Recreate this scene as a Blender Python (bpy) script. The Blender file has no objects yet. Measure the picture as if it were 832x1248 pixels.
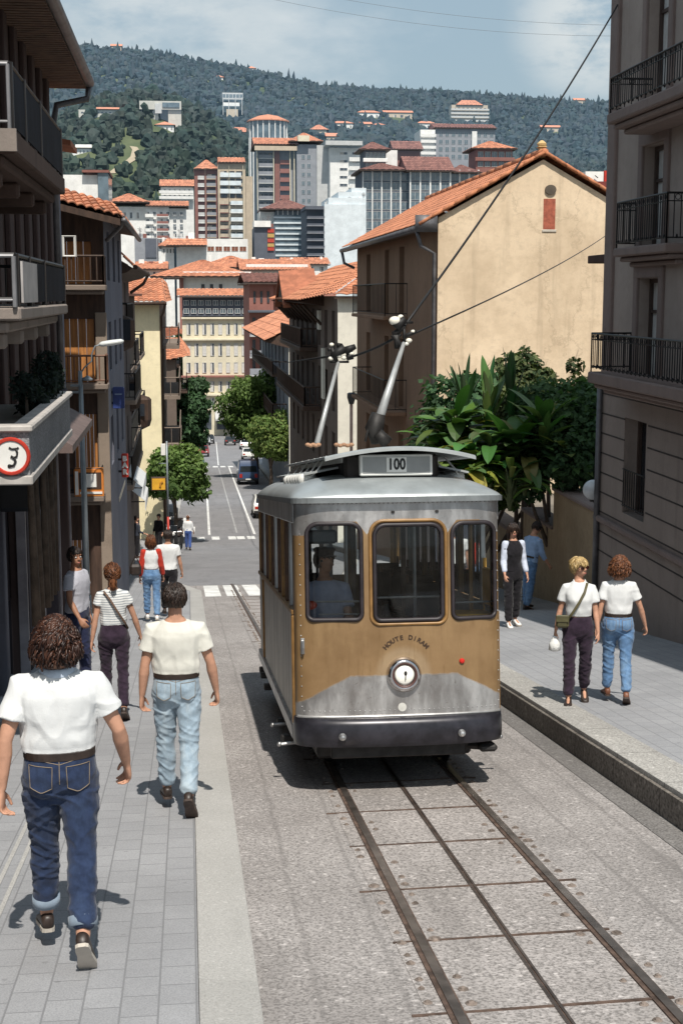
import bpy, bmesh, math, random
import numpy as np
from mathutils import Vector, Matrix, noise
from mathutils.bvhtree import BVHTree
R = math.radians
rnd = random.Random(7)
scn = bpy.context.scene
COL = scn.collection
CAMZ = 2.35
# ------------------------------------------------------------------ camera
FPX, PITCH = 1700.0, R(8.8)
YAW = math.atan(191/1700*math.cos(PITCH))
cam_d = bpy.data.cameras.new('camera'); cam = bpy.data.objects.new('camera', cam_d); COL.objects.link(cam)
cam_d.sensor_fit = 'VERTICAL'; cam_d.sensor_height = 36.0; cam_d.lens = 36.0*FPX/1248
cam_d.clip_start = .1; cam_d.clip_end = 8000
cam.location = (0, 0, 0); cam.rotation_euler = (R(90)-PITCH, 0, -YAW)
scn.camera = cam
_F = Vector((math.sin(YAW)*math.cos(PITCH), math.cos(YAW)*math.cos(PITCH), -math.sin(PITCH)))
_R = Vector((math.cos(YAW), -math.sin(YAW), 0)); _U = _R.cross(_F)
def ray(x, y): return _F + _R*((x-416)/FPX) - _U*((y-624)/FPX)
def atY(x, y, Y):
    d = ray(x, y); return d*(Y/d.y)
def atX(x, y, X):
    d = ray(x, y); return d*(X/d.x)
# ------------------------------------------------------------------ ground profile (z = 0 is the lens; lifted at the end)
def _slope(y):
    def ss(a, b, v):
        t = min(1, max(0, (v-a)/(b-a))); return t*t*(3-2*t)
    s = .135 + .015*ss(12, 20, y)
    s += (.068-.15)*ss(66, 76, y)
    s += (.012-.068)*ss(225, 262, y)
    return s
_zt = [-CAMZ]
for _i in range(0, 6000): _zt.append(_zt[-1] - .1*_slope(_i*.1+.05))
def zg(y):
    if y <= 0: return -CAMZ - .135*y
    i = y*10
    if i >= 5999: return _zt[-1] - .0*(y-600)
    k = int(i); return _zt[k] + (_zt[k+1]-_zt[k])*(i-k)
def ground(x, y, off=0):
    d = ray(x, y); lo, hi = .5, 590
    for _ in range(60):
        m = (lo+hi)/2
        if d.z/d.y*m > zg(m)+off: lo = m
        else: hi = m
    return d*(lo/d.y)
YS = sorted(set([-6+.5*i for i in range(12)] + [.5*i for i in range(0, 60)] + [30+1.0*i for i in range(60)] + [90+3.0*i for i in range(60)] + [270, 300, 350, 400]))
# ------------------------------------------------------------------ mesh builder
class MB:
    def __init__(s): s.v = []; s.f = []; s.m = []; s.c = []; s.cur = 0; s.col = (1, 1, 1)
    def mi(s, i): s.cur = i; return s
    def add(s, vs, fs, col=None):
        o = len(s.v); s.v.extend([tuple(p) for p in vs])
        s.f.extend([tuple(i+o for i in f) for f in fs]); s.m.extend([s.cur]*len(fs))
        c = col or s.col; s.c.extend([c]*len(vs)); return s
    def quad(s, a, b, c, d, col=None): return s.add([a, b, c, d], [(0, 1, 2, 3)], col)
    def box(s, x0, x1, y0, y1, z0, z1, bev=0, M=None, col=None):
        if x0 > x1: x0, x1 = x1, x0
        if y0 > y1: y0, y1 = y1, y0
        if z0 > z1: z0, z1 = z1, z0
        b = min(bev, (x1-x0)*.45, (y1-y0)*.45, (z1-z0)*.45)
        if b <= 0:
            vs = [(x, y, z) for z in (z0, z1) for y in (y0, y1) for x in (x0, x1)]
            fs = [(0, 2, 3, 1), (4, 5, 7, 6), (0, 1, 5, 4), (2, 6, 7, 3), (0, 4, 6, 2), (1, 3, 7, 5)]
        else:
            xs, ys, zs = (x0, x1), (y0, y1), (z0, z1); vs = []; idx = {}
            for i in (0, 1):
                for j in (0, 1):
                    for k in (0, 1):
                        sx, sy, sz = (1, -1)[i], (1, -1)[j], (1, -1)[k]
                        for ax in range(3):
                            p = [xs[i]+sx*b, ys[j]+sy*b, zs[k]+sz*b]; p[ax] = (xs[i], ys[j], zs[k])[ax]
                            idx[(i, j, k, ax)] = len(vs); vs.append(tuple(p))
            g = lambda i, j, k, a: idx[(i, j, k, a)]
            fs = []
            for i in (0, 1): fs.append((g(i, 0, 0, 0), g(i, 1, 0, 0), g(i, 1, 1, 0), g(i, 0, 1, 0)))
            for j in (0, 1): fs.append((g(0, j, 0, 1), g(1, j, 0, 1), g(1, j, 1, 1), g(0, j, 1, 1)))
            for k in (0, 1): fs.append((g(0, 0, k, 2), g(1, 0, k, 2), g(1, 1, k, 2), g(0, 1, k, 2)))
            for i in (0, 1):
                for j in (0, 1):
                    fs.append((g(i, j, 0, 0), g(i, j, 1, 0), g(i, j, 1, 1), g(i, j, 0, 1)))
                    fs.append((g(i, 0, j, 0), g(i, 1, j, 0), g(i, 1, j, 2), g(i, 0, j, 2)))
                    fs.append((g(0, i, j, 1), g(1, i, j, 1), g(1, i, j, 2), g(0, i, j, 2)))
                    for k in (0, 1): fs.append((g(i, j, k, 0), g(i, j, k, 1), g(i, j, k, 2)))
        if M is not None: vs = [M @ Vector(p) for p in vs]
        return s.add(vs, fs, col)
    def tube(s, pts, rad, n=8, caps=True, col=None, flat=None):
        pts = [Vector(p) for p in pts]; k = len(pts)
        rad = rad if isinstance(rad, (list, tuple)) else [rad]*k
        t0 = (pts[1]-pts[0]).normalized()
        a = Vector((0, 0, 1)) if abs(t0.z) < .9 else Vector((1, 0, 0))
        u = t0.cross(a).normalized(); vs = []
        for i, p in enumerate(pts):
            t = (pts[min(i+1, k-1)]-pts[max(i-1, 0)])
            t = t.normalized() if t.length > 1e-9 else t0
            u = (u - t*u.dot(t)); u = u.normalized() if u.length > 1e-6 else t.orthogonal().normalized()
            w = t.cross(u); r = rad[i]
            for j in range(n):
                q = 2*math.pi*j/n; vs.append(p + u*(r*math.cos(q)) + w*(r*math.sin(q)*(flat or 1)))
        fs = [(i*n+j, i*n+(j+1) % n, (i+1)*n+(j+1) % n, (i+1)*n+j) for i in range(k-1) for j in range(n)]
        if caps: fs += [tuple(reversed(range(n))), tuple(range((k-1)*n, k*n))]
        return s.add(vs, fs, col)
    def loop(s, pts, r, n=6):
        pts = [Vector(p) for p in pts]; k = len(pts); vs = []
        nrm = Vector((0, 0, 0))
        for i in range(k): nrm += pts[i].cross(pts[(i+1) % k])
        nrm.normalize()
        for i, p in enumerate(pts):
            t = (pts[(i+1) % k]-pts[i-1]).normalized(); w = t.cross(nrm).normalized()
            for j in range(n):
                q = 2*math.pi*j/n; vs.append(p + w*(r*math.cos(q)) + nrm*(r*math.sin(q)))
        fs = [(i*n+j, i*n+(j+1) % n, ((i+1) % k)*n+(j+1) % n, ((i+1) % k)*n+j) for i in range(k) for j in range(n)]
        return s.add(vs, fs)
    def rings(s, rings, caps=True, col=None):
        n = len(rings[0]); vs = [p for r in rings for p in r]
        fs = [(i*n+j, i*n+(j+1) % n, (i+1)*n+(j+1) % n, (i+1)*n+j) for i in range(len(rings)-1) for j in range(n)]
        if caps: fs += [tuple(reversed(range(n))), tuple(range((len(rings)-1)*n, len(rings)*n))]
        return s.add(vs, fs, col)
    def ell(s, c, r, M=None, nu=14, nv=9, col=None):
        rs = []
        for i in range(nv+1):
            t = math.pi*(.04 + .92*i/nv); z = -math.cos(t); q = math.sin(t); ring = []
            for j in range(nu):
                a = 2*math.pi*j/nu; p = Vector((c[0]+r[0]*q*math.cos(a), c[1]+r[1]*q*math.sin(a), c[2]+r[2]*z))
                ring.append(M @ p if M is not None else p)
            rs.append(ring)
        return s.rings(rs, True, col)
    def lathe(s, prof, n=16, M=None, caps=True):
        rs = []
        for (r, z) in prof:
            ring = [Vector((r*math.cos(2*math.pi*j/n), r*math.sin(2*math.pi*j/n), z)) for j in range(n)]
            rs.append([M @ p for p in ring] if M is not None else ring)
        return s.rings(rs, caps)
    def prism(s, poly, a, b):
        """poly: list of 3-D points, extruded by the vector b-a style offset"""
        poly = [Vector(p) for p in poly]; off = Vector(b)-Vector(a); n = len(poly)
        vs = poly + [p+off for p in poly]
        return s.add(vs, [tuple(range(n)), tuple(reversed(range(n, 2*n)))] + [(i, i+n, (i+1) % n+n, (i+1) % n) for i in range(n)])
    def mesh(s, name, mats, smooth=False):
        me = bpy.data.meshes.new(name); me.from_pydata(s.v, [], s.f)
        for m in (mats if isinstance(mats, (list, tuple)) else [mats]): me.materials.append(m)
        if len(s.f): me.polygons.foreach_set('material_index', np.array(s.m, dtype=np.int32))
        at = me.color_attributes.new('Col', 'FLOAT_COLOR', 'POINT')
        c = np.ones((len(s.v), 4), dtype=np.float32)
        if s.v: c[:, :3] = np.array(s.c, dtype=np.float32)
        at.data.foreach_set('color', c.ravel())
        bm = bmesh.new(); bm.from_mesh(me); bmesh.ops.recalc_face_normals(bm, faces=bm.faces); bm.to_mesh(me); bm.free()
        if smooth:
            me.polygons.foreach_set('use_smooth', np.ones(len(me.polygons), dtype=bool))
        me.update(); return me
    def build(s, name, mats, parent=None, smooth=False, loc=None):
        return link(name, s.mesh(name, mats, smooth), parent, loc)
def autosmooth(o, deg=35):
    o.data.polygons.foreach_set('use_smooth', np.ones(len(o.data.polygons), dtype=bool))
    try: o.data.set_sharp_from_angle(angle=R(deg))
    except Exception: pass
    return o
def link(name, data, parent=None, loc=None):
    o = bpy.data.objects.new(name, data); COL.objects.link(o)
    if parent is not None:
        o.parent = parent
        if parent.get('_w'): o.location = -parent.location      # parts drawn in world coordinates
    if loc is not None: o.location = Vector(o.location) + Vector(loc)
    return o
def tag(o, label=None, cat=None, group=None, kind=None):
    if label: o['label'] = label
    if cat: o['category'] = cat
    if group: o['group'] = group
    if kind: o['kind'] = kind
    return o
def thing(name, label, cat, loc=(0, 0, 0), group=None, world=False, rot=None):
    o = bpy.data.objects.new(name, None); COL.objects.link(o); o.location = loc; o.empty_display_size = .1
    if rot: o.rotation_euler = rot
    if world: o['_w'] = 1
    return tag(o, label, cat, group)
def copy_tree(o, parent=None):
    c = o.copy(); COL.objects.link(c)
    if parent is not None: c.parent = parent
    for ch in list(KIDS(o)): copy_tree(ch, c)
    return c
def KIDS(o): return [x for x in bpy.data.objects if x.parent == o]
def put(src, parent, loc, rotz=None, scale=None):
    """one more copy of a part (and its sub-parts) under a thing; loc in world coordinates for world-drawn things"""
    c = src.copy(); COL.objects.link(c); c.parent = parent
    c.location = Vector(loc) - (Vector(parent.location) if parent.get('_w') else Vector((0, 0, 0)))
    if rotz is not None: c.rotation_euler = (0, 0, rotz)
    if scale is not None: c.scale = scale
    for ch in src.children_recursive if False else KIDS(src):
        d = ch.copy(); COL.objects.link(d); d.parent = c
    return c
# ------------------------------------------------------------------ materials
def _nt(name):
    m = bpy.data.materials.new(name); m.use_nodes = True; nt = m.node_tree
    return m, nt, nt.nodes['Principled BSDF']
class N:
    def __init__(s, nt): s.nt = nt
    def n(s, t, **k):
        x = s.nt.nodes.new(t)
        for a, b in k.items():
            if a.startswith('i_'): x.inputs[int(a[2:]) if a[2:].isdigit() else a[2:].replace('_', ' ')].default_value = b
            else: setattr(x, a, b)
        return x
    def l(s, a, b): s.nt.links.new(a, b)
    def math(s, op, a, b=0.0, c=None, clamp=False):
        x = s.nt.nodes.new('ShaderNodeMath'); x.operation = op; x.use_clamp = clamp
        for i, q in enumerate((a, b, c)):
            if q is None: continue
            if isinstance(q, (int, float)): x.inputs[i].default_value = q
            else: s.l(q, x.inputs[i])
        return x.outputs[0]
    def mix(s, fac, a, b, mode='MIX'):
        x = s.nt.nodes.new('ShaderNodeMix'); x.data_type = 'RGBA'; x.blend_type = mode
        for q, i in ((fac, 0), (a, 6), (b, 7)):
            if isinstance(q, (int, float)): x.inputs[i].default_value = q
            elif isinstance(q, (tuple, list)): x.inputs[i].default_value = (*q, 1) if len(q) == 3 else q
            else: s.l(q, x.inputs[i])
        return x.outputs[2]
    def noise(s, vec, scale, detail=4, rough=.55, out=0):
        x = s.n('ShaderNodeTexNoise'); x.inputs['Scale'].default_value = scale; x.inputs['Detail'].default_value = detail; x.inputs['Roughness'].default_value = rough
        s.l(vec, x.inputs['Vector']); return x.outputs[out]
    def ramp(s, fac, lo, hi, a=0.0, b=1.0):
        x = s.n('ShaderNodeMapRange'); x.interpolation_type = 'SMOOTHSTEP'
        s.l(fac, x.inputs[0])
        for i, q in ((1, lo), (2, hi), (3, a), (4, b)): x.inputs[i].default_value = q
        return x.outputs[0]
    def coord(s, scale=(1, 1, 1), which='Object'):
        tc = s.n('ShaderNodeTexCoord'); mp = s.n('ShaderNodeMapping'); mp.inputs['Scale'].default_value = scale
        s.l(tc.outputs[which], mp.inputs[0]); return mp.outputs[0]
    def sep(s, vec):
        x = s.n('ShaderNodeSeparateXYZ'); s.l(vec, x.inputs[0]); return x.outputs
    def bump(s, h, strength, dist, bsdf, prev=None):
        b = s.n('ShaderNodeBump'); b.inputs['Strength'].default_value = strength; b.inputs['Distance'].default_value = dist
        s.l(h, b.inputs['Height']); 
        if prev is not None: s.l(prev, b.inputs['Normal'])
        s.l(b.outputs[0], bsdf.inputs['Normal']); return b.outputs[0]
_MC = {}
def haze_glow(k, b, lo=170.0, hi=1100.0, amt=1.0):
    """air-light painted as bluish emission that grows with a place's distance up the valley (world position, the same from every viewpoint)"""
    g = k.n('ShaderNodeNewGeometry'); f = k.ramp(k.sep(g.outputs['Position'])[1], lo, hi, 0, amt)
    b.inputs['Emission Color'].default_value = (.048, .078, .108, 1); k.l(f, b.inputs['Emission Strength'])  # bluish glow put into the material imitates distant haze
def mat(name, col, rough=.8, metal=0.0, var=.18, scale=4.0, stretch=(1, 1, 1), bump=0.0, bscale=60.0, bdist=.004, col2=None, vcol=False, spec=None, grime=0.0, trans=0.0):
    if name in _MC: return _MC[name]
    m, nt, b = _nt(name); k = N(nt)
    v = k.coord(stretch); n1 = k.noise(v, scale, 5, .6)
    f = k.ramp(n1, .3, .7)
    dark = tuple(c*(1-var) for c in col); lite = tuple(min(1, c*(1+var)) for c in (col2 or col))
    c = k.mix(f, dark, lite)
    if vcol:
        a = k.n('ShaderNodeAttribute'); a.attribute_name = 'Col'
        c = k.mix(1.0, c, a.outputs[0], 'MULTIPLY')
    if grime:
        g = k.ramp(k.noise(v, scale*.37, 6, .7), .42, .68)
        c = k.mix(k.math('MULTIPLY', g, grime), c, tuple(q*.45 for q in col))
    k.l(c, b.inputs['Base Color']); b.inputs['Roughness'].default_value = rough; b.inputs['Metallic'].default_value = metal
    if spec is not None: b.inputs['Specular IOR Level'].default_value = spec
    if bump: k.bump(k.noise(k.coord(), bscale, 3, .6), bump, bdist, b)
    if name.startswith(('town', 'far_', 'blue_glass')): haze_glow(k, b)
    _MC[name] = m; return m
def glass_mat(name='clear_glass', tint=(.85, .9, .9), rough=.02, opac=0.0):
    if name in _MC: return _MC[name]
    m, nt, b = _nt(name); k = N(nt); out = nt.nodes['Material Output']
    tr = k.n('ShaderNodeBsdfTransparent'); tr.inputs[0].default_value = (*tint, 1)
    gl = k.n('ShaderNodeBsdfGlossy'); gl.inputs['Roughness'].default_value = rough
    fr = k.n('ShaderNodeFresnel'); fr.inputs[0].default_value = 1.45
    dn = k.noise(k.coord(), 6, 4, .6)
    mx = k.n('ShaderNodeMixShader'); k.l(fr.outputs[0], mx.inputs[0]); k.l(tr.outputs[0], mx.inputs[1]); k.l(gl.outputs[0], mx.inputs[2])
    df = k.n('ShaderNodeBsdfDiffuse'); df.inputs[0].default_value = (.28, .26, .24, 1)
    m2 = k.n('ShaderNodeMixShader'); k.l(k.ramp(dn, .40, .8, .0, .035+opac), m2.inputs[0]); k.l(mx.outputs[0], m2.inputs[1]); k.l(df.outputs[0], m2.inputs[2])
    k.l(m2.outputs[0], out.inputs[0]); _MC[name] = m; return m
def pane_mat(name='dark_window_glass', col=(.02, .024, .03)):
    if name in _MC: return _MC[name]
    m = mat(name, col, .06, var=.5, scale=1.2, spec=.6); return m
def tile_mat(name, col):
    return mat(name, col, .9, var=.24, scale=2.2, bump=.5, bscale=25, bdist=.01, vcol=True, grime=.45)
# ------------------------------------------------------------------ world and sun
SUN_EL, SUN_AZ = R(57), R(-5)     # shadows run up the street, 5 degrees to the left
w = bpy.data.worlds.new('World'); scn.world = w; w.use_nodes = True
wn = N(w.node_tree); bg = w.node_tree.nodes['Background']
sky = wn.n('ShaderNodeTexSky'); sky.sky_type = 'NISHITA'; sky.sun_disc = False
sky.sun_elevation = SUN_EL; sky.sun_rotation = math.pi - SUN_AZ; sky.air_density = 1.2; sky.dust_density = 3.0; sky.ozone_density = 1.0; sky.altitude = 50
tc = wn.n('ShaderNodeTexCoord'); mp = wn.n('ShaderNodeMapping'); mp.inputs['Scale'].default_value = (1, 1, 2.4)
wn.l(tc.outputs['Generated'], mp.inputs[0])
cn = wn.ramp(wn.noise(mp.outputs[0], 3.0, 8, .58), .50, .76)
skyc = wn.mix(.62, sky.outputs[0], (4.4, 5.9, 6.9))
cl = wn.mix(wn.math('MULTIPLY', cn, .8), skyc, (8.6, 8.9, 8.9))
vd = wn.n('ShaderNodeVectorMath'); vd.operation = 'DOT_PRODUCT'; wn.l(tc.outputs['Generated'], vd.inputs[0]); vd.inputs[1].default_value = ray(722, 28).normalized()
vd2 = wn.n('ShaderNodeVectorMath'); vd2.operation = 'DOT_PRODUCT'; wn.l(tc.outputs['Generated'], vd2.inputs[0]); vd2.inputs[1].default_value = ray(190, -20).normalized()
near = wn.math('MAXIMUM', wn.ramp(vd.outputs['Value'], math.cos(R(3.6)), 1.0), wn.math('MULTIPLY', wn.ramp(vd2.outputs['Value'], math.cos(R(7)), 1.0), .6))
puff = wn.math('MULTIPLY', near, wn.ramp(wn.noise(mp.outputs[0], 14, 7, .6), .36, .62))
cl = wn.mix(wn.math('MULTIPLY', puff, .75), cl, (8.2, 8.5, 8.4))
wn.l(cl, bg.inputs['Color']); bg.inputs['Strength'].default_value = .096
sd = bpy.data.lights.new('sun', 'SUN'); sd.energy = 5.0; sd.angle = R(.53); sd.color = (1, .945, .86)
so = bpy.data.objects.new('sun', sd); COL.objects.link(so)
sdir = Vector((math.sin(SUN_AZ)*math.cos(SUN_EL), math.cos(SUN_AZ)*math.cos(SUN_EL), -math.sin(SUN_EL)))
so.rotation_euler = sdir.to_track_quat('-Z', 'Y').to_euler(); so.location = (0, -20, 40)
scn.view_settings.view_transform = 'Standard'; scn.view_settings.look = 'None'; scn.view_settings.exposure = 0
scn.cycles.max_bounces = 8; scn.cycles.transparent_max_bounces = 16
# ================================================================== GROUND, ROAD, PAVEMENTS
def sheet(name, fx0, fx1, y0, y1, dz, m, nx=1, parent=None, kind='structure'):
    ys = [y0]+[y for y in YS if y0+.02 < y < y1-.02]+[y1]; mb = MB()
    f0 = fx0 if callable(fx0) else (lambda y: fx0); f1 = fx1 if callable(fx1) else (lambda y: fx1)
    vs = []
    for y in ys:
        for i in range(nx+1):
            vs.append((f0(y)+(f1(y)-f0(y))*i/nx, y, zg(y)+dz))
    fs = [(a*(nx+1)+i, a*(nx+1)+i+1, (a+1)*(nx+1)+i+1, (a+1)*(nx+1)+i) for a in range(len(ys)-1) for i in range(nx)]
    mb.add(vs, fs); o = mb.build(name, m, parent, True)
    if kind: o['kind'] = kind
    return o
def slabby(name, fx0, fx1, y0, y1, dz, thick, m):
    """raised sheet with side faces (pavement or kerb)"""
    ys = [y0]+[y for y in YS if y0+.02 < y < y1-.02]+[y1]; mb = MB()
    f0 = fx0 if callable(fx0) else (lambda y: fx0); f1 = fx1 if callable(fx1) else (lambda y: fx1)
    rs = []
    b = .003
    for y in ys:
        z = zg(y)+dz; a, c = f0(y), f1(y)
        rs.append([(a, y, z-thick), (c, y, z-thick), (c, y, z-b), (c-b, y, z), (a+b, y, z), (a, y, z-b)])
    mb.rings(rs, True); o = mb.build(name, m); o['kind'] = 'structure'; return o

def speckle_mat(name, base, base2, sp=150, lines=0.0, rough=.9, stain=.35, con=1.0, joint=0):
    m, nt, b = _nt(name); k = N(nt); v = k.coord()
    c = k.mix(k.ramp(k.noise(v, .9, 6, .62), .3, .72), base, base2)
    fine = k.noise(v, sp, 2, .7)
    c = k.mix(k.ramp(fine, .40, .66, 0, .75*con), c, tuple(q*.42 for q in base))
    c = k.mix(k.ramp(k.noise(v, sp*.47, 2, .6), .58, .74, 0, .55*con), c, tuple(min(1, q*1.65) for q in base2))
    st = k.noise(k.coord((2.2, .22, 1)), 1.6, 5, .6)
    c = k.mix(k.ramp(st, .5, .75, 0, stain), c, tuple(q*.5 for q in base))
    pv = k.n('ShaderNodeTexVoronoi'); pv.inputs['Scale'].default_value = .55; k.l(k.coord((1, .6, 1)), pv.inputs['Vector']); c = k.mix(k.ramp(k.sep(pv.outputs['Color'])[0], .55, .95, 0, .16), c, tuple(q*.45 for q in base))
    if lines:
        sx = k.sep(v); fr = k.math('FRACT', k.math('MULTIPLY', k.math('ADD', sx[0], k.math('MULTIPLY', k.noise(v, 2.2, 2), .05)), lines))
        ln = k.math('SUBTRACT', 1.0, k.ramp(k.math('ABSOLUTE', k.math('SUBTRACT', fr, .5)), .0, .07))
        c = k.mix(k.math('MULTIPLY', ln, .4), c, tuple(q*.5 for q in base))
    if joint:
        jf = k.math('ABSOLUTE', k.math('SUBTRACT', k.math('FRACT', k.math('DIVIDE', k.sep(v)[1], joint)), .5)); c = k.mix(k.ramp(jf, .004, .009, .75, 0), c, tuple(q*.25 for q in base))
    k.l(c, b.inputs['Base Color']); b.inputs['Roughness'].default_value = rough; b.inputs['Specular IOR Level'].default_value = .25
    k.bump(fine, .55, .008, b); return m
def paver_mat(name, base, base2, bw, bh, mortar, rot=0.0, msize=.012, rough=.85, joint=.45, fine=120):
    m, nt, b = _nt(name); k = N(nt); v = k.coord()
    br = k.n('ShaderNodeTexBrick'); br.offset = .5
    mp = k.n('ShaderNodeMapping'); mp.inputs['Rotation'].default_value = (0, 0, rot)
    k.l(v, mp.inputs[0]); k.l(mp.outputs[0], br.inputs['Vector'])
    br.inputs['Scale'].default_value = 1; br.inputs['Brick Width'].default_value = bw; br.inputs['Row Height'].default_value = bh
    br.inputs['Mortar Size'].default_value = msize; br.inputs['Mortar Smooth'].default_value = .4
    br.inputs['Color1'].default_value = (*base, 1); br.inputs['Color2'].default_value = (*base2, 1); br.inputs['Mortar'].default_value = (*[q*joint for q in base], 1); br.inputs['Bias'].default_value = -.2
    c = k.mix(k.ramp(k.noise(v, .7, 6, .65), .32, .72, 0, .5), br.outputs[0], tuple(q*.62 for q in base))
    fn = k.noise(v, fine, 3, .65)
    c = k.mix(k.ramp(fn, .38, .66, 0, .42), c, tuple(q*.45 for q in base))
    sp = k.n('ShaderNodeTexVoronoi'); sp.inputs['Scale'].default_value = 5.5; k.l(v, sp.inputs['Vector'])
    c = k.mix(k.ramp(sp.outputs['Distance'], .05, .11, .35, 0), c, tuple(q*.4 for q in base))
    k.l(c, b.inputs['Base Color']); b.inputs['Roughness'].default_value = rough; b.inputs['Specular IOR Level'].default_value = .25
    hb = k.math('ADD', k.math('MULTIPLY', br.outputs['Fac'], -.8), k.math('MULTIPLY', fn, .25))
    k.bump(hb, .5, .006, b); return m
M_SETT = speckle_mat('road_speckled', (.32, .297, .285), (.43, .402, .388), 54, 2.6, stain=.45, con=1.05)
M_ASPH = speckle_mat('road_asphalt', (.245, .243, .253), (.31, .306, .315), 45, 0, stain=.3)
M_TRACKBED = speckle_mat('track_bed', (.335, .308, .292), (.44, .408, .392), 50, 0, stain=.4, con=1.1)
M_PAVE = paver_mat('pavement_tiles', (.35, .352, .365), (.405, .407, .42), .24, .165, .5, R(90), .005, .85, .66)
M_PAVER = paver_mat('pavement_tiles_right', (.36, .366, .384), (.41, .415, .43), .24, .165, .5, R(90), .005, .85, .68)
M_STRIP = speckle_mat('granite_strip', (.42, .41, .39), (.48, .468, .448), 95, 0, stain=.25, con=.5)
M_KERB = speckle_mat('granite_kerb', (.42, .405, .38), (.52, .505, .475), 60, 0, stain=.3, joint=1.05)
M_GUTR = speckle_mat('gutter_asphalt', (.19, .178, .17), (.25, .238, .228), 60, 0, stain=.4)
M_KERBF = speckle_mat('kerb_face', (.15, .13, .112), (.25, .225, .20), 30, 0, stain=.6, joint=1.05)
M_PAINT = mat('road_paint', (.72, .72, .70), .8, var=.2, scale=3, grime=.25)
M_PAINT2 = mat('worn_road_paint', (.36, .36, .36), .8, var=.3, scale=3)

drift = lambda y: .0105*max(0, y-60)
LK = lambda y: .28 if y < 33 else (.28-(1.2*min(1, (y-33)/8)) + drift(y))
RK = lambda y: 3.2 if y < 30 else (3.2 + 3.3*min(1, (y-30)/25) + drift(y))
# base terrain sheet: street slope, then city floor, then the hills
_rp = [(-900, 52), (60, 44), (75, 45), (130, 50), (200, 58), (240, 68), (310, 80), (400, 97), (500, 105), (560, 108), (640, 112), (745, 119), (860, 128), (1500, 170)]
_rx = np.array([atY(x, 300, 1800).x for x, y in _rp]); _rz = np.array([atY(x, y, 1800).z for x, y in _rp])
Z0 = zg(450)
def hz(X, Y):
    X = np.asarray(X, float); Y = np.asarray(Y, float)
    rz = np.interp(X/np.maximum(Y, 1)*1800, _rx, _rz)
    t = np.clip((Y-460)/1340, 0, 1.6)
    s = np.where(t < 1, t**1.05, 1-(t-1)*.8)
    z = Z0 + (rz-9-Z0)*s
    z += 50*np.exp(-((X+25)/75)**2 - ((Y-870)/140)**2)
    z += 16*np.exp(-((X-190)/90)**2 - ((Y-900)/150)**2)
    z += np.clip(t, 0, 1)*(9*np.sin(X*.021+Y*.004)*np.sin(Y*.011) + 5*np.sin(X*.05+1)*np.sin(Y*.027+2))*np.clip((1.05-t)*5, 0, 1)
    return z
def grid_obj(name, xs, ys, zf, m):
    mb = MB(); vs = [(x, y, zf(x, y)) for y in ys for x in xs]; n = len(xs)
    fs = [(a*n+i, a*n+i+1, (a+1)*n+i+1, (a+1)*n+i) for a in range(len(ys)-1) for i in range(n-1)]
    mb.add(vs, fs); return tag(mb.build(name, m, None, True), kind='structure')
M_EARTH = mat('bare_ground', (.16, .14, .115), .95, var=.3, scale=.6)
m_, nt_, b_ = _nt('hill_grass'); k_ = N(nt_); v_ = k_.coord()
c_ = k_.mix(k_.ramp(k_.noise(v_, .02, 6, .65), .38, .62), (.045, .068, .030), (.10, .118, .056))
k_.l(c_, b_.inputs['Base Color']); b_.inputs['Roughness'].default_value = 1; M_HILL = m_
grid_obj('ground', [-400, -120, -40, -12, -5, -2, 0, 2, 4, 8, 16, 40, 120, 400], [-30, -12]+YS+[430, 458], lambda x, y: zg(y)-.03, M_EARTH)
_hx = list(np.linspace(-1500, 1900, 150)); _hy = [457+3]+list(np.linspace(470, 2300, 120))
mbh = MB(); vs = []
for y in _hy:
    w_ = .25+.75*y/1800
    zz = hz(np.array(_hx)*w_, np.full(len(_hx), y)); vs += [(x*w_, y, z) for x, z in zip(_hx, zz)]
n_ = len(_hx)
mbh.add(vs, [(a*n_+i, a*n_+i+1, (a+1)*n_+i+1, (a+1)*n_+i) for a in range(len(_hy)-1) for i in range(n_-1)])
tag(mbh.build('hill', M_HILL, None, True), kind='structure')
grid_obj('city_ground', [-1500, -400, 0, 400, 1500], [455, 470], lambda x, y: Z0-.02, M_EARTH)

sheet('road', LK, RK, -6, 36.2, .004, M_SETT, 4)
sheet('asphalt_road', LK, RK, 36.2, 262, .004, M_ASPH, 4)
sheet('crossing_square', -9, 24, 238, 262, .012, M_ASPH)
slabby('pavement', -7, lambda y: LK(y)-.27, -6, 236, .06, .5, M_PAVE)
slabby('kerb_strip', lambda y: LK(y)-.268, LK, -6, 236, .066, .4, M_STRIP)
slabby('raised_pavement', lambda y: RK(y)+.36, lambda y: 14, -6, 236, .23, .6, M_PAVER)
sheet('gutter_strip', lambda y: RK(y)-.20, lambda y: RK(y)-.004, -6, 40, .0085, M_GUTR)
slabby('raised_kerb', lambda y: RK(y)+.03, lambda y: RK(y)+.358, -6, 236, .238, .2, M_KERB)
slabby('kerb_side', RK, lambda y: RK(y)+.34, -6, 236, .20, .5, M_KERBF)
# pale drainage strips in the left pavement
for x in (-1.13, -1.05):
    sheet('pavement_line', x, x+.026, 2.5, 16, .0645, M_STRIP)
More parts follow.
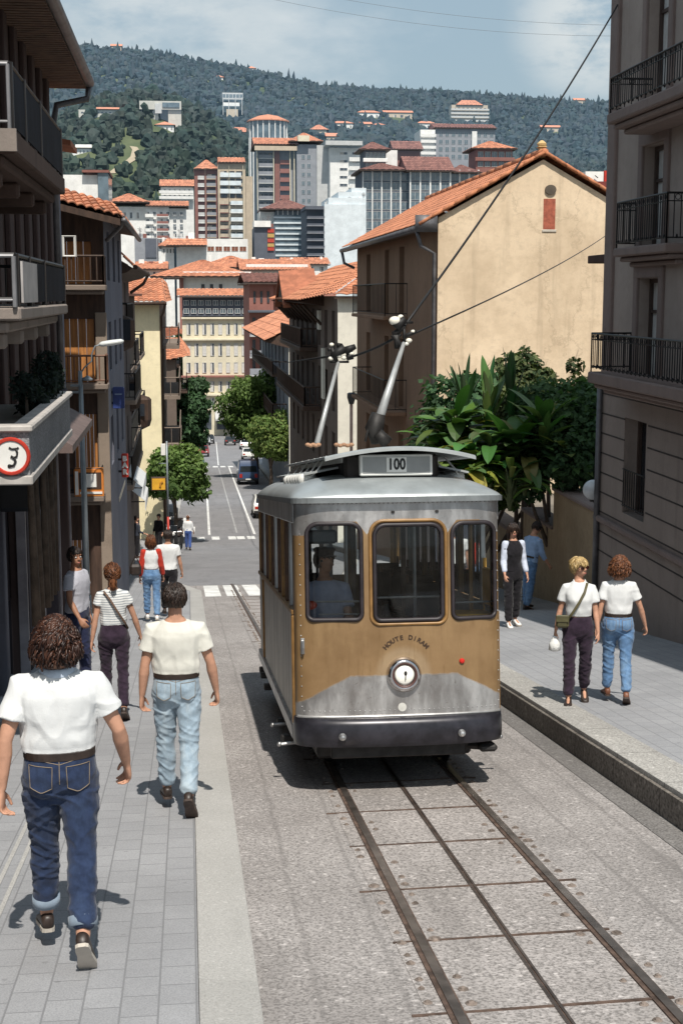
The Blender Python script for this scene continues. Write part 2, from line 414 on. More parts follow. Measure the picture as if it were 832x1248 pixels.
# zebra crossing and lane paint
for i in range(6):
    x = .36+.5*i
    sheet('road_marking', x, x+.37, 31.6, 36.0, .0085, M_PAINT)
def ln(x0, x1, y0, y1, wd, m=None):
    sheet('road_marking', lambda y: x0+(x1-x0)*(y-y0)/(y1-y0), lambda y: x0+wd+(x1-x0)*(y-y0)/(y1-y0), y0, y1, .0085, m or M_PAINT)
ln(1.08, 1.82, 77, 147, .14); ln(3.60, 4.30, 77, 147, .14); ln(2.66, 3.2, 78, 146, .10, M_PAINT2)
for x in (.45, 1.25, 2.15, 2.62, 3.18): ln(x, x, 74.4, 76.0, .42)
for x in (1.8, 2.7, 3.5, 4.3): ln(x, x, 147.5, 150, .55)
ln(4.2, 5.7, 95, 95.9, .5); ln(-.35, -.3, 76, 88, .16); ln(.05, .10, 79, 82, .3)
ln(3.3, 4.6, 152, 225, .12)
# ------------------------------------------------------------------ tram track
trk = thing('tram_track', 'dark brown steel tram rails with centre slot rail and cross ties in the speckled road', 'tram track', (1.585, 8, zg(8)), world=True)
M_RAIL = mat('rail_steel', (.11, .088, .076), .42, .55, var=.35, scale=7, grime=.3)
M_RUST = mat('rusty_iron', (.105, .07, .054), .85, .2, var=.45, scale=14)
M_RAILTOP = mat('rail_polished', (.22, .19, .17), .35, .75, var=.4, scale=5)
sheet('bed_plate', 1.0, 2.17, 1.5, 31.2, .007, M_TRACKBED, 2, trk, None)
def strip(mb, x0, x1, y0, y1, za, zb):
    ys = [y0]+[y for y in YS if y0 < y < y1]+[y1]
    mb.rings([[(x0, y, zg(y)+za), (x1, y, zg(y)+za), (x1, y, zg(y)+zb), (x0, y, zg(y)+zb)] for y in ys])
for x in (1.12, 2.05):
    mb = MB(); strip(mb, x-.034, x-.012, 1.5, 36.5, -.02, .016); mb.mi(1); strip(mb, x-.012, x+.033, 1.5, 36.5, -.02, .024); mb.mi(2); strip(mb, x+.033, x+.046, 1.5, 36.5, -.02, .012)
    mb.build('rail', [M_RUST, M_RAILTOP, M_RUST], trk)
mb = MB(); strip(mb, 1.567, 1.581, 1.5, 31, -.02, .014); strip(mb, 1.589, 1.603, 1.5, 31, -.02, .014); mb.mi(1); strip(mb, 1.581, 1.589, 1.5, 31, -.02, .009)
mb.build('slot_rail', [M_RAIL, M_RUST], trk)
ties = [4.72, 5.62, 6.58, 7.47, 8.45, 9.36, 10.3]
for i, y in enumerate(ties+[11.3+i*.95 for i in range(22)]):
    mb = MB(); mb.box(.93 if i % 2 else .99, 2.12 if i % 3 else 2.2, y-.011, y+.011, -.02, .012); s_ = -_slope(y)
    mb.v = [(a, b+.03*(a-1.58), c+zg(b)) for a, b, c in mb.v]
    mb.build('tie', M_RUST, trk)
mb = MB(); y = 1.6
while y < 34:
    for xr in (1.12, 2.05):
        for sgn in (-1, 1):
            if rnd.random() < .62:
                x = xr+sgn*(.085+.012*rnd.random()); q = rnd.uniform(.009, .015); yy = y+rnd.uniform(-.03, .03)
                near = min(abs(yy-t) for t in ties); q *= 1.35 if near < .09 else 1
                M = Matrix.Translation((x, yy, zg(yy)+.002)) @ Matrix.Rotation(rnd.random()*3, 4, 'Z')
                mb.lathe([(q*1.9, -.012), (q*1.8, .009), (q*1.1, .011), (q*.9, .017), (q*.3, .018)], 7, M)
    y += .165
tag(mb.build('fastening', mat('rusty_bolts', (.21, .17, .145), .85, .3, var=.5, scale=20), trk), kind='stuff')
# ------------------------------------------------------------------ forest on the hills
def fast_mesh(name, V, F, C, m, smooth=True):
    me = bpy.data.meshes.new(name); nf = len(F); k = F.shape[1]
    me.vertices.add(len(V)); me.vertices.foreach_set('co', V.astype(np.float32).ravel())
    me.loops.add(nf*k); me.loops.foreach_set('vertex_index', F.astype(np.int32).ravel())
    me.polygons.add(nf); me.polygons.foreach_set('loop_start', np.arange(0, nf*k, k, dtype=np.int32))
    me.polygons.foreach_set('use_smooth', np.full(nf, smooth))
    at = me.color_attributes.new('Col', 'FLOAT_COLOR', 'POINT'); c = np.ones((len(V), 4), np.float32); c[:, :3] = C; at.data.foreach_set('color', c.ravel())
    me.materials.append(m); me.update(calc_edges=True); me.validate(); return me
def ico(sub):
    bm = bmesh.new(); bmesh.ops.create_icosphere(bm, subdivisions=sub, radius=1); V = np.array([v.co[:] for v in bm.verts]); F = np.array([[v.index for v in f.verts] for f in bm.faces]); bm.free(); return V, F
def leafy_mat(name, mult=1.0, transl=.25, rough=.7):
    m, nt, b = _nt(name); k = N(nt); a = k.n('ShaderNodeAttribute'); a.attribute_name = 'Col'
    c = k.mix(1.0, a.outputs[0], (mult, mult, mult), 'MULTIPLY'); k.l(c, b.inputs['Base Color']); b.inputs['Roughness'].default_value = rough; b.inputs['Specular IOR Level'].default_value = .3
    if transl:
        t = k.n('ShaderNodeBsdfTranslucent'); k.l(k.mix(1.0, c, (1.1, 1.25, .5), 'MULTIPLY'), t.inputs[0]); mx = k.n('ShaderNodeMixShader'); mx.inputs[0].default_value = transl
        k.l(b.outputs[0], mx.inputs[1]); k.l(t.outputs[0], mx.inputs[2]); k.l(mx.outputs[0], nt.nodes['Material Output'].inputs[0])
    return m
M_FOREST = leafy_mat('forest_canopy', .60, 0); _k = N(M_FOREST.node_tree); haze_glow(_k, M_FOREST.node_tree.nodes['Principled BSDF'], 400, 1350, .72); haze_glow(k_, b_, 400, 1350, .72)  # forest and hill grass carry the painted haze glow too
rg = np.random.default_rng(5)
PATHP = []; CLEAR = []          # (X, Y, radius) spots kept free for houses; filled by the town part
def forest():
    V3, F3 = ico(2); V1, F1 = ico(1); Vs = []; Fs = []; Cs = []; o = 0
    n = 36000
    Y = 470 + (1830-470)*rg.random(n)**.80; a = rg.uniform(-.16, .46, n); X = a*Y
    Z = hz(X, Y)
    dens = np.array([noise.noise(Vector((x*.009, y*.006, 3))) for x, y in zip(X, Y)])
    keep = (dens > -.5) | (Y > 1100)
    for (cx, cy, r) in CLEAR: keep &= (X-cx)**2*1.0 + ((Y-cy)*.8)**2 > r*r
    for p in PATHP: keep &= (X-p.x)**2 + ((Y-p.y)*.4)**2 > 3.6**2
    for x, y, z in zip(X[keep], Y[keep], Z[keep]):
        big = y < 1150; B, F = (V3, F3) if big else (V1, F1)
        con = rg.random() < (.05 if y < 1250 else .16)
        r = rg.uniform(1.5, 3.9)*(1 if big else 1.1); h = r*(rg.uniform(.8, 1.25) if not con else rg.uniform(1.3, 1.9)); r = r*(.66 if con else 1)
        d = 1 + rg.normal(0, .27, len(B)); P = B*d[:, None]
        if con: P = P*np.stack([1.25-.75*(B[:, 2]*.5+.5)]*2+[np.ones(len(B))], 1)
        P = P*np.array([r, r, h]) + np.array([x, y, z+h*.55])
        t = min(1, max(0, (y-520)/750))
        g = np.array([.036, .060, .032])*(1-t) + np.array([.046, .074, .088])*t  # far crowns turn bluer: haze painted into their colour
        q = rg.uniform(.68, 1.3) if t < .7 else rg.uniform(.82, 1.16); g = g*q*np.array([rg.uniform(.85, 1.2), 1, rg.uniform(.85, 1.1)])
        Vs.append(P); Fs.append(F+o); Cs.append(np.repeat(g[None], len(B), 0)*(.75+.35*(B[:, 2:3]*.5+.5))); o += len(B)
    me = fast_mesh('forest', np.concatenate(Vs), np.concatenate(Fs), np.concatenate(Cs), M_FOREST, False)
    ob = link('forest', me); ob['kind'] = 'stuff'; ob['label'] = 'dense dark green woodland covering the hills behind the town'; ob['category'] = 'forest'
# ================================================================== TRAM
TX, TY = 1.55, 9.8; TH = math.atan(.135)
tram = thing('tram', 'small brass and bare metal tram with grey roof climbing the rails', 'tram', (TX, TY, zg(TY)+.02), rot=(-TH, 0, 0))
TMW = Matrix.Translation((TX, TY, zg(TY)+.02)) @ Matrix.Rotation(-TH, 4, 'X'); TMI = TMW.inverted()
HW, LEN = .775, 5.25
def yf(x):
    q = min(1, abs(x)/HW); return .05*q*q + .20*(1-(1-q**4.5)**(1/4.5))
# --- materials
def tram_front_mat():
    m, nt, b = _nt('worn_brass_paint'); k = N(nt); v = k.coord(); s = k.sep(v); X, Z = s[0], s[2]
    n = k.noise(v, 9, 5, .6); n2 = k.noise(k.coord((1, 1, .35)), 6, 6, .65); big = k.noise(v, 2.4, 5, .6)
    # scalloped lower edge of the paint
    h = k.math('SUBTRACT', .885, k.math('MULTIPLY', k.math('MAXIMUM', k.math('SUBTRACT', k.math('ABSOLUTE', k.math('SUBTRACT', X, .02)), .40), 0), .52))
    h = k.math('ADD', h, k.math('MULTIPLY', k.math('SUBTRACT', n, .5), .035))
    low = k.ramp(k.math('SUBTRACT', Z, h), -.010, .012)
    # bare metal above the windows, dipping to points between them
    px = k.math('MINIMUM', k.math('ABSOLUTE', k.math('ADD', X, .245)), k.math('ABSOLUTE', k.math('SUBTRACT', X, .355)))
    up = k.math('SUBTRACT', 2.03, k.math('MULTIPLY', k.math('MAXIMUM', k.math('SUBTRACT', .075, px), 0), 1.3))
    up = k.math('SUBTRACT', up, k.math('MULTIPLY', k.ramp(k.math('ABSOLUTE', X), .60, .70), .10))
    top = k.math('SUBTRACT', 1.0, k.ramp(k.math('SUBTRACT', Z, up), -.004, .004))
    fac = k.math('MULTIPLY', low, top)
    ring = k.math('SQRT', k.math('ADD', k.math('POWER', k.math('SUBTRACT', X, .015), 2), k.math('POWER', k.math('SUBTRACT', Z, .89), 2)))
    halo = k.math('SUBTRACT', 1.0, k.ramp(ring, .17, .23))
    paint = k.mix(k.ramp(big, .3, .7), (.19, .112, .048), (.265, .165, .078))
    paint = k.mix(k.ramp(n2, .45, .75, 0, .5), paint, (.33, .215, .10))
    paint = k.mix(k.math('MULTIPLY', halo, .5), paint, (.36, .27, .17))
    paint = k.mix(k.ramp(k.noise(k.coord((1, 1, .12)), 22, 4, .7), .52, .76, 0, .4), paint, (.12, .062, .018))
    met = k.mix(k.ramp(n2, .32, .7), (.30, .285, .275), (.60, .585, .57))
    met = k.mix(k.ramp(big, .45, .72, 0, .6), met, (.20, .175, .16))
    spk = k.ramp(k.noise(v, 34, 4, .7), .60, .72, 0, .4); met = k.mix(spk, met, (.13, .10, .085))
    c = k.mix(fac, met, paint); k.l(c, b.inputs['Base Color'])
    k.l(k.ramp(fac, 0, 1, .72, .12), b.inputs['Metallic'])
    k.l(k.math('ADD', k.ramp(n2, .3, .7, .30, .46), k.math('MULTIPLY', fac, .05)), b.inputs['Roughness'])
    k.bump(k.math('ADD', n, k.math('MULTIPLY', k.noise(k.coord((1, 1, .3)), 3, 3), 2.0)), .10, .02, b); return m
M_FRONT = tram_front_mat()
M_GOLD = mat('ochre_paint', (.26, .142, .048), .42, .1, var=.22, scale=8, grime=.3)
M_BROWNP = mat('brown_varnish', (.085, .040, .020), .45, var=.35, scale=9)
def plank_mat():
    m, nt, b = _nt('side_sheet_metal'); k = N(nt); v = k.coord(); s = k.sep(v)
    n2 = k.noise(k.coord((1, 1, .25)), 5, 6, .65)
    c = k.mix(k.ramp(n2, .3, .7), (.31, .285, .25), (.54, .50, .44))
    fr = k.math('FRACT', k.math('MULTIPLY', s[1], 3.1)); ed = k.ramp(k.math('ABSOLUTE', k.math('SUBTRACT', fr, .5)), .0, .02)
    c = k.mix(ed, (.12, .09, .06), c)
    c = k.mix(k.ramp(k.noise(v, 4, 6, .7), .5, .72, 0, .5), c, (.17, .145, .12))
    k.l(c, b.inputs['Base Color']); b.inputs['Metallic'].default_value = .35; b.inputs['Roughness'].default_value = .5
    k.bump(ed, .4, .004, b); return m
M_SIDE = plank_mat()
M_ALU = mat('dull_aluminium', (.42, .415, .41), .38, .6, var=.3, scale=5, grime=.4, stretch=(1, 1, .4))
M_ROOF = mat('grey_roof_paint', (.33, .36, .37), .38, .25, var=.14, scale=3, grime=.35, bump=.12, bscale=8, bdist=.02)
M_ROOF2 = mat('roof_edge', (.20, .215, .22), .45, .3, var=.2, scale=5, grime=.3)
M_CANOPY = mat('canopy_metal', (.44, .46, .455), .42, .3, var=.16, scale=4, grime=.3)
M_BLACKR = mat('black_rubber', (.022, .017, .020), .5, var=.3, scale=12)
M_DARKI = mat('tram_interior_dark', (.016, .011, .009), .7, var=.4, scale=5)
M_BUMP = mat('bumper_black', (.028, .027, .034), .33, .3, var=.45, scale=7, grime=.3)
M_IRON = mat('black_iron', (.03, .028, .027), .6, .4, var=.4, scale=9)
M_CHROME = mat('chrome', (.62, .6, .6), .16, 1.0, var=.08, scale=6)
M_WHITE = mat('white_enamel', (.78, .77, .73), .4, var=.06, scale=5)
M_STEEL = mat('worn_steel', (.42, .42, .42), .35, .8, var=.2, scale=8)
M_GLASS = glass_mat()
# --- front shell with three window openings
WINS = [(-.69, -.285, 1.30, 2.02), (-.195, .318, 1.29, 2.005), (.389, .735, 1.29, 2.01)]
def rr(w, g=0.0, rt=.085, rb=.05, n=7):
    x0, x1, z0, z1 = w[0]-g, w[1]+g, w[2]-g, w[3]+g; rt += g*.6; rb += g*.6; P = []
    for cx, cz, r, a0 in ((x1-rb, z0+rb, rb, -90), (x1-rt, z1-rt, rt, 0), (x0+rt, z1-rt, rt, 90), (x0+rb, z0+rb, rb, 180)):
        for i in range(n+1):
            a = R(a0+90*i/n); P.append((cx+r*math.cos(a), cz+r*math.sin(a)))
    return P
def inside_rr(x, z, w, rt=.085, rb=.05):
    x0, x1, z0, z1 = w
    if not (x0 < x < x1 and z0 < z < z1): return False
    r = rt if z > (z0+z1)/2 else rb
    dx = max(x0+r-x, x-(x1-r), 0); dz = max(z0+r-z, z-(z1-r), 0)
    return dx*dx+dz*dz < r*r
xs = []
for i in range(151):
    u = -1+2*i/150; xs.append(HW*math.copysign(1-(1-abs(u))**1.6*1.0, u) if abs(u) > .9 else HW*u*(1-(.1)**1.6)/.9)
zs = [.56+(2.185-.56)*i/134 for i in range(135)]
mb = MB(); vs = [(x, yf(x), z) for z in zs for x in xs]; nx = len(xs); fs = []
for a in range(len(zs)-1):
    for i in range(nx-1):
        cx, cz = (xs[i]+xs[i+1])/2, (zs[a]+zs[a+1])/2
        if any(inside_rr(cx, cz, w) for w in WINS): continue
        fs.append((a*nx+i, a*nx+i+1, (a+1)*nx+i+1, (a+1)*nx+i))
mb.add(vs, fs); front = mb.build('front_panel', M_FRONT, tram, True)
for wi, w in enumerate(WINS):
    mb = MB(); mb.loop([(x, yf(x)-.004, z) for x, z in rr(w, -.004)], .017, 6)
    fr = mb.build('windscreen_frame', M_BLACKR, tram, True)
    mb = MB(); n = 14; g = []
    for j in range(n+1):
        for i in range(n+1):
            x = w[0]+(w[1]-w[0])*i/n; z = w[2]+(w[3]-w[2])*j/n; g.append((x, yf(x)+.006, z))
    mb.add(g, [(j*(n+1)+i, j*(n+1)+i+1, (j+1)*(n+1)+i+1, (j+1)*(n+1)+i) for j in range(n) for i in range(n)])
    mb.build('windscreen_glass', M_GLASS, fr, True)
    if wi == 1:
        mb = MB(); mb.loop([(x, yf(x)-.002, z) for x, z in rr(w, .026)], .014, 6); mb.build('windscreen_trim', M_GOLD, tram, True)
# vertical trims by the corners, belt moulding, lower bright moulding
mb = MB(); mb.tube([(x, yf(x)-.004, .585) for x in xs[4:-4:3]], .012, 6); mb.build('moulding', M_ALU, tram, True)
# --- roof
def roof_pt(u, v):
    hw = .795; L0, L1 = -.045, LEN+.06
    y = L0+(L1-L0)*v
    d = min(y-L0, L1-y)
    cq = max(0, 1-d/.16); shrink = .10*(1-math.sqrt(max(0, 1-cq*cq)))
    x = math.copysign(abs(u)**.85, u)*(hw-shrink)
    yy = y + .055*(abs(u)**2)*(1 if v < .5 else -1)*max(0, 1-d/1.2)
    rise = (1-abs(u)**2.9)**.62
    e = min(1, d/.95); rise2 = (1-(1-e)**2.6)**.60
    return (x, yy, 2.205 + .185*rise*rise2)
mb = MB(); nu, nv = 40, 60; vs = []
vv = [0, .0015, .004, .008, .013, .02, .028]+[.04+.92*i/(nv-14) for i in range(nv-13)]+[.972, .98, .987, .992, .996, .9985, 1]
for v in vv:
    for i in range(nu+1):
        u = math.sin(math.pi*(i/nu-.5)); vs.append(roof_pt(u, v))
n1 = nu+1
mb.add(vs, [(a*n1+i, a*n1+i+1, (a+1)*n1+i+1, (a+1)*n1+i) for a in range(len(vv)-1) for i in range(nu)])
roof = mb.build('roof', M_ROOF, tram, True)
# drip edge
def outline(hw, y0, y1, c=.12, bow=.055, n=10):
    P = []
    for i in range(-n, n+1):
        q = i/n; P.append((q*(hw-c*.8), y0+bow*q*q))
    for i in range(1, 7): a = R(-90+15*i); P.append((hw-c+c*math.cos(a), y0+bow+c*.9+c*.9*math.sin(a)))
    for i in range(0, 7): a = R(15*i); P.append((hw-c+c*math.cos(a), y1-c+c*math.sin(a)))
    for i in range(0, 7): a = R(90+15*i); P.append((-hw+c+c*math.cos(a), y1-c+c*math.sin(a)))
    for i in range(0, 6): a = R(180+15*i); P.append((-hw+c+c*math.cos(a), y0+bow+c*.9+c*.9*math.sin(a)))
    return P
ol = outline(.80, -.055, LEN+.07, .15)
mb = MB(); mb.rings([[(x, y, z) for x, y in ol] for z in (2.168, 2.208)], True); mb.build('roof_edge', M_ROOF2, roof)
# --- monitor (raised centre of the roof), canopy and side flaps
mb = MB(); mb.box(-.36, .36, .36, 4.5, 2.25, 2.53, .02); mon = mb.build('roof_monitor', M_DARKI, tram)
mb = MB(); vs = []; nu = 24
ys_ = [.12, .16, .5, 1.2, 2.2, 3.2, 4.4, 4.62]
cz = lambda u, y: 2.585-.072*abs(u)**2.0 - (.012 if y < .15 else 0)
for y in ys_:
    for i in range(nu+1):
        u = -1+2*i/nu; vs.append((u*.575 + .05, y+.10*u*u*(1 if y < 1 else 0), cz(u, y)))
k0 = len(vs); vs += [(x, y, z-.022) for x, y, z in vs]; n1 = nu+1; m1 = len(ys_)
fs = [(a*n1+i, a*n1+i+1, (a+1)*n1+i+1, (a+1)*n1+i) for a in range(m1-1) for i in range(nu)]
fs += [tuple(reversed([q+k0 for q in f])) for f in fs]
rim = [i for i in range(n1)]+[a*n1+nu for a in range(1, m1)]+[(m1-1)*n1+i for i in range(nu-1, -1, -1)]+[a*n1 for a in range(m1-2, 0, -1)]
fs += [(rim[i], rim[(i+1) % len(rim)], rim[(i+1) % len(rim)]+k0, rim[i]+k0) for i in range(len(rim))]
mb.add(vs, fs); canopy = autosmooth(mb.build('roof_canopy', M_CANOPY, tram), 40)
for sg in (-1, 1):
    mb = MB(); p = [(.40, 2.445), (.66, 2.395), (.66, 2.38), (.40, 2.43)]
    mb.rings([[(sg*x+.03, y+(.10 if i in (1, 2) else 0), z) for i, (x, z) in enumerate(p)] for y in (.72, 4.3)], True)
    fl = mb.build('roof_flap', M_CANOPY, tram)
    for y in (.85, 1.35, 1.9, 2.5, 3.2, 4.0):
        mb = MB(); mb.tube([(sg*.66, y+.05, 2.29), (sg*.56+.03, y+.02, 2.41), (sg*.47+.03, y+.08, 2.53)], .008, 6); mb.build('flap_strut', M_WHITE, fl)
    for y in (.95, 1.22, 1.5, 1.8, 2.15, 2.55):
        mb = MB(); mb.lathe([(.0, -.04), (.06, -.04), (.082, 0), (.082, .03), (.06, .055), (.0, .065)], 14, Matrix.Translation((sg*.60, y, 2.335)))
        autosmooth(mb.build('roof_vent', M_WHITE, tram), 50)
# side of the monitor: ventilator louvres with bright edge
mb = MB(); mb.box(-.372, -.36, .5, 4.4, 2.47, 2.51); mb.box(.36, .372, .5, 4.4, 2.47, 2.51); mb.build('clerestory_rail', M_WHITE, mon)
# number box
mb = MB(); mb.box(-.255, .30, .27, .365, 2.365, 2.525, .008); nb = mb.build('number_box', M_WHITE, tram)
mb = MB(); mb.box(-.235, .28, .264, .268, 2.388, 2.508); mb.build('sign_face', mat('grey_sign_face', (.30, .305, .30), .6, var=.1), nb)
mb = MB(); mb.box(-.055, .098, .258, .2625, 2.392, 2.504); mb.build('number_card', M_WHITE, nb)
M_BLACK = mat('black_paint', (.012, .012, .012), .6, var=.2)
def text_mesh(txt, size, ext=.0015, bold=0.0):
    cu = bpy.data.curves.new('t', 'FONT'); cu.body = txt; cu.size = size; cu.extrude = ext; cu.offset = bold; cu.align_x = 'CENTER'; cu.align_y = 'CENTER'; cu.resolution_u = 3
    ob = bpy.data.objects.new('t', cu); COL.objects.link(ob); dg = bpy.context.evaluated_depsgraph_get(); me = bpy.data.meshes.new_from_object(ob.evaluated_get(dg))
    bpy.data.objects.remove(ob); bpy.data.curves.remove(cu); return me
def text_part(name, txt, size, M, m, parent, ext=.0015, bold=0.0):
    me = text_mesh(txt, size, ext, bold); me.transform(M); me.materials.clear(); me.materials.append(m); return link(name, me, parent)
UP = Matrix.Rotation(R(90), 4, 'X')
text_part('number', '100', .118, Matrix.Translation((.022, .2565, 2.448)) @ UP @ Matrix.Diagonal((.78, 1, 1, 1)), M_BLACK, nb, bold=.0035)
# arched lettering above the lamp
bmx = bmesh.new(); word = 'HOUTE DIRAM'; n = len(word)
for i, ch in enumerate(word):
    if ch == ' ': continue
    a = R(139-98*i/(n-1)); me = text_mesh(ch, .047, .001, .0014)
    x = .035+.20*math.cos(a); z = .965+.20*math.sin(a)
    me.transform(Matrix.Translation((x, yf(x)-.003, z)) @ UP @ Matrix.Rotation(a-R(90), 4, 'Z')); bmx.from_mesh(me); bpy.data.meshes.remove(me)
me = bpy.data.meshes.new('lettering'); bmx.to_mesh(me); bmx.free(); me.materials.append(mat('faded_lettering', (.045, .022, .01), .7, var=.4, scale=40)); link('lettering', me, tram)
# head lamp
LM = Matrix.Translation((.015, 0, .89)) @ Matrix.Rotation(R(90), 4, 'X')
mb = MB(); mb.lathe([(.10, -.03), (.127, -.02), (.132, .0), (.128, .03), (.112, .052), (.10, .06), (.088, .052), (.082, .035), (.078, .03)], 32, LM, False)
lamp = mb.build('headlight', M_CHROME, tram, True)
mb = MB(); mb.lathe([(.10, .052), (.094, .056), (.08, .05), (.076, .042)], 32, LM, False); mb.build('lamp_gasket', mat('dark_red_brown', (.07, .03, .025), .5), lamp, True)
mb = MB(); mb.lathe([(.080, .036), (.06, .048), (.03, .055), (.0, .057)], 28, LM); mb.build('lens', mat('milk_lens', (.86, .85, .78), .25, var=.04), lamp, True)
mb = MB(); mb.ell((.02, -.058, .905), (.012, .004, .018)); mb.tube([(.02, -.060, .90), (.018, -.060, .855)], .004, 5); mb.build('lens_mark', M_BLACK, lamp)
mb = MB(); mb.lathe([(.032, -.005), (.032, .006), (.0, .008)], 20, Matrix.Translation((.0, .0, .648)) @ Matrix.Rotation(R(90), 4, 'X')); mb.build('round_plate', mat('pale_plate', (.55, .54, .5), .5), tram)
mb = MB(); mb.lathe([(.02, -.006), (.02, .012), (.012, .02), (.0, .022)], 16, Matrix.Translation((.456, yf(.456), .976)) @ Matrix.Rotation(R(90), 4, 'X')); mb.build('red_marker_lamp', mat('red_lens', (.55, .02, .012), .3), tram)
mb = MB(); x = -.725; mb.box(x-.015, x+.015, yf(x)-.015, yf(x)+.01, 1.05, 1.17, .004); mb.tube([(x, yf(x)-.03, 1.06), (x, yf(x)-.045, 1.10), (x, yf(x)-.03, 1.15)], .010, 6); mb.build('door_handle', M_STEEL, tram)
for x in (-.05, .28): 
    mb = MB(); mb.box(x-.012, x+.012, yf(x)-.012, yf(x)+.01, 2.085, 2.105, .003); mb.build('hook', M_IRON, tram)
# rows of small rivets
mb = MB()
for z, n in ((2.16, 44), (.628, 40)):
    for i in range(n):
        x = -.72+1.44*i/(n-1); M = Matrix.Translation((x, yf(x)+.001, z)) @ Matrix.Rotation(R(90), 4, 'X'); mb.lathe([(.0062, 0), (.005, .0035), (.0, .0048)], 6, M)
for x in (-.735, .755):
    for i in range(18): M = Matrix.Translation((x, yf(x)-.001, .66+1.28*i/17)) @ Matrix.Rotation(R(90), 4, 'X'); mb.lathe([(.0058, 0), (.0045, .003), (.0, .0042)], 6, M)
tag(mb.build('rivets', M_ALU, tram, True), kind='stuff')
# bumper
prof = [(.0, .375), (-.055, .365), (-.085, .395), (-.095, .46), (-.09, .53), (-.07, .572), (-.02, .582), (.03, .57), (.03, .38)]
bp = []
for i in range(61):
    q = -1+2*i/60; a = q*math.pi/2; x = (HW-.005)*math.copysign(abs(math.sin(a))**.62, a)
    y = .32*(1-math.cos(a)**.30) if abs(q) < 1 else .32
    bp.append((x, y+.05*(x/HW)**2))
rs = []
for i, (x, y) in enumerate(bp):
    t = Vector((bp[min(i+1, 60)][0]-bp[max(i-1, 0)][0], bp[min(i+1, 60)][1]-bp[max(i-1, 0)][1], 0)).normalized(); nn = Vector((t.y, -t.x, 0))
    rs.append([Vector((x, y, z)) - nn*o*.8*(1-.72*(abs(x)/HW)**6) for o, z in [(p_[0], p_[1]) for p_ in prof]])
mb = MB(); mb.rings(rs, True); bumper = autosmooth(mb.build('bumper', M_BUMP, tram), 60)
for x in (-.455, .43):
    mb = MB(); mb.lathe([(.028, 0), (.028, .018), (.018, .03), (.018, .05), (.0, .055)], 12, Matrix.Translation((x, -.07, .455)) @ Matrix.Rotation(R(90), 4, 'X')); mb.build('bumper_bolt', M_STEEL, bumper)
# sides
for sg in (-1, 1):
    nm = 'left' if sg < 0 else 'right'
    def sx(a): return sg*a
    mb = MB(); mb.box(sx(.755), sx(.775), .33, LEN-.02, .50, 1.325); sp = mb.build('side_panel', M_SIDE, tram)
    mb = MB(); mb.box(sx(.72), sx(.80), .30, LEN, .385, .50, .012); mb.build('sill_beam', M_ALU, tram)
    mb = MB(); mb.box(sx(.75), sx(.792), .26, LEN, 1.325, 1.365, .008); mb.build('waist_rail', M_GOLD, tram)
    mb = MB(); mb.box(sx(.742), sx(.782), .18, LEN, 2.02, 2.18, .006); mb.build('header_band', M_ALU, tram)
    for y in (.235, 4.35):
        mb = MB(); mb.box(sx(.742), sx(.795), y, y+.095, .505, 1.327, .012); mb.build('corner_post', M_GOLD, tram)
    ys2 = [.24]+[.62+.46*i for i in range(10)]+[LEN-.06]
    for i, y in enumerate(ys2):
        mb = MB(); mb.box(sx(.735), sx(.777), y, y+(.055 if i % 2 else .04), 1.365, 2.02, .006); mb.build('window_post', (M_BROWNP, M_ALU, M_BROWNP, M_GOLD)[i % 4], tram)
    for i in range(len(ys2)-1):
        if i == 0: continue
        mb = MB(); a, c = ys2[i]+.05, ys2[i+1]; mb.quad((sx(.76), a, 1.37), (sx(.76), c, 1.37), (sx(.76), c, 2.02), (sx(.76), a, 2.02)); mb.build('side_window', M_GLASS, tram)
    # brackets, step irons
    for y, x in ((4.9, .78), (4.45, .79), (3.6, .8), (1.55, .80), (.75, .82)):
        mb = MB(); mb.box(sx(.62), sx(x+.03), y, y+.10, .27, .33, .008); mb.box(sx(.66), sx(.70), y+.03, y+.07, .3, .40); mb.build('step_bracket', M_IRON, tram)
    for y in (1.5, .62):
        mb = MB(); mb.tube([(sx(.70), y, .30), (sx(.87), y-.01, .29)], .014, 8); mb.ell((sx(.875), y-.01, .29), (.02, .02, .02)); mb.build('lever_end', M_STEEL, tram)
# rear, floor, bulkheads, ceiling
mb = MB(); mb.box(-.76, .76, LEN-.04, LEN, .45, 1.30); mb.box(-.76, .76, LEN-.04, LEN, 2.0, 2.14)
for a, b in ((-.76, -.68), (-.30, -.2), (.2, .30), (.68, .76)): mb.box(a, b, LEN-.04, LEN, 1.30, 2.0)
mb.build('rear_panel', M_GOLD, tram)
mb = MB(); mb.box(-.74, .74, .28, LEN-.05, .52, .60); mb.build('floor', mat('worn_floor', (.10, .075, .055), .7, var=.4), tram)
mb = MB(); mb.box(-.73, .73, .25, LEN-.05, 2.12, 2.125); mb.build('ceiling', M_DARKI, tram)
mb = MB(); mb.box(-.74, -.12, 1.9, 1.93, .6, 1.25); mb.box(.32, .74, 1.9, 1.93, .6, 1.2); mb.box(-.74, .74, 1.9, 1.93, 2.04, 2.12)
for x in (-.74, -.42, -.14, .30, .70): mb.box(x, x+.035, 1.9, 1.93, .6, 2.0)
mb.build('bulkhead', M_BROWNP, tram)
mb = MB(); mb.box(-.70, .70, .27, .36, .6, 1.20, .02); mb.box(-.20, .30, .25, .42, 1.17, 1.23, .01); mb.build('dashboard', M_BROWNP, tram)
mb = MB(); mb.tube([(-.70, .19, 1.43), (-.28, .12, 1.43)], .008, 6); mb.tube([(-.19, .11, 1.455), (.32, .11, 1.455)], .008, 6); mb.tube([(.39, .14, 1.40), (.74, .20, 1.40)], .008, 6)
mb.tube([(-.6, .16, 1.335), (-.29, .12, 1.335)], .006, 6); mb.build('grab_bar', M_STEEL, tram)
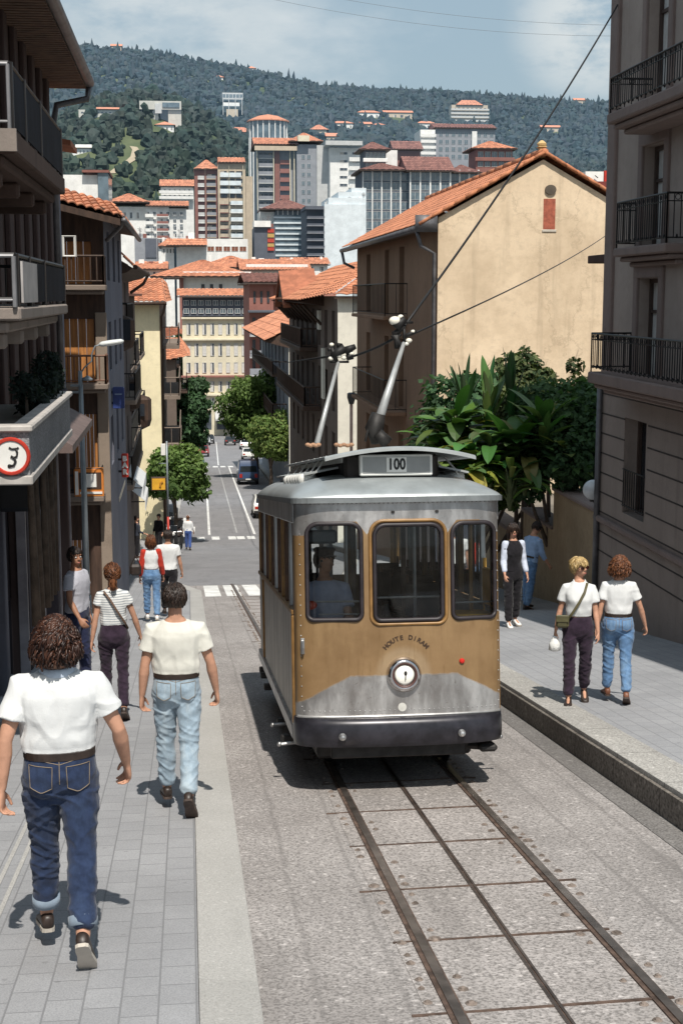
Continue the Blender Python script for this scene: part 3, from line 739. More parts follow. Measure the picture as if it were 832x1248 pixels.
mb = MB(); mb.ell((-.655, .17, 1.405), (.05, .03, .035)); mb.build('red_tail_lamp', mat('red_lens2', (.5, .05, .02), .35), tram)
mb = MB(); mb.box(-.68, -.44, .22, .26, 1.86, 1.965, .025); mb.build('sun_visor', M_BLACKR, tram)
def seat(x, y, m, rot=0):
    M = Matrix.Translation((x, y, 0)) @ Matrix.Rotation(rot, 4, 'Z')
    h = 0 if m is M_BROWNP else .19
    mb = MB(); mb.box(-.2, .2, -.18, .18, 1.08+h, 1.115+h, .008, M); mb.build('seat', m, tram)
    mb = MB(); mb.box(-.2, .2, .17, .20, 1.16+h, 1.45+h, .01, M); mb.build('seat_back', M_DARKI if h == 0 else m, tram)
    mb = MB()
    for a in (-.185, .185): mb.tube([M @ Vector((a, -.16, .6)), M @ Vector((a, -.16, 1.10+h))], .014, 6); mb.tube([M @ Vector((a, .18, .6)), M @ Vector((a, .19, 1.52+h))], .014, 6)
    mb.build('seat_frame', m, tram)
seat(.57, .40, mat('bright_ochre_wood', (.75, .40, .07), .45, var=.15), R(-90)); seat(.5, 1.5, M_BROWNP, 0)
for y in (2.4, 3.1, 3.8, 4.5):
    seat(-.5, y, M_BROWNP); seat(.5, y, M_BROWNP)
for x, y in ((.63, .5), (.30, 1.2), (-.28, 1.1), (-.25, 2.6), (.25, 3.3)):
    mb = MB(); mb.tube([(x, y, .6), (x, y, 2.12)], .016, 8); mb.build('grab_pole', M_GOLD if x > .6 else M_STEEL, tram)
mb = MB(); mb.box(-.15, .1, .5, .75, .6, 1.22, .02); mb.lathe([(.0, 1.22), (.11, 1.22), (.11, 1.26), (.03, 1.27), (.02, 1.36), (0, 1.36)], 16, Matrix.Translation((-.02, .62, 0))); mb.build('controller', M_IRON, tram)
# running gear
mb = MB(); mb.box(-.60, .60, .42, LEN-.3, .20, .40, .02); mb.box(-.52, .50, .12, .18, .255, .37, .01); mb.box(-.70, .70, .6, LEN-.3, .36, .44); mb.build('underframe', M_IRON, tram)
for y in (1.25, 4.0):
    for sg in (-1, 1):
        M = Matrix.Translation((sg*.465+.03, y, .235)) @ Matrix.Rotation(R(90), 4, 'Y')
        mb = MB(); mb.lathe([(.0, -.05), (.06, -.05), (.07, -.03), (.19, -.03), (.215, -.045), (.225, .03), (.25, .04), (.25, .055), (.06, .05), (0, .06)], 28, M); autosmooth(mb.build('wheel', M_IRON, tram), 40)
    mb = MB(); mb.tube([(-.46, y, .235), (.52, y, .235)], .04, 10); mb.build('axle', M_IRON, tram)
mb = MB(); mb.box(.60, .74, .10, .26, .27, .33, .02); mb.tube([(.55, .25, .30), (.69, .16, .30)], .03, 8); mb.build('brake_pipe', M_IRON, tram)
# --- trolley poles (drawn from world points)
def T(p): return TMI @ Vector(p)
M_POLE = mat('pole_grey', (.40, .41, .41), .45, .3, var=.12, scale=6)
M_BLK = mat('fitting_black', (.015, .014, .014), .6, .2, var=.3)
M_PORC = mat('porcelain', (.80, .76, .66), .25, var=.06)
lb, lt = atY(386, 541, 12.75), atY(412, 442, 13.4)
mb = MB(); mb.tube([T(lb), T(lt)], [.028, .017], 8); pl = mb.build('trolley_pole', M_POLE, tram, True)
mb = MB()
def seg(a, b, r0, r1=None): mb.tube([T(a), T(b)], [r0, r1 or r0], 7)
q = lambda x, y, Y=13.4: atY(x, y, Y)
mb.mi(0); seg(q(402, 441), q(425, 441), .012); seg(q(404, 434), q(420, 424), .03, .05); seg(q(420, 428), q(433, 422), .045, .025); seg(q(410, 440), q(404, 424), .02); seg(q(412, 424), q(413, 418), .012, .035); seg(q(422, 436), q(430, 434), .03); seg(q(402, 428), q(401, 424), .02)
mb.mi(1)
for x, y, r in ((404, 420, .018), (419, 436, .022), (428, 431, .022), (403, 437, .02), (413, 434, .02)): mb.ell(T(q(x, y)), (r*1.3, r, r))
mb.build('contact_head', [M_BLK, M_PORC], pl, True)
rb, rt_ = atY(462, 510, 12.3), atY(492, 418, 12.85)
mb = MB(); mb.tube([T(rb), T(rt_)], [.042, .018], 10); pr_ = mb.build('trolley_pole', M_POLE, tram, True)
mb = MB(); mb.tube([T(atY(458, 540, 12.25)), T(atY(456, 522, 12.3)), T(atY(461, 504, 12.3))], [.045, .085, .062], 8); mb.tube([T(atY(445, 538, 12.25)), T(atY(452, 506, 12.3))], .012, 6); mb.tube([T(atY(460, 528, 12.2)), T(atY(472, 540, 12.2))], [.05, .06], 8); mb.build('pole_spring', M_IRON, pr_, True)
mb = MB(); q = lambda x, y, Y=12.85: atY(x, y, Y)
seg(q(490, 425), q(479, 408), .02, .03); seg(q(479, 408), q(492, 398), .03, .02); seg(q(492, 398), q(493, 420), .014); seg(q(493, 410), q(507, 403), .02, .012); seg(q(482, 400), q(493, 388), .05, .035); seg(q(488, 392), q(503, 393), .02, .012); seg(q(483, 408), q(483, 425), .03, .02); seg(q(488, 424), q(497, 418), .012)
mb.mi(1)
for x, y, r in ((481, 391, .042), (498, 415, .022), (503, 404, .016), (495, 419, .018), (488, 386, .02)): mb.ell(T(q(x, y)), (r*1.35, r, r))
mb.build('contact_head', [M_BLK, M_PORC], pr_, True)
mb = MB()
for x0, x1 in ((375, 388), (410, 428)):
    for i in range(5):
        x = x0+(x1-x0)*i/4; mb.ell(T(atY(x, 542+i % 2, 12.4)), (.025, .025, .018))
mb.build('pole_base', [mat('rusty_cream', (.35, .2, .12), .7)], tram)
# overhead wires
M_WIRE = mat('black_cable', (.012, .012, .013), .6, var=.1)
def wire(name, pts, r, label, sag=0):
    P = [Vector(p) for p in pts]
    if len(P) == 2:
        a, b = P; P = [a.lerp(b, i/16)-Vector((0, 0, sag*4*(i/16)*(1-i/16))) for i in range(17)]
    mb = MB(); mb.tube(P, r, 6); return tag(mb.build(name, M_WIRE, None, True), label, 'cable')
wire('overhead_cable', [atY(490, 401, 12.85), atY(752, 6, 20.3)], .0125, 'thick dark cable rising from the right trolley pole to the right corner building', .12)
wire('overhead_cable', [atY(496, 410, 12.85), atY(742, 284, 36)], .009, 'thin dark cable running from the right trolley pole across the beige gable wall', .1)
wire('overhead_cable', [atY(488, 408, 12.85), atY(424, 436, 13.4)], .012, 'short dark cable between the two trolley pole heads', .02)
wire('overhead_cable', [atY(404, 434, 13.4), atY(348, 442, 52), atY(303, 430, 100)], .014, 'dark cable leading left from the left trolley pole head', 0)
# ================================================================== PEOPLE
M_SKIN = mat('skin', (.50, .27, .18), .55, var=.12, scale=14, spec=.3)
M_SKIND = mat('tanned_skin', (.34, .17, .105), .55, var=.12, scale=14, spec=.3)
def cloth(name, col, var=.10, scale=18, bump=.25, bscale=180, bdist=.0025, rough=.9, stripes=None, fade=None):
    if name in _MC: return _MC[name]
    m, nt, b = _nt(name); k = N(nt); v = k.coord(); n1 = k.noise(v, scale, 4, .6)
    c = k.mix(k.ramp(n1, .3, .7), tuple(q*(1-var) for q in col), tuple(min(1, q*(1+var)) for q in col))
    if fade: c = k.mix(k.ramp(k.noise(k.coord((1, 1, .3)), 9, 6, .75), .42, .70, 0, .6), c, fade)
    if stripes:
        z = k.math('ADD', k.sep(v)[2], k.math('MULTIPLY', k.noise(v, 5, 2), .012))
        f = k.math('FRACT', k.math('MULTIPLY', z, stripes[1])); c = k.mix(k.ramp(k.math('ABSOLUTE', k.math('SUBTRACT', f, .5)), .30, .36), c, stripes[0])
    k.l(c, b.inputs['Base Color']); b.inputs['Roughness'].default_value = rough; b.inputs['Specular IOR Level'].default_value = .15
    try: b.inputs['Sheen Weight'].default_value = .15
    except Exception: pass
    h = k.math('ADD', k.noise(v, bscale, 2), k.math('MULTIPLY', k.noise(k.coord((1, 1, .6)), 16, 4), 3.0)); k.bump(h, bump, bdist, b)
    _MC[name] = m; return m
C_WHITE = cloth('white_cotton', (.66, .67, .67), .03, 14, .35)
C_CREAM = cloth('cream_cotton', (.64, .63, .57), .04, 14, .35)
C_STRIPE = cloth('striped_cotton', (.70, .71, .70), .03, stripes=((.30, .33, .36), 42))
C_GREY = cloth('grey_cotton', (.42, .42, .47), .05)
C_NAVYJ = cloth('dark_denim', (.020, .032, .070), .25, 22, .45, 260, fade=(.038, .060, .118))
C_LITEJ = cloth('pale_denim', (.27, .35, .42), .15, 18, .45, 260, fade=(.45, .52, .56))
C_BLUEJ = cloth('blue_denim', (.10, .19, .34), .2, 18, .45, 260, fade=(.22, .33, .46))
C_PLUM = cloth('plum_cotton', (.032, .020, .034), .25)
C_BLACKC = cloth('black_cotton', (.014, .013, .016), .3)
C_RED = cloth('red_knit', (.42, .035, .02), .15)
C_SKY = cloth('sky_blue_cotton', (.26, .38, .58), .1)
C_LAV = cloth('lavender_cotton', (.30, .32, .42), .08)
M_LEATHER = mat('dark_leather', (.028, .018, .014), .45, var=.3, scale=20)
M_SOLE = mat('pale_sole', (.42, .38, .33), .8, var=.2)
M_DSOLE = mat('brown_sole', (.06, .04, .032), .75, var=.3, scale=25, bump=.4, bscale=90)
M_SNEAK = mat('white_shoe', (.75, .74, .72), .6, var=.05)
M_THREAD = mat('ochre_thread', (.22, .17, .12), .8)
M_EYEW = mat('eye_white', (.7, .68, .65), .2); M_EYED = mat('eye_dark', (.02, .012, .008), .1)
M_LIP = mat('lip', (.38, .12, .10), .5)
def hair_mat(name, a, b):
    if name in _MC: return _MC[name]
    m, nt, bs = _nt(name); k = N(nt); at = k.n('ShaderNodeAttribute'); at.attribute_name = 'Col'; s = k.n('ShaderNodeSeparateColor'); k.l(at.outputs[0], s.inputs[0])
    c = k.mix(s.outputs[0], a, b); k.l(c, bs.inputs['Base Color']); bs.inputs['Roughness'].default_value = .42; bs.inputs['Specular IOR Level'].default_value = .4
    _MC[name] = m; return m
H_BROWN = hair_mat('brown_hair', (.010, .004, .003), (.085, .034, .019))
H_DARK = hair_mat('dark_hair', (.008, .005, .004), (.045, .026, .018))
H_AUB = hair_mat('auburn_hair', (.045, .015, .006), (.22, .085, .035))
H_BLOND = hair_mat('blond_hair', (.24, .15, .05), (.70, .52, .26))

def remesh(mb, name, voxel, smooth=2, mats=None, fold=None, sfac=.5):
    me = mb.mesh(name, mats or M_SKIN); o = bpy.data.objects.new('t', me); COL.objects.link(o)
    md = o.modifiers.new('r', 'REMESH'); md.mode = 'VOXEL'; md.voxel_size = voxel; md.use_smooth_shade = True
    if smooth: s = o.modifiers.new('s', 'SMOOTH'); s.factor = sfac; s.iterations = smooth
    dg = bpy.context.evaluated_depsgraph_get(); ev = o.evaluated_get(dg); out = bpy.data.meshes.new_from_object(ev)
    bpy.data.objects.remove(o); bpy.data.meshes.remove(me); out.name = name
    n = len(out.vertices)
    if fold and n:
        co = np.empty(n*3, np.float32); out.vertices.foreach_get('co', co); co = co.reshape(-1, 3)
        no = np.empty(n*3, np.float32); out.vertices.foreach_get('normal', no); no = no.reshape(-1, 3)
        d = np.array([fold(Vector(c)) for c in co], np.float32); co += no*d[:, None]; out.vertices.foreach_set('co', co.ravel())
    out.materials.clear()
    for m in (mats if isinstance(mats, (list, tuple)) else [mats or M_SKIN]): out.materials.append(m)
    out.polygons.foreach_set('use_smooth', np.ones(len(out.polygons), dtype=bool)); out.update(); return out
def ering(c, rx, ry, n=20, p=2.3, M=None):
    r = []
    for j in range(n):
        a = 2*math.pi*j/n; ca, sa = math.cos(a), math.sin(a)
        q = Vector((c[0]+rx*math.copysign(abs(ca)**(2/p), ca), c[1]+ry*math.copysign(abs(sa)**(2/p), sa), c[2])); r.append(M @ q if M is not None else q)
    return r
def limb(mb, pts, rad, n=14, flat=None):
    """tapered limb with rounded ends"""
    P = [Vector(p) for p in pts]; a = (P[0]-P[1]).normalized(); b = (P[-1]-P[-2]).normalized()
    P = [P[0]+a*rad[0]*.75, P[0]+a*rad[0]*.45]+P+[P[-1]+b*rad[-1]*.45, P[-1]+b*rad[-1]*.75]
    rr_ = [rad[0]*.5, rad[0]*.88]+list(rad)+[rad[-1]*.88, rad[-1]*.5]
    mb.tube(P, rr_, n, True, None, flat)
def hand(mb, w, d, t, nrm, s, curl=1.0, spread=1.0):
    """w wrist, d along, t towards the thumb, nrm out of the palm"""
    d = d.normalized(); t = (t-d*t.dot(d)).normalized(); nrm = (nrm-d*nrm.dot(d)-t*nrm.dot(t)).normalized()
    rs = []
    for l, hw, th in ((-.02, .024, .020), (.0, .026, .019), (.03, .036, .019), (.06, .042, .018), (.085, .042, .015), (.095, .037, .010)):
        c = w+d*(l*s); rs.append([c+t*(hw*s*math.cos(q))+nrm*(th*s*math.sin(q)) for q in [2*math.pi*j/14 for j in range(14)]])
    mb.rings(rs, True)
    for i, (o, L, r) in enumerate(((.033, .072, .0088), (.0115, .080, .0092), (-.0105, .074, .0088), (-.0315, .058, .0078))):
        base = w+d*(.078*s)+t*(o*s); dirv = (d+t*(o*1.6*spread)).normalized(); pts = [base]; ang = 0; cur = base
        for f, a in ((.42, 16), (.32, 26), (.26, 20)):
            ang += R(a*curl*(1+.14*i)); cur = cur+(dirv*math.cos(ang)+nrm*math.sin(ang))*(L*f*s+.003); pts.append(cur)
        limb(mb, pts, [r*s*1.05, r*s, r*s*.93, r*s*.82], 8)
    b = w+d*(.022*s)+t*(.026*s)+nrm*(.004*s); p1 = b+(d*.6+t*.62+nrm*.25).normalized()*(.034*s); p2 = p1+(d*.86+t*.30+nrm*.35).normalized()*(.030*s); p3 = p2+(d*.93+t*.02+nrm*.4).normalized()*(.024*s)
    limb(mb, [b, p1, p2, p3], [.014*s, .0112*s, .010*s, .0085*s], 8)
def fk(P):
    """joint positions for pose P (dict), local frame: facing +Y, feet at z=0"""
    s = P['H']/1.75; J = {}; fem = P.get('fem', False)
    zh = .915*s; L1, L2 = .43*s, .405*s
    hw = (.088 if not fem else .090)*s
    legs = {}
    for sd, (th, kn, ft) in (('L', P['legL']), ('R', P['legR'])):
        sg = -1 if sd == 'L' else 1
        th_, kn_ = R(th), R(kn); out = R(P.get('ab', 2.0))
        hip = Vector((sg*hw, 0, zh)); knee = hip+Vector((sg*math.sin(out)*L1*.4, math.sin(th_)*L1, -math.cos(th_)*L1)); sh = th_-kn_
        ank = knee+Vector((0, math.sin(sh)*L2, -math.cos(sh)*L2)); fd = Vector((sg*math.sin(R(P.get('toe', 7))), math.cos(R(ft)), -math.sin(R(ft)))).normalized()
        legs[sd] = (hip, knee, ank, fd)
    drop = 1e9
    for sd in legs:
        hip, knee, ank, fd = legs[sd]; up = Vector((1, 0, 0)).cross(fd).normalized()
        for a, b in ((-.055, -.085), (.14, -.085), (.19, -.075)):
            p = ank+fd*(a*s)+up*(b*s); drop = min(drop, p.z-P.get('slope', 0)*p.y)
    off = Vector((0, 0, -drop)); J['off'] = -drop
    for sd in legs:
        J['hip'+sd], J['knee'+sd], J['ank'+sd] = [q+off for q in legs[sd][:3]]; J['fd'+sd] = legs[sd][3]
    J['z0'] = -drop; J['s'] = s
    lean = R(P.get('lean', 0)); piv = Vector((0, 0, zh))+off
    ML = Matrix.Translation(piv) @ Matrix.Rotation(-lean, 4, 'X') @ Matrix.Rotation(R(P.get('sway', 0)), 4, 'Y') @ Matrix.Translation(-piv); J['ML'] = ML
    sw = (.172 if not fem else .148)*s*P.get('bulk', 1)
    for sd in 'LR':
        sg = -1 if sd == 'L' else 1; fl, ab, el = P['arm'+sd]
        S = ML @ (Vector((sg*sw, -.005*s, 1.388*s))+off); fl_, ab_, el_ = R(fl), R(ab), R(el)
        ud = Vector((sg*math.sin(ab_), math.sin(fl_)*math.cos(ab_), -math.cos(fl_)*math.cos(ab_)))
        E = S+ud*(.285*s); ab2 = ab_*P.get('abf', .75)
        f2 = Vector((sg*math.sin(ab2), math.sin(fl_+el_)*math.cos(ab2), -math.cos(fl_+el_)*math.cos(ab2)))
        W = E+f2*(.25*s); J['sh'+sd], J['el'+sd], J['wr'+sd], J['hd'+sd] = S, E, W, f2
    yaw = R(P.get('head', 0)); hc = ML @ (Vector((0, -.012*s, 1.50*s))+off)
    J['HM'] = Matrix.Translation(hc) @ ML.to_3x3().to_4x4() @ Matrix.Rotation(-yaw, 4, 'Z') @ Matrix.Rotation(R(-P.get('nod', 0)), 4, 'X') @ Matrix.Scale(s*P.get('hs', 1), 4)
    return J
TORSO_M = [(.76, .05, .05, 0), (.81, .11, .09, 0), (.86, .158, .112, -.004), (.93, .168, .122, -.010), (1.00, .158, .112, -.004), (1.07, .148, .104, .004), (1.16, .152, .112, .006), (1.26, .172, .122, .004), (1.34, .176, .122, 0), (1.40, .150, .102, -.004), (1.44, .100, .078, -.008), (1.47, .066, .066, -.010), (1.50, .056, .06, -.008)]
TORSO_F = [(.76, .05, .05, 0), (.81, .115, .09, 0), (.86, .168, .118, -.008), (.93, .170, .128, -.016), (1.00, .150, .112, -.006), (1.07, .128, .096, .002), (1.16, .132, .104, .010), (1.26, .148, .124, .016), (1.34, .150, .112, .006), (1.40, .136, .092, -.002), (1.44, .092, .070, -.008), (1.47, .054, .056, -.010), (1.50, .047, .052, -.008)]
def torso(mb, J, P, z0, z1, inf=0.0, infx=0.0, blouse=None):
    s = J['s']; bk = P.get('bulk', 1); tab = TORSO_F if P.get('fem') else TORSO_M
    zs_ = np.array([t[0] for t in tab]); n = 18; rs = []
    for i in range(n+1):
        z = z0+(z1-z0)*i/n; rx = np.interp(z, zs_, [t[1] for t in tab])*bk+inf+infx; ry = np.interp(z, zs_, [t[2] for t in tab])*bk+inf; cy = np.interp(z, zs_, [t[3] for t in tab])
        if blouse: b = blouse*math.exp(-((z-z0-.055)/.05)**2); rx += b; ry += b
        rs.append(ering((0, cy*s, z*s+J['off']), rx*s, ry*s, 24, 2.4, J['ML']))
    mb.rings(rs, True)
def head_mesh(mb, M):
    E = lambda c, r: mb.ell(c, r, M, 18, 12)
    E((0, -.008, .155), (.076, .096, .098)); E((0, .022, .088), (.060, .070, .062)); E((0, .064, .052), (.026, .024, .020)); E((0, .045, .075), (.045, .04, .04))
    mb.tube([M @ Vector(p) for p in ((0, .084, .142), (0, .100, .118), (0, .108, .102))], [.009*M.to_scale().x, .013*M.to_scale().x, .017*M.to_scale().x], 8)
    for x in (-.011, .011): E((x, .098, .100), (.009, .010, .007))
    E((0, .082, .164), (.052, .018, .012)); E((0, .088, .070), (.024, .010, .006)); E((0, .086, .060), (.021, .010, .007))
    for sg in (-1, 1): E((sg*.079, -.006, .125), (.010, .020, .032)); E((sg*.045, .058, .105), (.020, .022, .018))
    mb.tube([M @ Vector(p) for p in ((0, -.014, -.07), (0, -.012, .0), (0, -.006, .09))], [.060*M.to_scale().x, .054*M.to_scale().x, .052*M.to_scale().x], 14)
def hair_obj(kind, M, m, parent, seed=1, dens=1.0, name='hair'):
    r_ = random.Random(seed); mb = MB(); sc = M.to_scale().x; inv = M
    C = Vector((0, -.012, .150)); A = Vector((.080, .100, .098))
    spec = dict(short=(1300, .050, .006, 0), curly=(1050, .086, .022, 1), bob=(900, .13, .010, .35), pony=(900, .13, .006, 0), blond=(1100, .095, .016, .25))[kind]
    n, L, jit, cur = spec
    # under-shell
    th = {'short': 1.05, 'curly': 1.05, 'bob': 1.08, 'pony': 1.03, 'blond': 1.10}[kind]
    sh = MB(); low = {'short': .105, 'curly': .062, 'bob': .05, 'pony': .10, 'blond': .07}[kind]
    rs = []
    nv, nu = 16, 26
    for i in range(nv+1):
        t = math.pi*(.02+.96*i/nv); z = math.cos(t); ring = []
        for j in range(nu):
            a = 2*math.pi*j/nu; d = Vector((math.sin(t)*math.cos(a), math.sin(t)*math.sin(a), z))
            f = th*(1+ (.07 if kind == 'curly' else .025)*noise.noise(d*3.1+Vector((seed, 0, 0))))
            p = C+Vector((A.x*d.x*f, A.y*d.y*f, A.z*d.z*f)); p.z = max(p.z, low)
            if d.y > .30 and d.z < .52: p = C+Vector((A.x*d.x*.86, A.y*d.y*.72, A.z*d.z*.9))
            if abs(d.x) > .7 and d.z < .05 and kind in ('short', 'pony'): p = C+Vector((A.x*d.x*.95, A.y*d.y, A.z*d.z))
            ring.append(M @ p)
        rs.append(ring)
    mb.col = (.18, 0, 0); mb.rings(rs, True)
    for i in range(int(n*dens)):
        while True:
            d = Vector((r_.gauss(0, 1), r_.gauss(0, 1), r_.gauss(0, 1))).normalized()
            if d.y > .32 and d.z < (.50 if kind != 'blond' else .62): continue
            if d.z < (-.35 if kind in ('short', 'pony') else -.55): continue
            break
        p = C+Vector((A.x*d.x*1.0, A.y*d.y*1.0, A.z*d.z*1.0)); l = L*r_.uniform(.6, 1.15); k = 7; pts = []
        if kind == 'curly':
            l *= (.55 if d.z > .45 else (.9 if d.z > 0 else 1.12))
            v = (d*1.0+Vector((0, -.1, -.5))).normalized(); ph = r_.uniform(0, 6.28); e1 = v.orthogonal().normalized(); e2 = v.cross(e1); rad = r_.uniform(.007, .014); tw = r_.uniform(3.5, 6.5)
            k = 11; q = p-d*.004
            for j in range(k):
                f = j/(k-1); vv_ = (v*(1-.55*f)+Vector((0, 0, -1.0))*f*.9); q = q+vv_*(l/k); pts.append(q+(e1*math.cos(ph+tw*f)+e2*math.sin(ph+tw*f))*rad*min(1, f*2.5))
            w0 = r_.uniform(.0038, .0075)
        else:
            if kind == 'pony': tan = Vector((-d.x*.9, -1.0, -.55 if d.z > -.1 else .5))
            elif kind == 'short': tan = Vector((d.x*.3, -.55*(1 if d.z > .2 else .2)+(.5 if d.y > .2 else 0), -1.0))
            else: tan = Vector((d.x*.75, -.25+(.9 if (d.y > .0 and d.z > .4) else 0), -1.0))
            q = p+d*r_.uniform(.002, .010)
            for j in range(k):
                f = j/(k-1); nn = Vector(((q-C).x/A.x**2, (q-C).y/A.y**2, (q-C).z/A.z**2)).normalized()
                tv = (tan-nn*tan.dot(nn)).normalized() if kind != 'bob' or f < .5 else Vector((d.x*.25, -.1, -1)).normalized()
                q = q+(tv+nn*(.18*(r_.random()-.2)))*(l/k)+Vector((r_.gauss(0, jit*.12), r_.gauss(0, jit*.12), 0)); 
                e = Vector(((q-C).x/A.x, (q-C).y/A.y, (q-C).z/A.z))
                if e.length < 1.06: q = C+Vector((A.x*e.x, A.y*e.y, A.z*e.z))/e.length*1.06
                pts.append(q.copy())
            w0 = r_.uniform(.003, .006)
        g = r_.random()**1.4; k = len(pts)
        mb.tube([M @ q for q in pts], [sc*w0*(.6+.6*math.sin(math.pi*min(1, .15+.75*j/(k-1)))) for j in range(k)], 4, True, (g, 0, 0))
    if kind == 'pony':
        for i in range(90):
            o = Vector((r_.gauss(0, .011), -.108+r_.gauss(0, .008), .125+r_.gauss(0, .010))); pts = [o+Vector((r_.gauss(0, .004)+(r_.random()-.5)*.03*j/6, -.028*math.sin(min(1.6, j*.45)), -.028*j)) for j in range(6)]
            mb.tube([M @ q for q in pts], [sc*.006]*5+[sc*.002], 4, True, (r_.random(), 0, 0))
    return mb.build(name, m, parent, True)
def shoe(P, J, sd, m, msole, parent, high=.0):
    s = J['s']; ank, fd = J['ank'+sd], J['fd'+sd]; sdv = Vector((1, 0, 0)); sdv = (sdv-fd*sdv.dot(fd)).normalized(); up = sdv.cross(fd).normalized()
    M = Matrix((sdv, fd, up)).transposed().to_4x4(); M.translation = ank
    mb = MB(); rs = []
    for y, w_, t, b in ((-.070, .018, -.02, -.072), (-.062, .030, -.005, -.078), (-.03, .036, .005, -.078), (.02, .037, -.002, -.078), (.07, .041, -.024, -.078), (.12, .046, -.042, -.078), (.16, .043, -.052, -.077), (.185, .030, -.058, -.074), (.197, .014, -.062, -.07)):
        c = (t+b)/2; rs.append([M @ Vector((w_*s*math.copysign(abs(math.cos(a))**.8, math.cos(a)), y*s, (c+(t-b)/2*math.copysign(abs(math.sin(a))**.8, math.sin(a)))*s)) for a in [2*math.pi*j/14 for j in range(14)]])
    mb.rings(rs, True); sh = mb.build('shoe', m, parent, True)
    mb = MB(); out = [(-.072, .018), (-.06, .033), (-.02, .038), (.03, .036), (.08, .043), (.125, .049), (.165, .046), (.19, .030), (.203, .012)]
    poly = [(x, y) for y, x in out]+[(-x, y) for y, x in reversed(out)]
    mb.rings([[M @ Vector((x*s, y*s, z*s)) for x, y in poly] for z in (-.092, -.088, -.072)], True); mb.build('sole', msole, sh)
    return sh
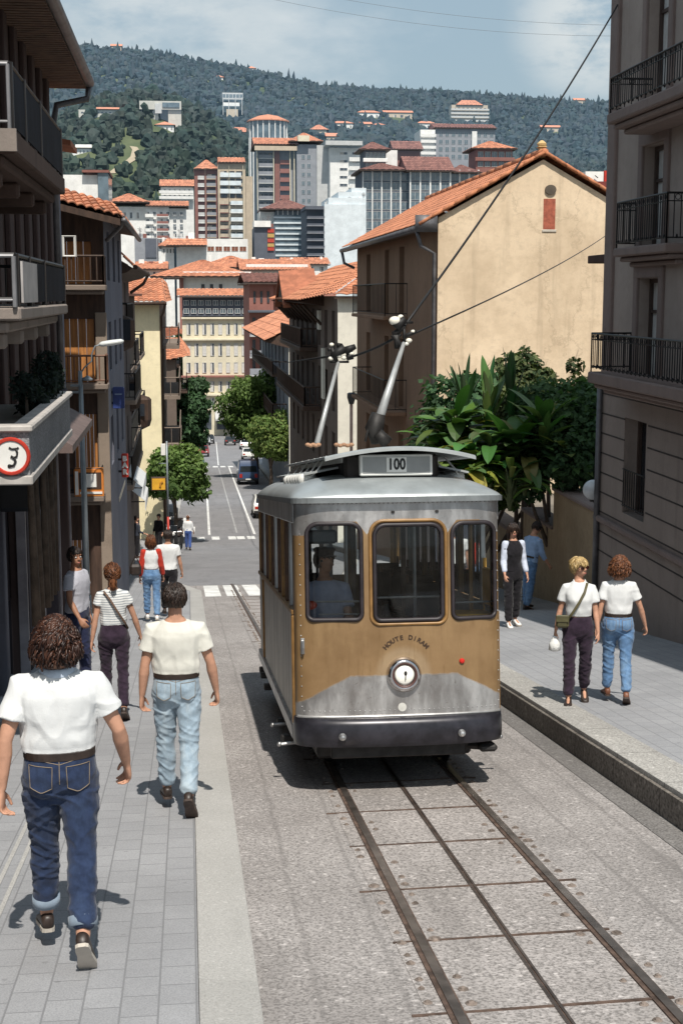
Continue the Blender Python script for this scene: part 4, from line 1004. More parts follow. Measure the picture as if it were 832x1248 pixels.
def person(label, loc, rotz, P, top=None, pants=None, hair=('short', None), shoes=None, sleeve=.55, group=None, vox=.007, belt=True, collar=False, pockets=False, skin=None, tuck=True, cuff=None, seed=1, face=False, dens=1.0, world_parent=None, glasses=False):
    """one continuous body, with clothing and hair as its children"""
    P = dict(P); fem = P.get('fem', False); P.setdefault('H', 1.7); J = fk(P); s = J['s']; off = J['off']; bk = P.get('bulk', 1); skin = skin or M_SKIN
    mb = MB(); torso(mb, J, P, .865, 1.485)
    for sd in 'LR':
        h, k, a = J['hip'+sd], J['knee'+sd], J['ank'+sd]
        limb(mb, [h, h.lerp(k, .5), k, k.lerp(a, .32), a], [.078*s*bk, .072*s*bk, .052*s, .055*s, .036*s])
        fd = J['fd'+sd]; up = Vector((1, 0, 0)).cross(fd).normalized(); limb(mb, [a-fd*.02*s-up*.03*s, a+fd*.06*s-up*.045*s, a+fd*.14*s-up*.06*s], [.032*s, .03*s, .02*s], 10)
        S, E, W = J['sh'+sd], J['el'+sd], J['wr'+sd]; sg = -1 if sd == 'L' else 1; ar = .86 if fem else 1.0
        limb(mb, [S, S.lerp(E, .45), E, E.lerp(W, .28), E.lerp(W, .65), W], [.054*s*ar, .046*s*ar, .037*s*ar, .042*s*ar, .034*s*ar, .025*s*ar])
        d = J['hd'+sd]; tt = Vector((-sg*.25, 1, 0)) if not P.get('thumb') else Vector(P['thumb']); hand(mb, W+d*.018*s, d+Vector((-sg*.08, .06, 0)), tt, Vector((-sg*1, -.35, 0)), s*1.0*ar, P.get('curl', 1.0))
    head_mesh(mb, J['HM'])
    me = remesh(mb, 'person', vox, 2, skin); body = bpy.data.objects.new('person', me); COL.objects.link(body); body.location = loc; body.rotation_euler = (0, 0, rotz); tag(body, label, 'person', group)
    V3 = Vector((seed*3.7, 0, 0))
    # trousers
    if pants:
        mb = MB(); pm, loose, hem = pants; torso(mb, J, P, .775, P.get('waist', 1.045), .012)
        for sd in 'LR':
            h, k, a = J['hip'+sd], J['knee'+sd], J['ank'+sd]; e = k.lerp(a, hem); fd = J['fd'+sd]
            h2 = h+Vector((0, 0, -.02*s))
            limb(mb, [h2, h2.lerp(k, .35), h2.lerp(k, .7), k, k.lerp(e, .35), k.lerp(e, .75), e+Vector((0, 0, .03*s))], [(.104*bk)*s, (.088*bk+loose*.5)*s, (.068*bk+loose*.8)*s, (.060+loose)*s, (.061+loose)*s, (.052+loose*1.1)*s, (.047+loose*1.2)*s], 18)
        for sg in (-1, 1): mb.ell((sg*.075*s, -.055*s, .885*s+off), (.086*s*bk, .080*s*bk, .085*s), J['ML'] if False else None)
        kz = (J['kneeL'].z+J['kneeR'].z)/2; az = min(J['ankL'].z, J['ankR'].z)
        def fold(c):
            z = c.z; q = Vector((c.x*8, c.y*8, z*19+c.x*9*math.sin(c.x*20)))+V3; k_ = math.exp(-((z-kz)/.16)**2)+1.1*math.exp(-((z-az-.08)/.11)**2)+.9*math.exp(-((z-.80*s-off)/.09)**2)
            q2 = Vector((c.x*9+z*6, c.y*9, z*15+c.x*14))+V3
            q3 = Vector((c.x*7-z*9, c.y*7, z*10))-V3
            rg_ = lambda v_: max(0, 1-abs(noise.noise(v_))*3.2)
            wv = .03*noise.noise(c*5+V3); qa = Vector((c.x*5+wv*20, c.y*5, (z+c.x*.5+wv)*15))+V3; qb = Vector((c.x*5, c.y*5, (z-c.x*.6+wv)*13))-V3
            return s*((.0068*k_+.0020)*rg_(qa)+(.0048*k_+.002)*rg_(qb)-.004*k_+.0042*noise.noise(c*5.5+V3)+.003*noise.noise(q3))
        tm = remesh(mb, 'trousers', vox*1.05, 4, pm, fold); tr = link('trousers', tm, body)
        if pockets:
            bv = BVHTree.FromPolygons([v.co for v in tm.vertices], [p.vertices for p in tm.polygons])
            def onb(x, z, o=.0035):
                hit = bv.ray_cast(Vector((x, -1, z)), Vector((0, 1, 0)))
                return hit[0]+hit[1]*o if hit[0] else None
            for sg in (-1, 1):
                zc = .935*s+off; pl = [(-.058, .062), (.050, .055), (.046, -.055), (-.004, -.078), (-.054, -.050)]
                mbp = MB(); cx = sg*.088*s; nn = 9; outl = [(cx-sg*px*s*bk, zc+pz*s) for px, pz in pl]
                g = {}; ok = True
                for i in range(nn+1):
                    for j in range(nn+1):
                        u, v = i/nn, j/nn; tl, trr, brr, bm_, bl = [Vector((q[0], q[1])) for q in outl]
                        a_ = tl.lerp(trr, u); b_ = (bl.lerp(bm_, u*2) if u < .5 else bm_.lerp(brr, u*2-1)); p = a_.lerp(b_, v); g[(i, j)] = onb(p.x, p.y)
                        if g[(i, j)] is None: ok = False
                if ok:
                    keys = list(g); idx = {k_: i for i, k_ in enumerate(keys)}
                    mbp.add([g[k_] for k_ in keys], [(idx[(i, j)], idx[(i+1, j)], idx[(i+1, j+1)], idx[(i, j+1)]) for i in range(nn) for j in range(nn)])
                    mbp.mi(1); line = [g[(i, 0)] for i in range(nn+1)]+[g[(nn, j)] for j in range(1, nn+1)]+[g[(i, nn)] for i in range(nn-1, -1, -1)]+[g[(0, j)] for j in range(nn-1, 0, -1)]
                    mbp.loop([p-Vector((0, .0015, 0)) for p in line], .0022*s, 4)
                    mbp.build('pocket', [pm, M_THREAD], tr, True)
            mbs = MB(); sm = [onb(.0, (.90+.02*i)*s+off, .001) for i in range(7)]
            if all(sm): mbs.tube(sm, .0022*s, 4)
            for sg in (-1, 1):
                yk = [onb(sg*.014*i*s, (1.00+.0035*i)*s+off, .001) for i in range(0, 11)]
                if all(yk): mbs.tube(yk, .002*s, 4)
            if mbs.v: mbs.build('seam', M_THREAD, tr)
        if cuff:
            for sd in 'LR':
                a, k = J['ank'+sd], J['knee'+sd]; e = k.lerp(a, hem); dn = (a-k).normalized(); mb = MB(); rr0 = (.050+loose*1.2)*s
                mb.tube([e-dn*.052*s, e-dn*.050*s, e+dn*.0*s, e+dn*.002*s], [rr0*.9, rr0*1.11, rr0*1.10, rr0*.85], 22); mb.build('turn_up', cuff, tr, True)
    # shirt
    if top:
        mb = MB(); tz = (1.048 if tuck else .94)
        torso(mb, J, P, tz, 1.462, .014, .010 if not fem else .004, .009 if tuck else None)
        for sd in 'LR':
            S, E, W = J['sh'+sd], J['el'+sd], J['wr'+sd]; sg = -1 if sd == 'L' else 1
            inn = S+Vector((-sg*.06*s, 0, .012*s)); ar = .90 if fem else 1.0
            if sleeve <= 1: e = S.lerp(E, sleeve); pts = [inn, S, S.lerp(e, .45), e]; rads = [.055*s*ar, .066*s*ar*bk**.5, .068*s*ar, .075*s*ar]
            else: e = E.lerp(W, sleeve-1); pts = [inn, S, S.lerp(E, .5), E, E.lerp(e, .5), e]; rads = [.055*s*ar, .066*s*ar, .060*s*ar, .052*s*ar, .049*s*ar, .042*s*ar]
            mb.tube([pts[0]-(pts[1]-pts[0])*.4]+pts, [rads[0]*.6]+rads, 20)
            if fem: mb.ell(J['ML'] @ Vector((sg*.066*s, .088*s, 1.245*s+off)), (.060*s, .052*s, .058*s))
        wz = tz*s+off
        def foldt(c):
            q = Vector((c.x*7+c.z*4, c.y*6, c.z*9-abs(c.x)*9))+V3; k_ = math.exp(-((c.z-wz-.08)/.10)**2)
            q2 = Vector((c.x*16, c.y*16, c.z*7))+V3
            rg_ = lambda v_: max(0, 1-abs(noise.noise(v_))*3.0)
            q3 = Vector((c.x*6+c.z*7*(1 if c.x > 0 else -1), c.y*5, c.z*5-abs(c.x)*6))-V3; e_ = min(1, max(0, abs(c.x)*7-.25))
            return s*(.0075*noise.noise(q*.8)+.007*(k_+.35*e_)*rg_(q2*.6)+.0050*(.35+e_)*rg_(q3)-.004)
        sm_ = remesh(mb, 'shirt', vox*1.05, 9, top, foldt); sh = link('shirt', sm_, body)
        if collar:
            mb = MB(); cm = collar; rs = []
            for z, e in ((1.452, .010), (1.478, .014), (1.486, .012), (1.482, .020), (1.450, .034), (1.444, .030)):
                rs.append([J['ML'] @ Vector((x, y, zz)) for x, y, zz in [((.060+e)*s*(.9 if fem else 1)*math.cos(a), -.012*s+(.062+e)*s*(.9 if fem else 1)*math.sin(a), z*s+off-(.030*s if math.sin(a) > 0 else 0)*max(0, math.sin(a))) for a in [2*math.pi*j/26 for j in range(26)]]])
            mb.rings(rs, False); mb.build('collar', cm, sh, True)
    if belt and pants:
        mb = MB(); z = 1.035; tab = TORSO_F if fem else TORSO_M
        rx = np.interp(z, [t[0] for t in tab], [t[1] for t in tab])*bk+.021; ry = np.interp(z, [t[0] for t in tab], [t[2] for t in tab])*bk+.021
        mb.rings([ering((0, -.001*s, zz*s+off), (rx+e)*s, (ry+e)*s, 36, 2.4, J['ML']) for zz, e in ((1.018, -.010), (1.018, 0), (1.056, 0), (1.056, -.010))], True); mb.build('belt', M_LEATHER, body, False)
    if hair: hair_obj(hair[0], J['HM'], hair[1], body, seed, dens)
    if face:
        M = J['HM']
        for sg in (-1, 1):
            mb = MB(); mb.ell((sg*.031, .078, .133), (.013, .012, .010), M, 12, 8); mb.build('eye', M_EYEW, body, True)
            mb = MB(); mb.ell((sg*.031, .0865, .133), (.0062, .005, .0062), M, 10, 6); mb.build('iris', M_EYED, body, True)
        mb = MB(); mb.ell((0, .0965, .0665), (.021, .006, .0075), M, 12, 6); mb.build('mouth', M_LIP, body, True)
    if glasses:
        M = J['HM']; mb = MB()
        for sg in (-1, 1): mb.ell((sg*.034, .098, .132), (.030, .006, .023), M, 14, 8); mb.tube([M @ Vector((sg*.060, .092, .138)), M @ Vector((sg*.083, .0, .135))], .003, 5)
        mb.tube([M @ Vector((-.01, .103, .136)), M @ Vector((.01, .103, .136))], .003, 5); mb.build('sunglasses', mat('sunglass', (.03, .008, .006), .1), body, True)
    if shoes:
        for sd in 'LR': shoe(P, J, sd, shoes[0], shoes[1], body)
    return body, J
def gz(x, y, off): return (x, y, zg(y)+off)
LP, RP = .06, .23
SL = -.14
def strap(body, pts, wd, m, name='bag_strap'):
    mb = MB(); mb.tube(pts, wd, 6, True, None, .35); return mb.build(name, m, body, True)
WALK_R = dict(legL=(15, 4, -4), legR=(-15, 22, 40))      # left foot planted ahead, right foot pushing off
WALK_L = dict(legL=(-14, 18, 30), legR=(14, 4, -4))
# nearest man
P = dict(H=1.62, legL=(13, 6, 8), legR=(-13, 20, 52), armL=(-14, 17, 14), armR=(2, 25, 26), bulk=1.06, slope=SL, head=4, curl=1.25, ab=3, abf=.35, hs=.97)
man1, J = person('man with curly brown hair in white polo shirt and dark blue jeans, nearest the camera', gz(-.63, 6.52, LP), R(4), P, C_WHITE, (C_NAVYJ, .014, .88), ('curly', H_BROWN), (M_LEATHER, M_SOLE), sleeve=.62, vox=.0052, collar=cloth('pale_blue_cotton', (.50, .57, .66)), pockets=True, cuff=cloth('denim_inside', (.20, .25, .31)), seed=3, face=True, dens=1.5)
P = dict(H=1.56, legL=(10, 5, 6), legR=(-12, 22, 52), armL=(-2, 13, 10), armR=(3, 18, 12), bulk=1.02, slope=SL, head=3, curl=1.4, ab=2, abf=.5)
man2, J = person('man with short dark hair in cream t-shirt and pale jeans, walking behind the striped woman', gz(-.10, 9.42, LP), R(-2), P, C_CREAM, (C_LITEJ, .012, .93), ('short', H_DARK), (M_LEATHER, M_DSOLE), sleeve=.60, vox=.0058, pockets=True, seed=8, face=True, dens=1.4)
P = dict(H=1.49, fem=True, legL=(8, 3, 4), legR=(-10, 14, 36), armL=(-4, 13, 6), armR=(6, 20, 8), bulk=.93, slope=SL, head=-6, waist=1.06)
w1, J = person('woman with tied back hair in striped top and dark trousers, bag strap across her back', gz(-.74, 13.4, LP), R(3), P, C_STRIPE, (C_PLUM, .004, .93), ('pony', H_AUB), (M_LEATHER, M_DSOLE), sleeve=.42, vox=.0075, belt=False, seed=5, face=True)
s_ = J['s']; o_ = J['off']
strap(w1, [(-.10*s_, -.085*s_, 1.45*s_+o_), (-.03*s_, -.128*s_, 1.36*s_+o_), (.05*s_, -.135*s_, 1.22*s_+o_), (.12*s_, -.11*s_, 1.10*s_+o_), (.165*s_, -.04*s_, 1.0*s_+o_)], .016, mat('tan_strap', (.12, .07, .045), .6))
P = dict(H=1.60, legL=(4, 4, 0), legR=(-4, 6, 10), armL=(-3, 10, 8), armR=(10, 14, 30), slope=SL, head=30)
person('man with black hair in grey t-shirt half in shade beside the shop pillars', gz(-1.28, 15.9, LP), R(-118), P, C_GREY, (cloth('navy_cotton', (.02, .025, .06)), .02, .92), ('short', H_DARK), (M_SNEAK, M_SOLE), sleeve=.55, vox=.0085, tuck=False, belt=False, skin=M_SKIND, seed=11, face=True)
P = dict(H=1.52, fem=True, legL=(10, 6, 4), legR=(-10, 14, 30), armL=(-4, 11, 14), armR=(2, 12, 16), bulk=.95, slope=SL, head=3)
w2, J = person('woman in white top with red sleeves and blue jeans carrying a dark bag', gz(-.66, 24.3, LP), R(2), P, C_WHITE, (C_BLUEJ, .012, .92), ('bob', H_AUB), (M_SNEAK, M_SOLE), sleeve=.45, vox=.010, seed=13, belt=False)
s_ = J['s']; o_ = J['off']
for sd in 'LR':
    S, E_, W_ = J['sh'+sd], J['el'+sd], J['wr'+sd]; mb = MB(); limb(mb, [S+Vector((0, 0, .012)), S.lerp(E_, .5), E_, E_.lerp(W_, .7)], [.075*s_, .070*s_, .062*s_, .050*s_], 14); link('sleeve', remesh(mb, 'sleeve', .011, 3, C_RED, lambda c: .006*noise.noise(c*14)), w2)
mb = MB(); mb.box(-.32, -.12, -.06, .06, .86, 1.06, .04); mb.tube([(-.30, 0, 1.04), (-.22, 0, 1.22), (-.14, 0, 1.04)], .012, 6)
tag(link('shoulder_bag', mb.mesh('shoulder_bag', M_LEATHER), None), 'dark leather bag held at the left hip of the red sleeved woman', 'bag'); bpy.data.objects['shoulder_bag'].location = Vector(w2.location)+Vector((-.05, -.08, .0))
P = dict(H=1.58, legL=(9, 5, 4), legR=(-9, 14, 30), armL=(-3, 10, 10), armR=(4, 12, 10), slope=SL, head=-4)
person('person with short dark hair in plain white t-shirt walking beside the red sleeved woman', gz(-.38, 25.4, LP), R(-2), P, C_WHITE, (C_BLACKC, .012, .93), ('short', H_DARK), (M_LEATHER, M_DSOLE), sleeve=.6, vox=.010, seed=17, tuck=False, belt=False)
P = dict(H=1.70, legL=(3, 2, 0), legR=(-3, 4, 4), armL=(5, 8, 20), armR=(12, 8, 55), slope=SL, head=20)
person('man in dark clothes standing in front of the shops holding something dark', gz(-2.05, 55.5, LP), R(-70), P, cloth('dark_shirt', (.035, .04, .055)), (C_BLACKC, .02, .95), ('short', H_DARK), (M_LEATHER, M_DSOLE), sleeve=1.7, vox=.015, seed=19, tuck=False, belt=False)
P = dict(H=1.66, legL=(10, 5, 4), legR=(-10, 14, 25), armL=(-3, 12, 20), armR=(4, 12, 16), slope=SL)
wm, J = person('man in white shirt, white cap and blue trousers walking down the roadside past the mopeds', gz(-.02, 66.0, .01), R(-4), P, C_WHITE, (cloth('royal_cotton', (.05, .09, .26)), .02, .95), ('short', H_AUB), (M_LEATHER, M_DSOLE), sleeve=1.6, vox=.015, seed=23, tuck=False, belt=False)
mb = MB(); M = J['HM']; mb.lathe([(.0, .26), (.06, .25), (.088, .21), (.094, .18), (.10, .175), (.125, .172), (.0, .17)], 16, M); mb.build('cap', C_WHITE, wm, True)
P = dict(H=1.72, legL=(2, 2, 0), legR=(-2, 3, 0), armL=(3, 8, 8), armR=(5, 8, 12), slope=SL)
person('person in long black coat standing under the yellow sign', gz(-1.35, 63.5, LP), R(150), P, C_BLACKC, (C_BLACKC, .03, .95), ('short', H_DARK), (M_LEATHER, M_DSOLE), sleeve=1.8, vox=.015, seed=29, tuck=False, belt=False)
# right pavement
P = dict(H=1.37, fem=True, legL=(-8, 12, 20), legR=(11, 8, 2), armL=(4, 10, 12), armR=(-2, 14, 8), bulk=1.0, slope=-SL, head=-42, nod=-3, toe=4)
bl, J = person('blonde woman with sunglasses, white blouse and plum trousers, bag slung across her', gz(3.60, 12.40, RP), R(180-14), P, C_WHITE, (C_PLUM, .012, .95), ('blond', H_BLOND), (M_LEATHER, M_DSOLE), sleeve=.62, vox=.007, belt=False, collar=C_WHITE, seed=31, face=True, glasses=True, dens=1.4)
s_ = J['s']; o_ = J['off']; ME = Matrix.Identity(4)
strap(bl, [(-.09*s_, .05*s_, 1.455*s_+o_), (-.06*s_, .135*s_, 1.36*s_+o_), (0*s_, .16*s_, 1.24*s_+o_), (.08*s_, .150*s_, 1.10*s_+o_), (.16*s_, .10*s_, .98*s_+o_)], .013, mat('olive_strap', (.10, .085, .04), .6))
bm_ = Matrix.Translation(bl.location) @ Matrix.Rotation(bl.rotation_euler.z, 4, 'Z')
mb = MB(); mb.box(.09, .21, .075, .135, .75, .87, .02); mb.box(.09, .21, .133, .145, .81, .875, .012); o = mb.build('shoulder_bag', mat('olive_leather', (.085, .078, .035), .5, var=.25, scale=15), None); o.matrix_world = bm_; tag(o, 'small olive shoulder bag at the hip of the blonde woman', 'bag')
W_ = J['wrR']; mb = MB()
mb.rings([ering((W_.x+.01, W_.y+.02, W_.z+z), rx, ry, 12) for z, rx, ry in ((-.20, .03, .02), (-.19, .055, .035), (-.12, .05, .04), (-.07, .022, .02), (-.055, .02, .02))], True); o = mb.build('plastic_bag', mat('white_plastic', (.78, .78, .76), .5, var=.05, bump=.6, bscale=25, bdist=.02), None, True); o.matrix_world = bm_; tag(o, 'crumpled white plastic bag in the right hand of the blonde woman', 'bag')
P = dict(H=1.36, fem=True, legL=(10, 6, 4), legR=(-11, 14, 34), armL=(-4, 12, 8), armR=(3, 22, 12), bulk=1.04, slope=SL, head=6)
person('woman with curly auburn hair in white t-shirt and blue jeans seen from behind', gz(3.98, 12.40, RP), R(-12), P, C_WHITE, (C_BLUEJ, .008, .95), ('curly', H_AUB), (mat('brown_sandal', (.16, .06, .03), .5), M_DSOLE), sleeve=.62, vox=.007, pockets=True, belt=True, seed=37, face=True, dens=1.3)
P = dict(H=1.53, fem=True, legL=(-6, 4, 4), legR=(9, 6, 0), armL=(6, 8, 20), armR=(8, 10, 30), bulk=.92, slope=-SL, head=10)
person('dark haired woman in black with pale blue sleeves and white trainers standing beside the tram', gz(4.74, 19.8, RP), R(188), P, C_BLACKC, (C_BLACKC, .016, .94), ('bob', H_DARK), (M_SNEAK, M_SOLE), sleeve=.3, vox=.009, belt=False, seed=41, tuck=False, face=True)
bw = [o for o in scn.objects if o.get('label', '').startswith('dark haired woman')][0]; s_ = J['s']
P = dict(H=1.53, fem=True, legL=(-6, 4, 4), legR=(9, 6, 0), armL=(6, 8, 20), armR=(8, 10, 30), bulk=.92, slope=-SL, head=10); J = fk(P); s_ = J['s']
for sd in 'LR':
    S, E_, W_ = J['sh'+sd], J['el'+sd], J['wr'+sd]; mb = MB(); limb(mb, [S+Vector((0, 0, .012)), S.lerp(E_, .5), E_, E_.lerp(W_, .7)], [.072*s_, .064*s_, .056*s_, .046*s_], 14); link('sleeve', remesh(mb, 'sleeve', .011, 3, cloth('pale_blue_blouse', (.55, .60, .72)), lambda c: .005*noise.noise(c*14)), bw)
P = dict(H=1.52, legL=(6, 6, 0), legR=(-5, 8, 10), armL=(14, 8, 20), armR=(10, 8, 25), slope=0, lean=14, nod=18)
mn, J = person('man in blue shirt and jeans leaning forward by the retaining wall', gz(5.78, 23.0, RP), R(-60), P, C_SKY, (C_BLUEJ, .02, .94), ('short', H_DARK), (M_LEATHER, M_DSOLE), sleeve=1.5, vox=.009, belt=True, seed=43, tuck=False)
# driver, seated behind the left windscreen
P = dict(H=1.44, legL=(75, 75, 0), legR=(75, 75, 0), armL=(18, 8, 55), armR=(22, 8, 50), slope=0, head=-28)
dr, J = person('tram driver in lavender shirt and dark cap behind the left windscreen', (0, 0, 0), R(180), P, C_LAV, (C_BLACKC, .02, .95), ('short', H_DARK), (M_LEATHER, M_DSOLE), sleeve=.7, vox=.010, belt=False, seed=47, skin=M_SKIND, tuck=False)
mb = MB(); M = J['HM']; mb.lathe([(.0, .275), (.085, .27), (.112, .25), (.092, .215), (.09, .185), (.0, .183)], 18, M); mb.ell((0, .10, .185), (.07, .05, .008), M); mb.build('cap', C_BLACKC, dr, True)
dr.matrix_world = TMW @ Matrix.Translation((-.50, .62, .62)) @ Matrix.Rotation(R(180), 4, 'Z')
# ================================================================== BUILDING HELPERS
def wall(mb, O, U, w, h, ops=(), depth=.15, N_=None, V=Vector((0, 0, 1)), back=False):
    """flat wall from corner O along U (unit) with openings (u0,u1,v0,v1) cut through, reveals going inward"""
    O = Vector(O); U = Vector(U).normalized(); V = Vector(V); Nn = Vector(N_) if N_ else U.cross(V)
    us = sorted(set([0, w]+[min(max(q, 0), w) for o in ops for q in o[:2]])); vs = sorted(set([0, h]+[min(max(q, 0), h) for o in ops for q in o[2:4]]))
    for i in range(len(us)-1):
        for j in range(len(vs)-1):
            cu, cv = (us[i]+us[i+1])/2, (vs[j]+vs[j+1])/2
            if any(o[0] < cu < o[1] and o[2] < cv < o[3] for o in ops): continue
            mb.quad(O+U*us[i]+V*vs[j], O+U*us[i+1]+V*vs[j], O+U*us[i+1]+V*vs[j+1], O+U*us[i]+V*vs[j+1])
    for o in ops:
        a, b, c, d = [O+U*p+V*q for p, q in ((o[0], o[2]), (o[1], o[2]), (o[1], o[3]), (o[0], o[3]))]; I = -Nn*depth
        for p, q in ((a, b), (b, c), (c, d), (d, a)): mb.quad(p, q, q+I, p+I)
    return mb
def window_proto(w, h, name, mframe, mpane, mull=1, bars=1, depth=.05, sill=None, shutter=None, msh=None, curtain=None):
    """local: x along the wall, -y outward, z up; origin at the opening's lower left, on the pane's plane"""
    t = min(.06, w*.08); mb = MB()
    mb.box(0, t, -depth, .0, 0, h); mb.box(w-t, w, -depth, .0, 0, h); mb.box(t, w-t, -depth, .0, 0, t); mb.box(t, w-t, -depth, .0, h-t, h)
    for i in range(mull): x = w*(i+1)/(mull+1); mb.box(x-t*.5, x+t*.5, -depth+.004, .0, t, h-t)
    for i in range(bars): z = h*(i+1)/(bars+1) if bars > 1 else h*.68; mb.box(t, w-t, -depth+.008, .0, z-t*.35, z+t*.35)
    o = mb.build(name, mframe)
    mb = MB(); mb.box(t*.5, w-t*.5, .002, .03, t*.5, h-t*.5); mb.build('pane', mpane, o)
    if curtain is not None: mb = MB(); mb.box(t, w*curtain, -.006, -.001, t, h-t); mb.build('curtain', mat('net_curtain', (.55, .53, .5), .9, var=.15), o)
    if shutter:
        for i, x in enumerate((-w*.5, w+.0)):
            mb = MB(); mb.box(x, x+w*.5, -.20, -.165, 0, h); 
            for j in range(int(h/.12)): mb.box(x+.03, x+w*.5-.03, -.21, -.198, .04+j*.12, .12+j*.12)
            mb.build('shutter', msh, o)
    if sill: mb = MB(); mb.box(-.06, w+.06, -depth-.20, 0, -.07, -.003); mb.build('sill', sill, o)
    return o
class Win:
    """keeps the first window of a kind and copies it for the following ones"""
    def __init__(s, **k): s.k = k; s.first = None
    def place(s, parent, loc, rotz):
        if s.first is None:
            s.first = window_proto(**s.k); o = s.first; o.parent = parent
            o.location = Vector(loc)-(Vector(parent.location) if parent.get('_w') else Vector((0, 0, 0))); o.rotation_euler = (0, 0, rotz); return o
        return put(s.first, parent, loc, rotz)
def tiled(mb, e0, e1, r1, r0, cw=.22, ch=.34, amp=.035, seed=1, thick=.05):
    """pantile roof plane: e0-e1 is the eave, r0-r1 the ridge"""
    e0, e1, r1, r0 = [Vector(q) for q in (e0, e1, r1, r0)]; W = ((e1-e0).length+(r1-r0).length)/2; Hh = ((r0-e0).length+(r1-e1).length)/2
    nc = max(2, int(W/cw)); nr = max(2, int(Hh/ch)); n_ = (e1-e0).cross(r0-e0).normalized(); n_ = n_ if n_.z > 0 else -n_; r_ = random.Random(seed); k = 4
    for j in range(nr):
        vs = []; cs = []; tint = [r_.choice((.72, .85, 1, 1, 1.08, 1.18, .92)) for _ in range(nc)]
        for e, lift in ((0, amp*.55), (1.03, 0)):
            v = (j+e)/nr; a = e0.lerp(r0, min(v, 1)); b = e1.lerp(r1, min(v, 1))
            for i in range(nc*k+1):
                u = i/(nc*k); vs.append(a.lerp(b, u)+n_*(lift+amp*abs(math.sin(math.pi*u*nc)))); q = tint[min(nc-1, i//k)]; cs.append((q, q*(.95+.05*q), q*.98))
        m = nc*k+1; vs += [vs[i]-n_*(amp*.6) for i in range(m)]; cs += [(.35, .35, .35)]*m
        o = len(mb.v); mb.add(vs, [(i, i+1, m+i+1, m+i) for i in range(m-1)]+[(2*m+i, 2*m+i+1, i+1, i) for i in range(m-1)]); mb.c[o:] = cs
    return mb
def railing(mb, pts, h, step=.11, r=.008, top=.016, bottom=.08, posts=True):
    P = [Vector(p) for p in pts]; up = Vector((0, 0, h))
    for a, b in zip(P, P[1:]):
        mb.tube([a+up, b+up], top, 6); mb.tube([a+Vector((0, 0, bottom)), b+Vector((0, 0, bottom))], top*.7, 5); n = max(1, int((b-a).length/step))
        for i in range(n+1): p = a.lerp(b, i/n); mb.tube([p+Vector((0, 0, bottom if 0 < i < n else 0)), p+up], r if 0 < i < n else r*1.6, 5)
    return mb
def balcony(parent, x0, x1, y0, y1, z, h, face, mslab, mrail, slab=.12, step=.1, inner=0, belly=False, trim=True):
    """slab with a railing on its three free sides; face '+x','-x','-y' is the side looking away from the wall"""
    mb = MB(); mb.box(x0, x1, y0, y1, z-slab, z, .015)
    if trim: mb.box(x0+.03, x1-.03, y0+.03, y1-.03, z-slab-.05, z-slab-.002, .01)
    o = mb.build('balcony', mslab, parent); e = .04
    c = {'-x': [(x1, y0+e), (x0+e, y0+e), (x0+e, y1-e), (x1, y1-e)], '+x': [(x0, y0+e), (x1-e, y0+e), (x1-e, y1-e), (x0, y1-e)], '-y': [(x0+e, y1), (x0+e, y0+e), (x1-e, y0+e), (x1-e, y1)]}[face]
    mb = MB(); railing(mb, [(a, b, z) for a, b in c], h, step)
    if belly:
        for (a, b), (c_, d) in zip(c, c[1:]):
            n = max(1, int(math.hypot(c_-a, d-b)/(step*2)))
            for i in range(n): f = (i+.5)/n; p = Vector((a+(c_-a)*f, b+(d-b)*f, z)); mb.tube([p+Vector((0, 0, h*.62)), p+Vector((0, 0, h*.74)), p+Vector((0, 0, h*.62))+Vector((.0, .0, .0))], .014, 5); mb.ell((p.x, p.y, z+h*.80), (.022, .022, .022), None, 6, 4)
    link('railing', mb.mesh('railing', mrail), o, None)
    # children drawn in world coordinates
    r = KIDS(o)[0]; return o
def stucco(name, col, stain=.35, streak=.4, bump=.35, col2=None, speck=0.0):
    if name in _MC: return _MC[name]
    m, nt, b = _nt(name); k = N(nt); v = k.coord()
    c = k.mix(k.ramp(k.noise(v, .55, 7, .68), .34, .68), tuple(q*.82 for q in col), col2 or col)
    c = k.mix(k.ramp(k.noise(v, 3.5, 7, .75), .46, .70, 0, .45), c, tuple(q*.68 for q in col))
    s = k.noise(k.coord((1.3, 1.3, .09)), 2.2, 6, .65); c = k.mix(k.ramp(s, .52, .74, 0, streak), c, tuple(q*.42 for q in col))
    c = k.mix(k.ramp(k.noise(v, 1.1, 8, .75), .54, .66, 0, stain), c, tuple(q*.5 for q in col))
    if speck: c = k.mix(k.ramp(k.noise(v, 55, 2, .7), .42, .62, 0, speck), c, tuple(q*.35 for q in col))
    k.l(c, b.inputs['Base Color']); b.inputs['Roughness'].default_value = .92; b.inputs['Specular IOR Level'].default_value = .2
    if name == 'beige_render':
        vo = k.n('ShaderNodeTexVoronoi'); vo.feature = 'DISTANCE_TO_EDGE'; vo.inputs['Scale'].default_value = .42
        vm = k.n('ShaderNodeVectorMath'); k.l(k.coord((1, 1, .55)), vm.inputs[0]); k.l(k.noise(v, 2.5, 5, .7, 1), vm.inputs[1]); k.l(vm.outputs[0], vo.inputs['Vector'])
        c = k.mix(k.ramp(vo.outputs['Distance'], .004, .016, .30, 0), c, tuple(q*.45 for q in col)); k.l(c, b.inputs['Base Color'])
    if name.startswith('town'): haze_glow(k, b)
    k.bump(k.noise(v, 26, 5, .7), bump, .012, b); _MC[name] = m; return m
M_TILE = tile_mat('terracotta_tiles', (.54, .215, .115)); M_TILE2 = tile_mat('old_terracotta', (.36, .13, .07)); M_RIDGE = mat('ridge_tiles', (.42, .16, .075), .85, var=.3, scale=6)
M_PANE = pane_mat(); M_WOODD = mat('dark_wood', (.055, .030, .019), .7, var=.35, scale=5, stretch=(4, 4, .5), bump=.3, bscale=30)
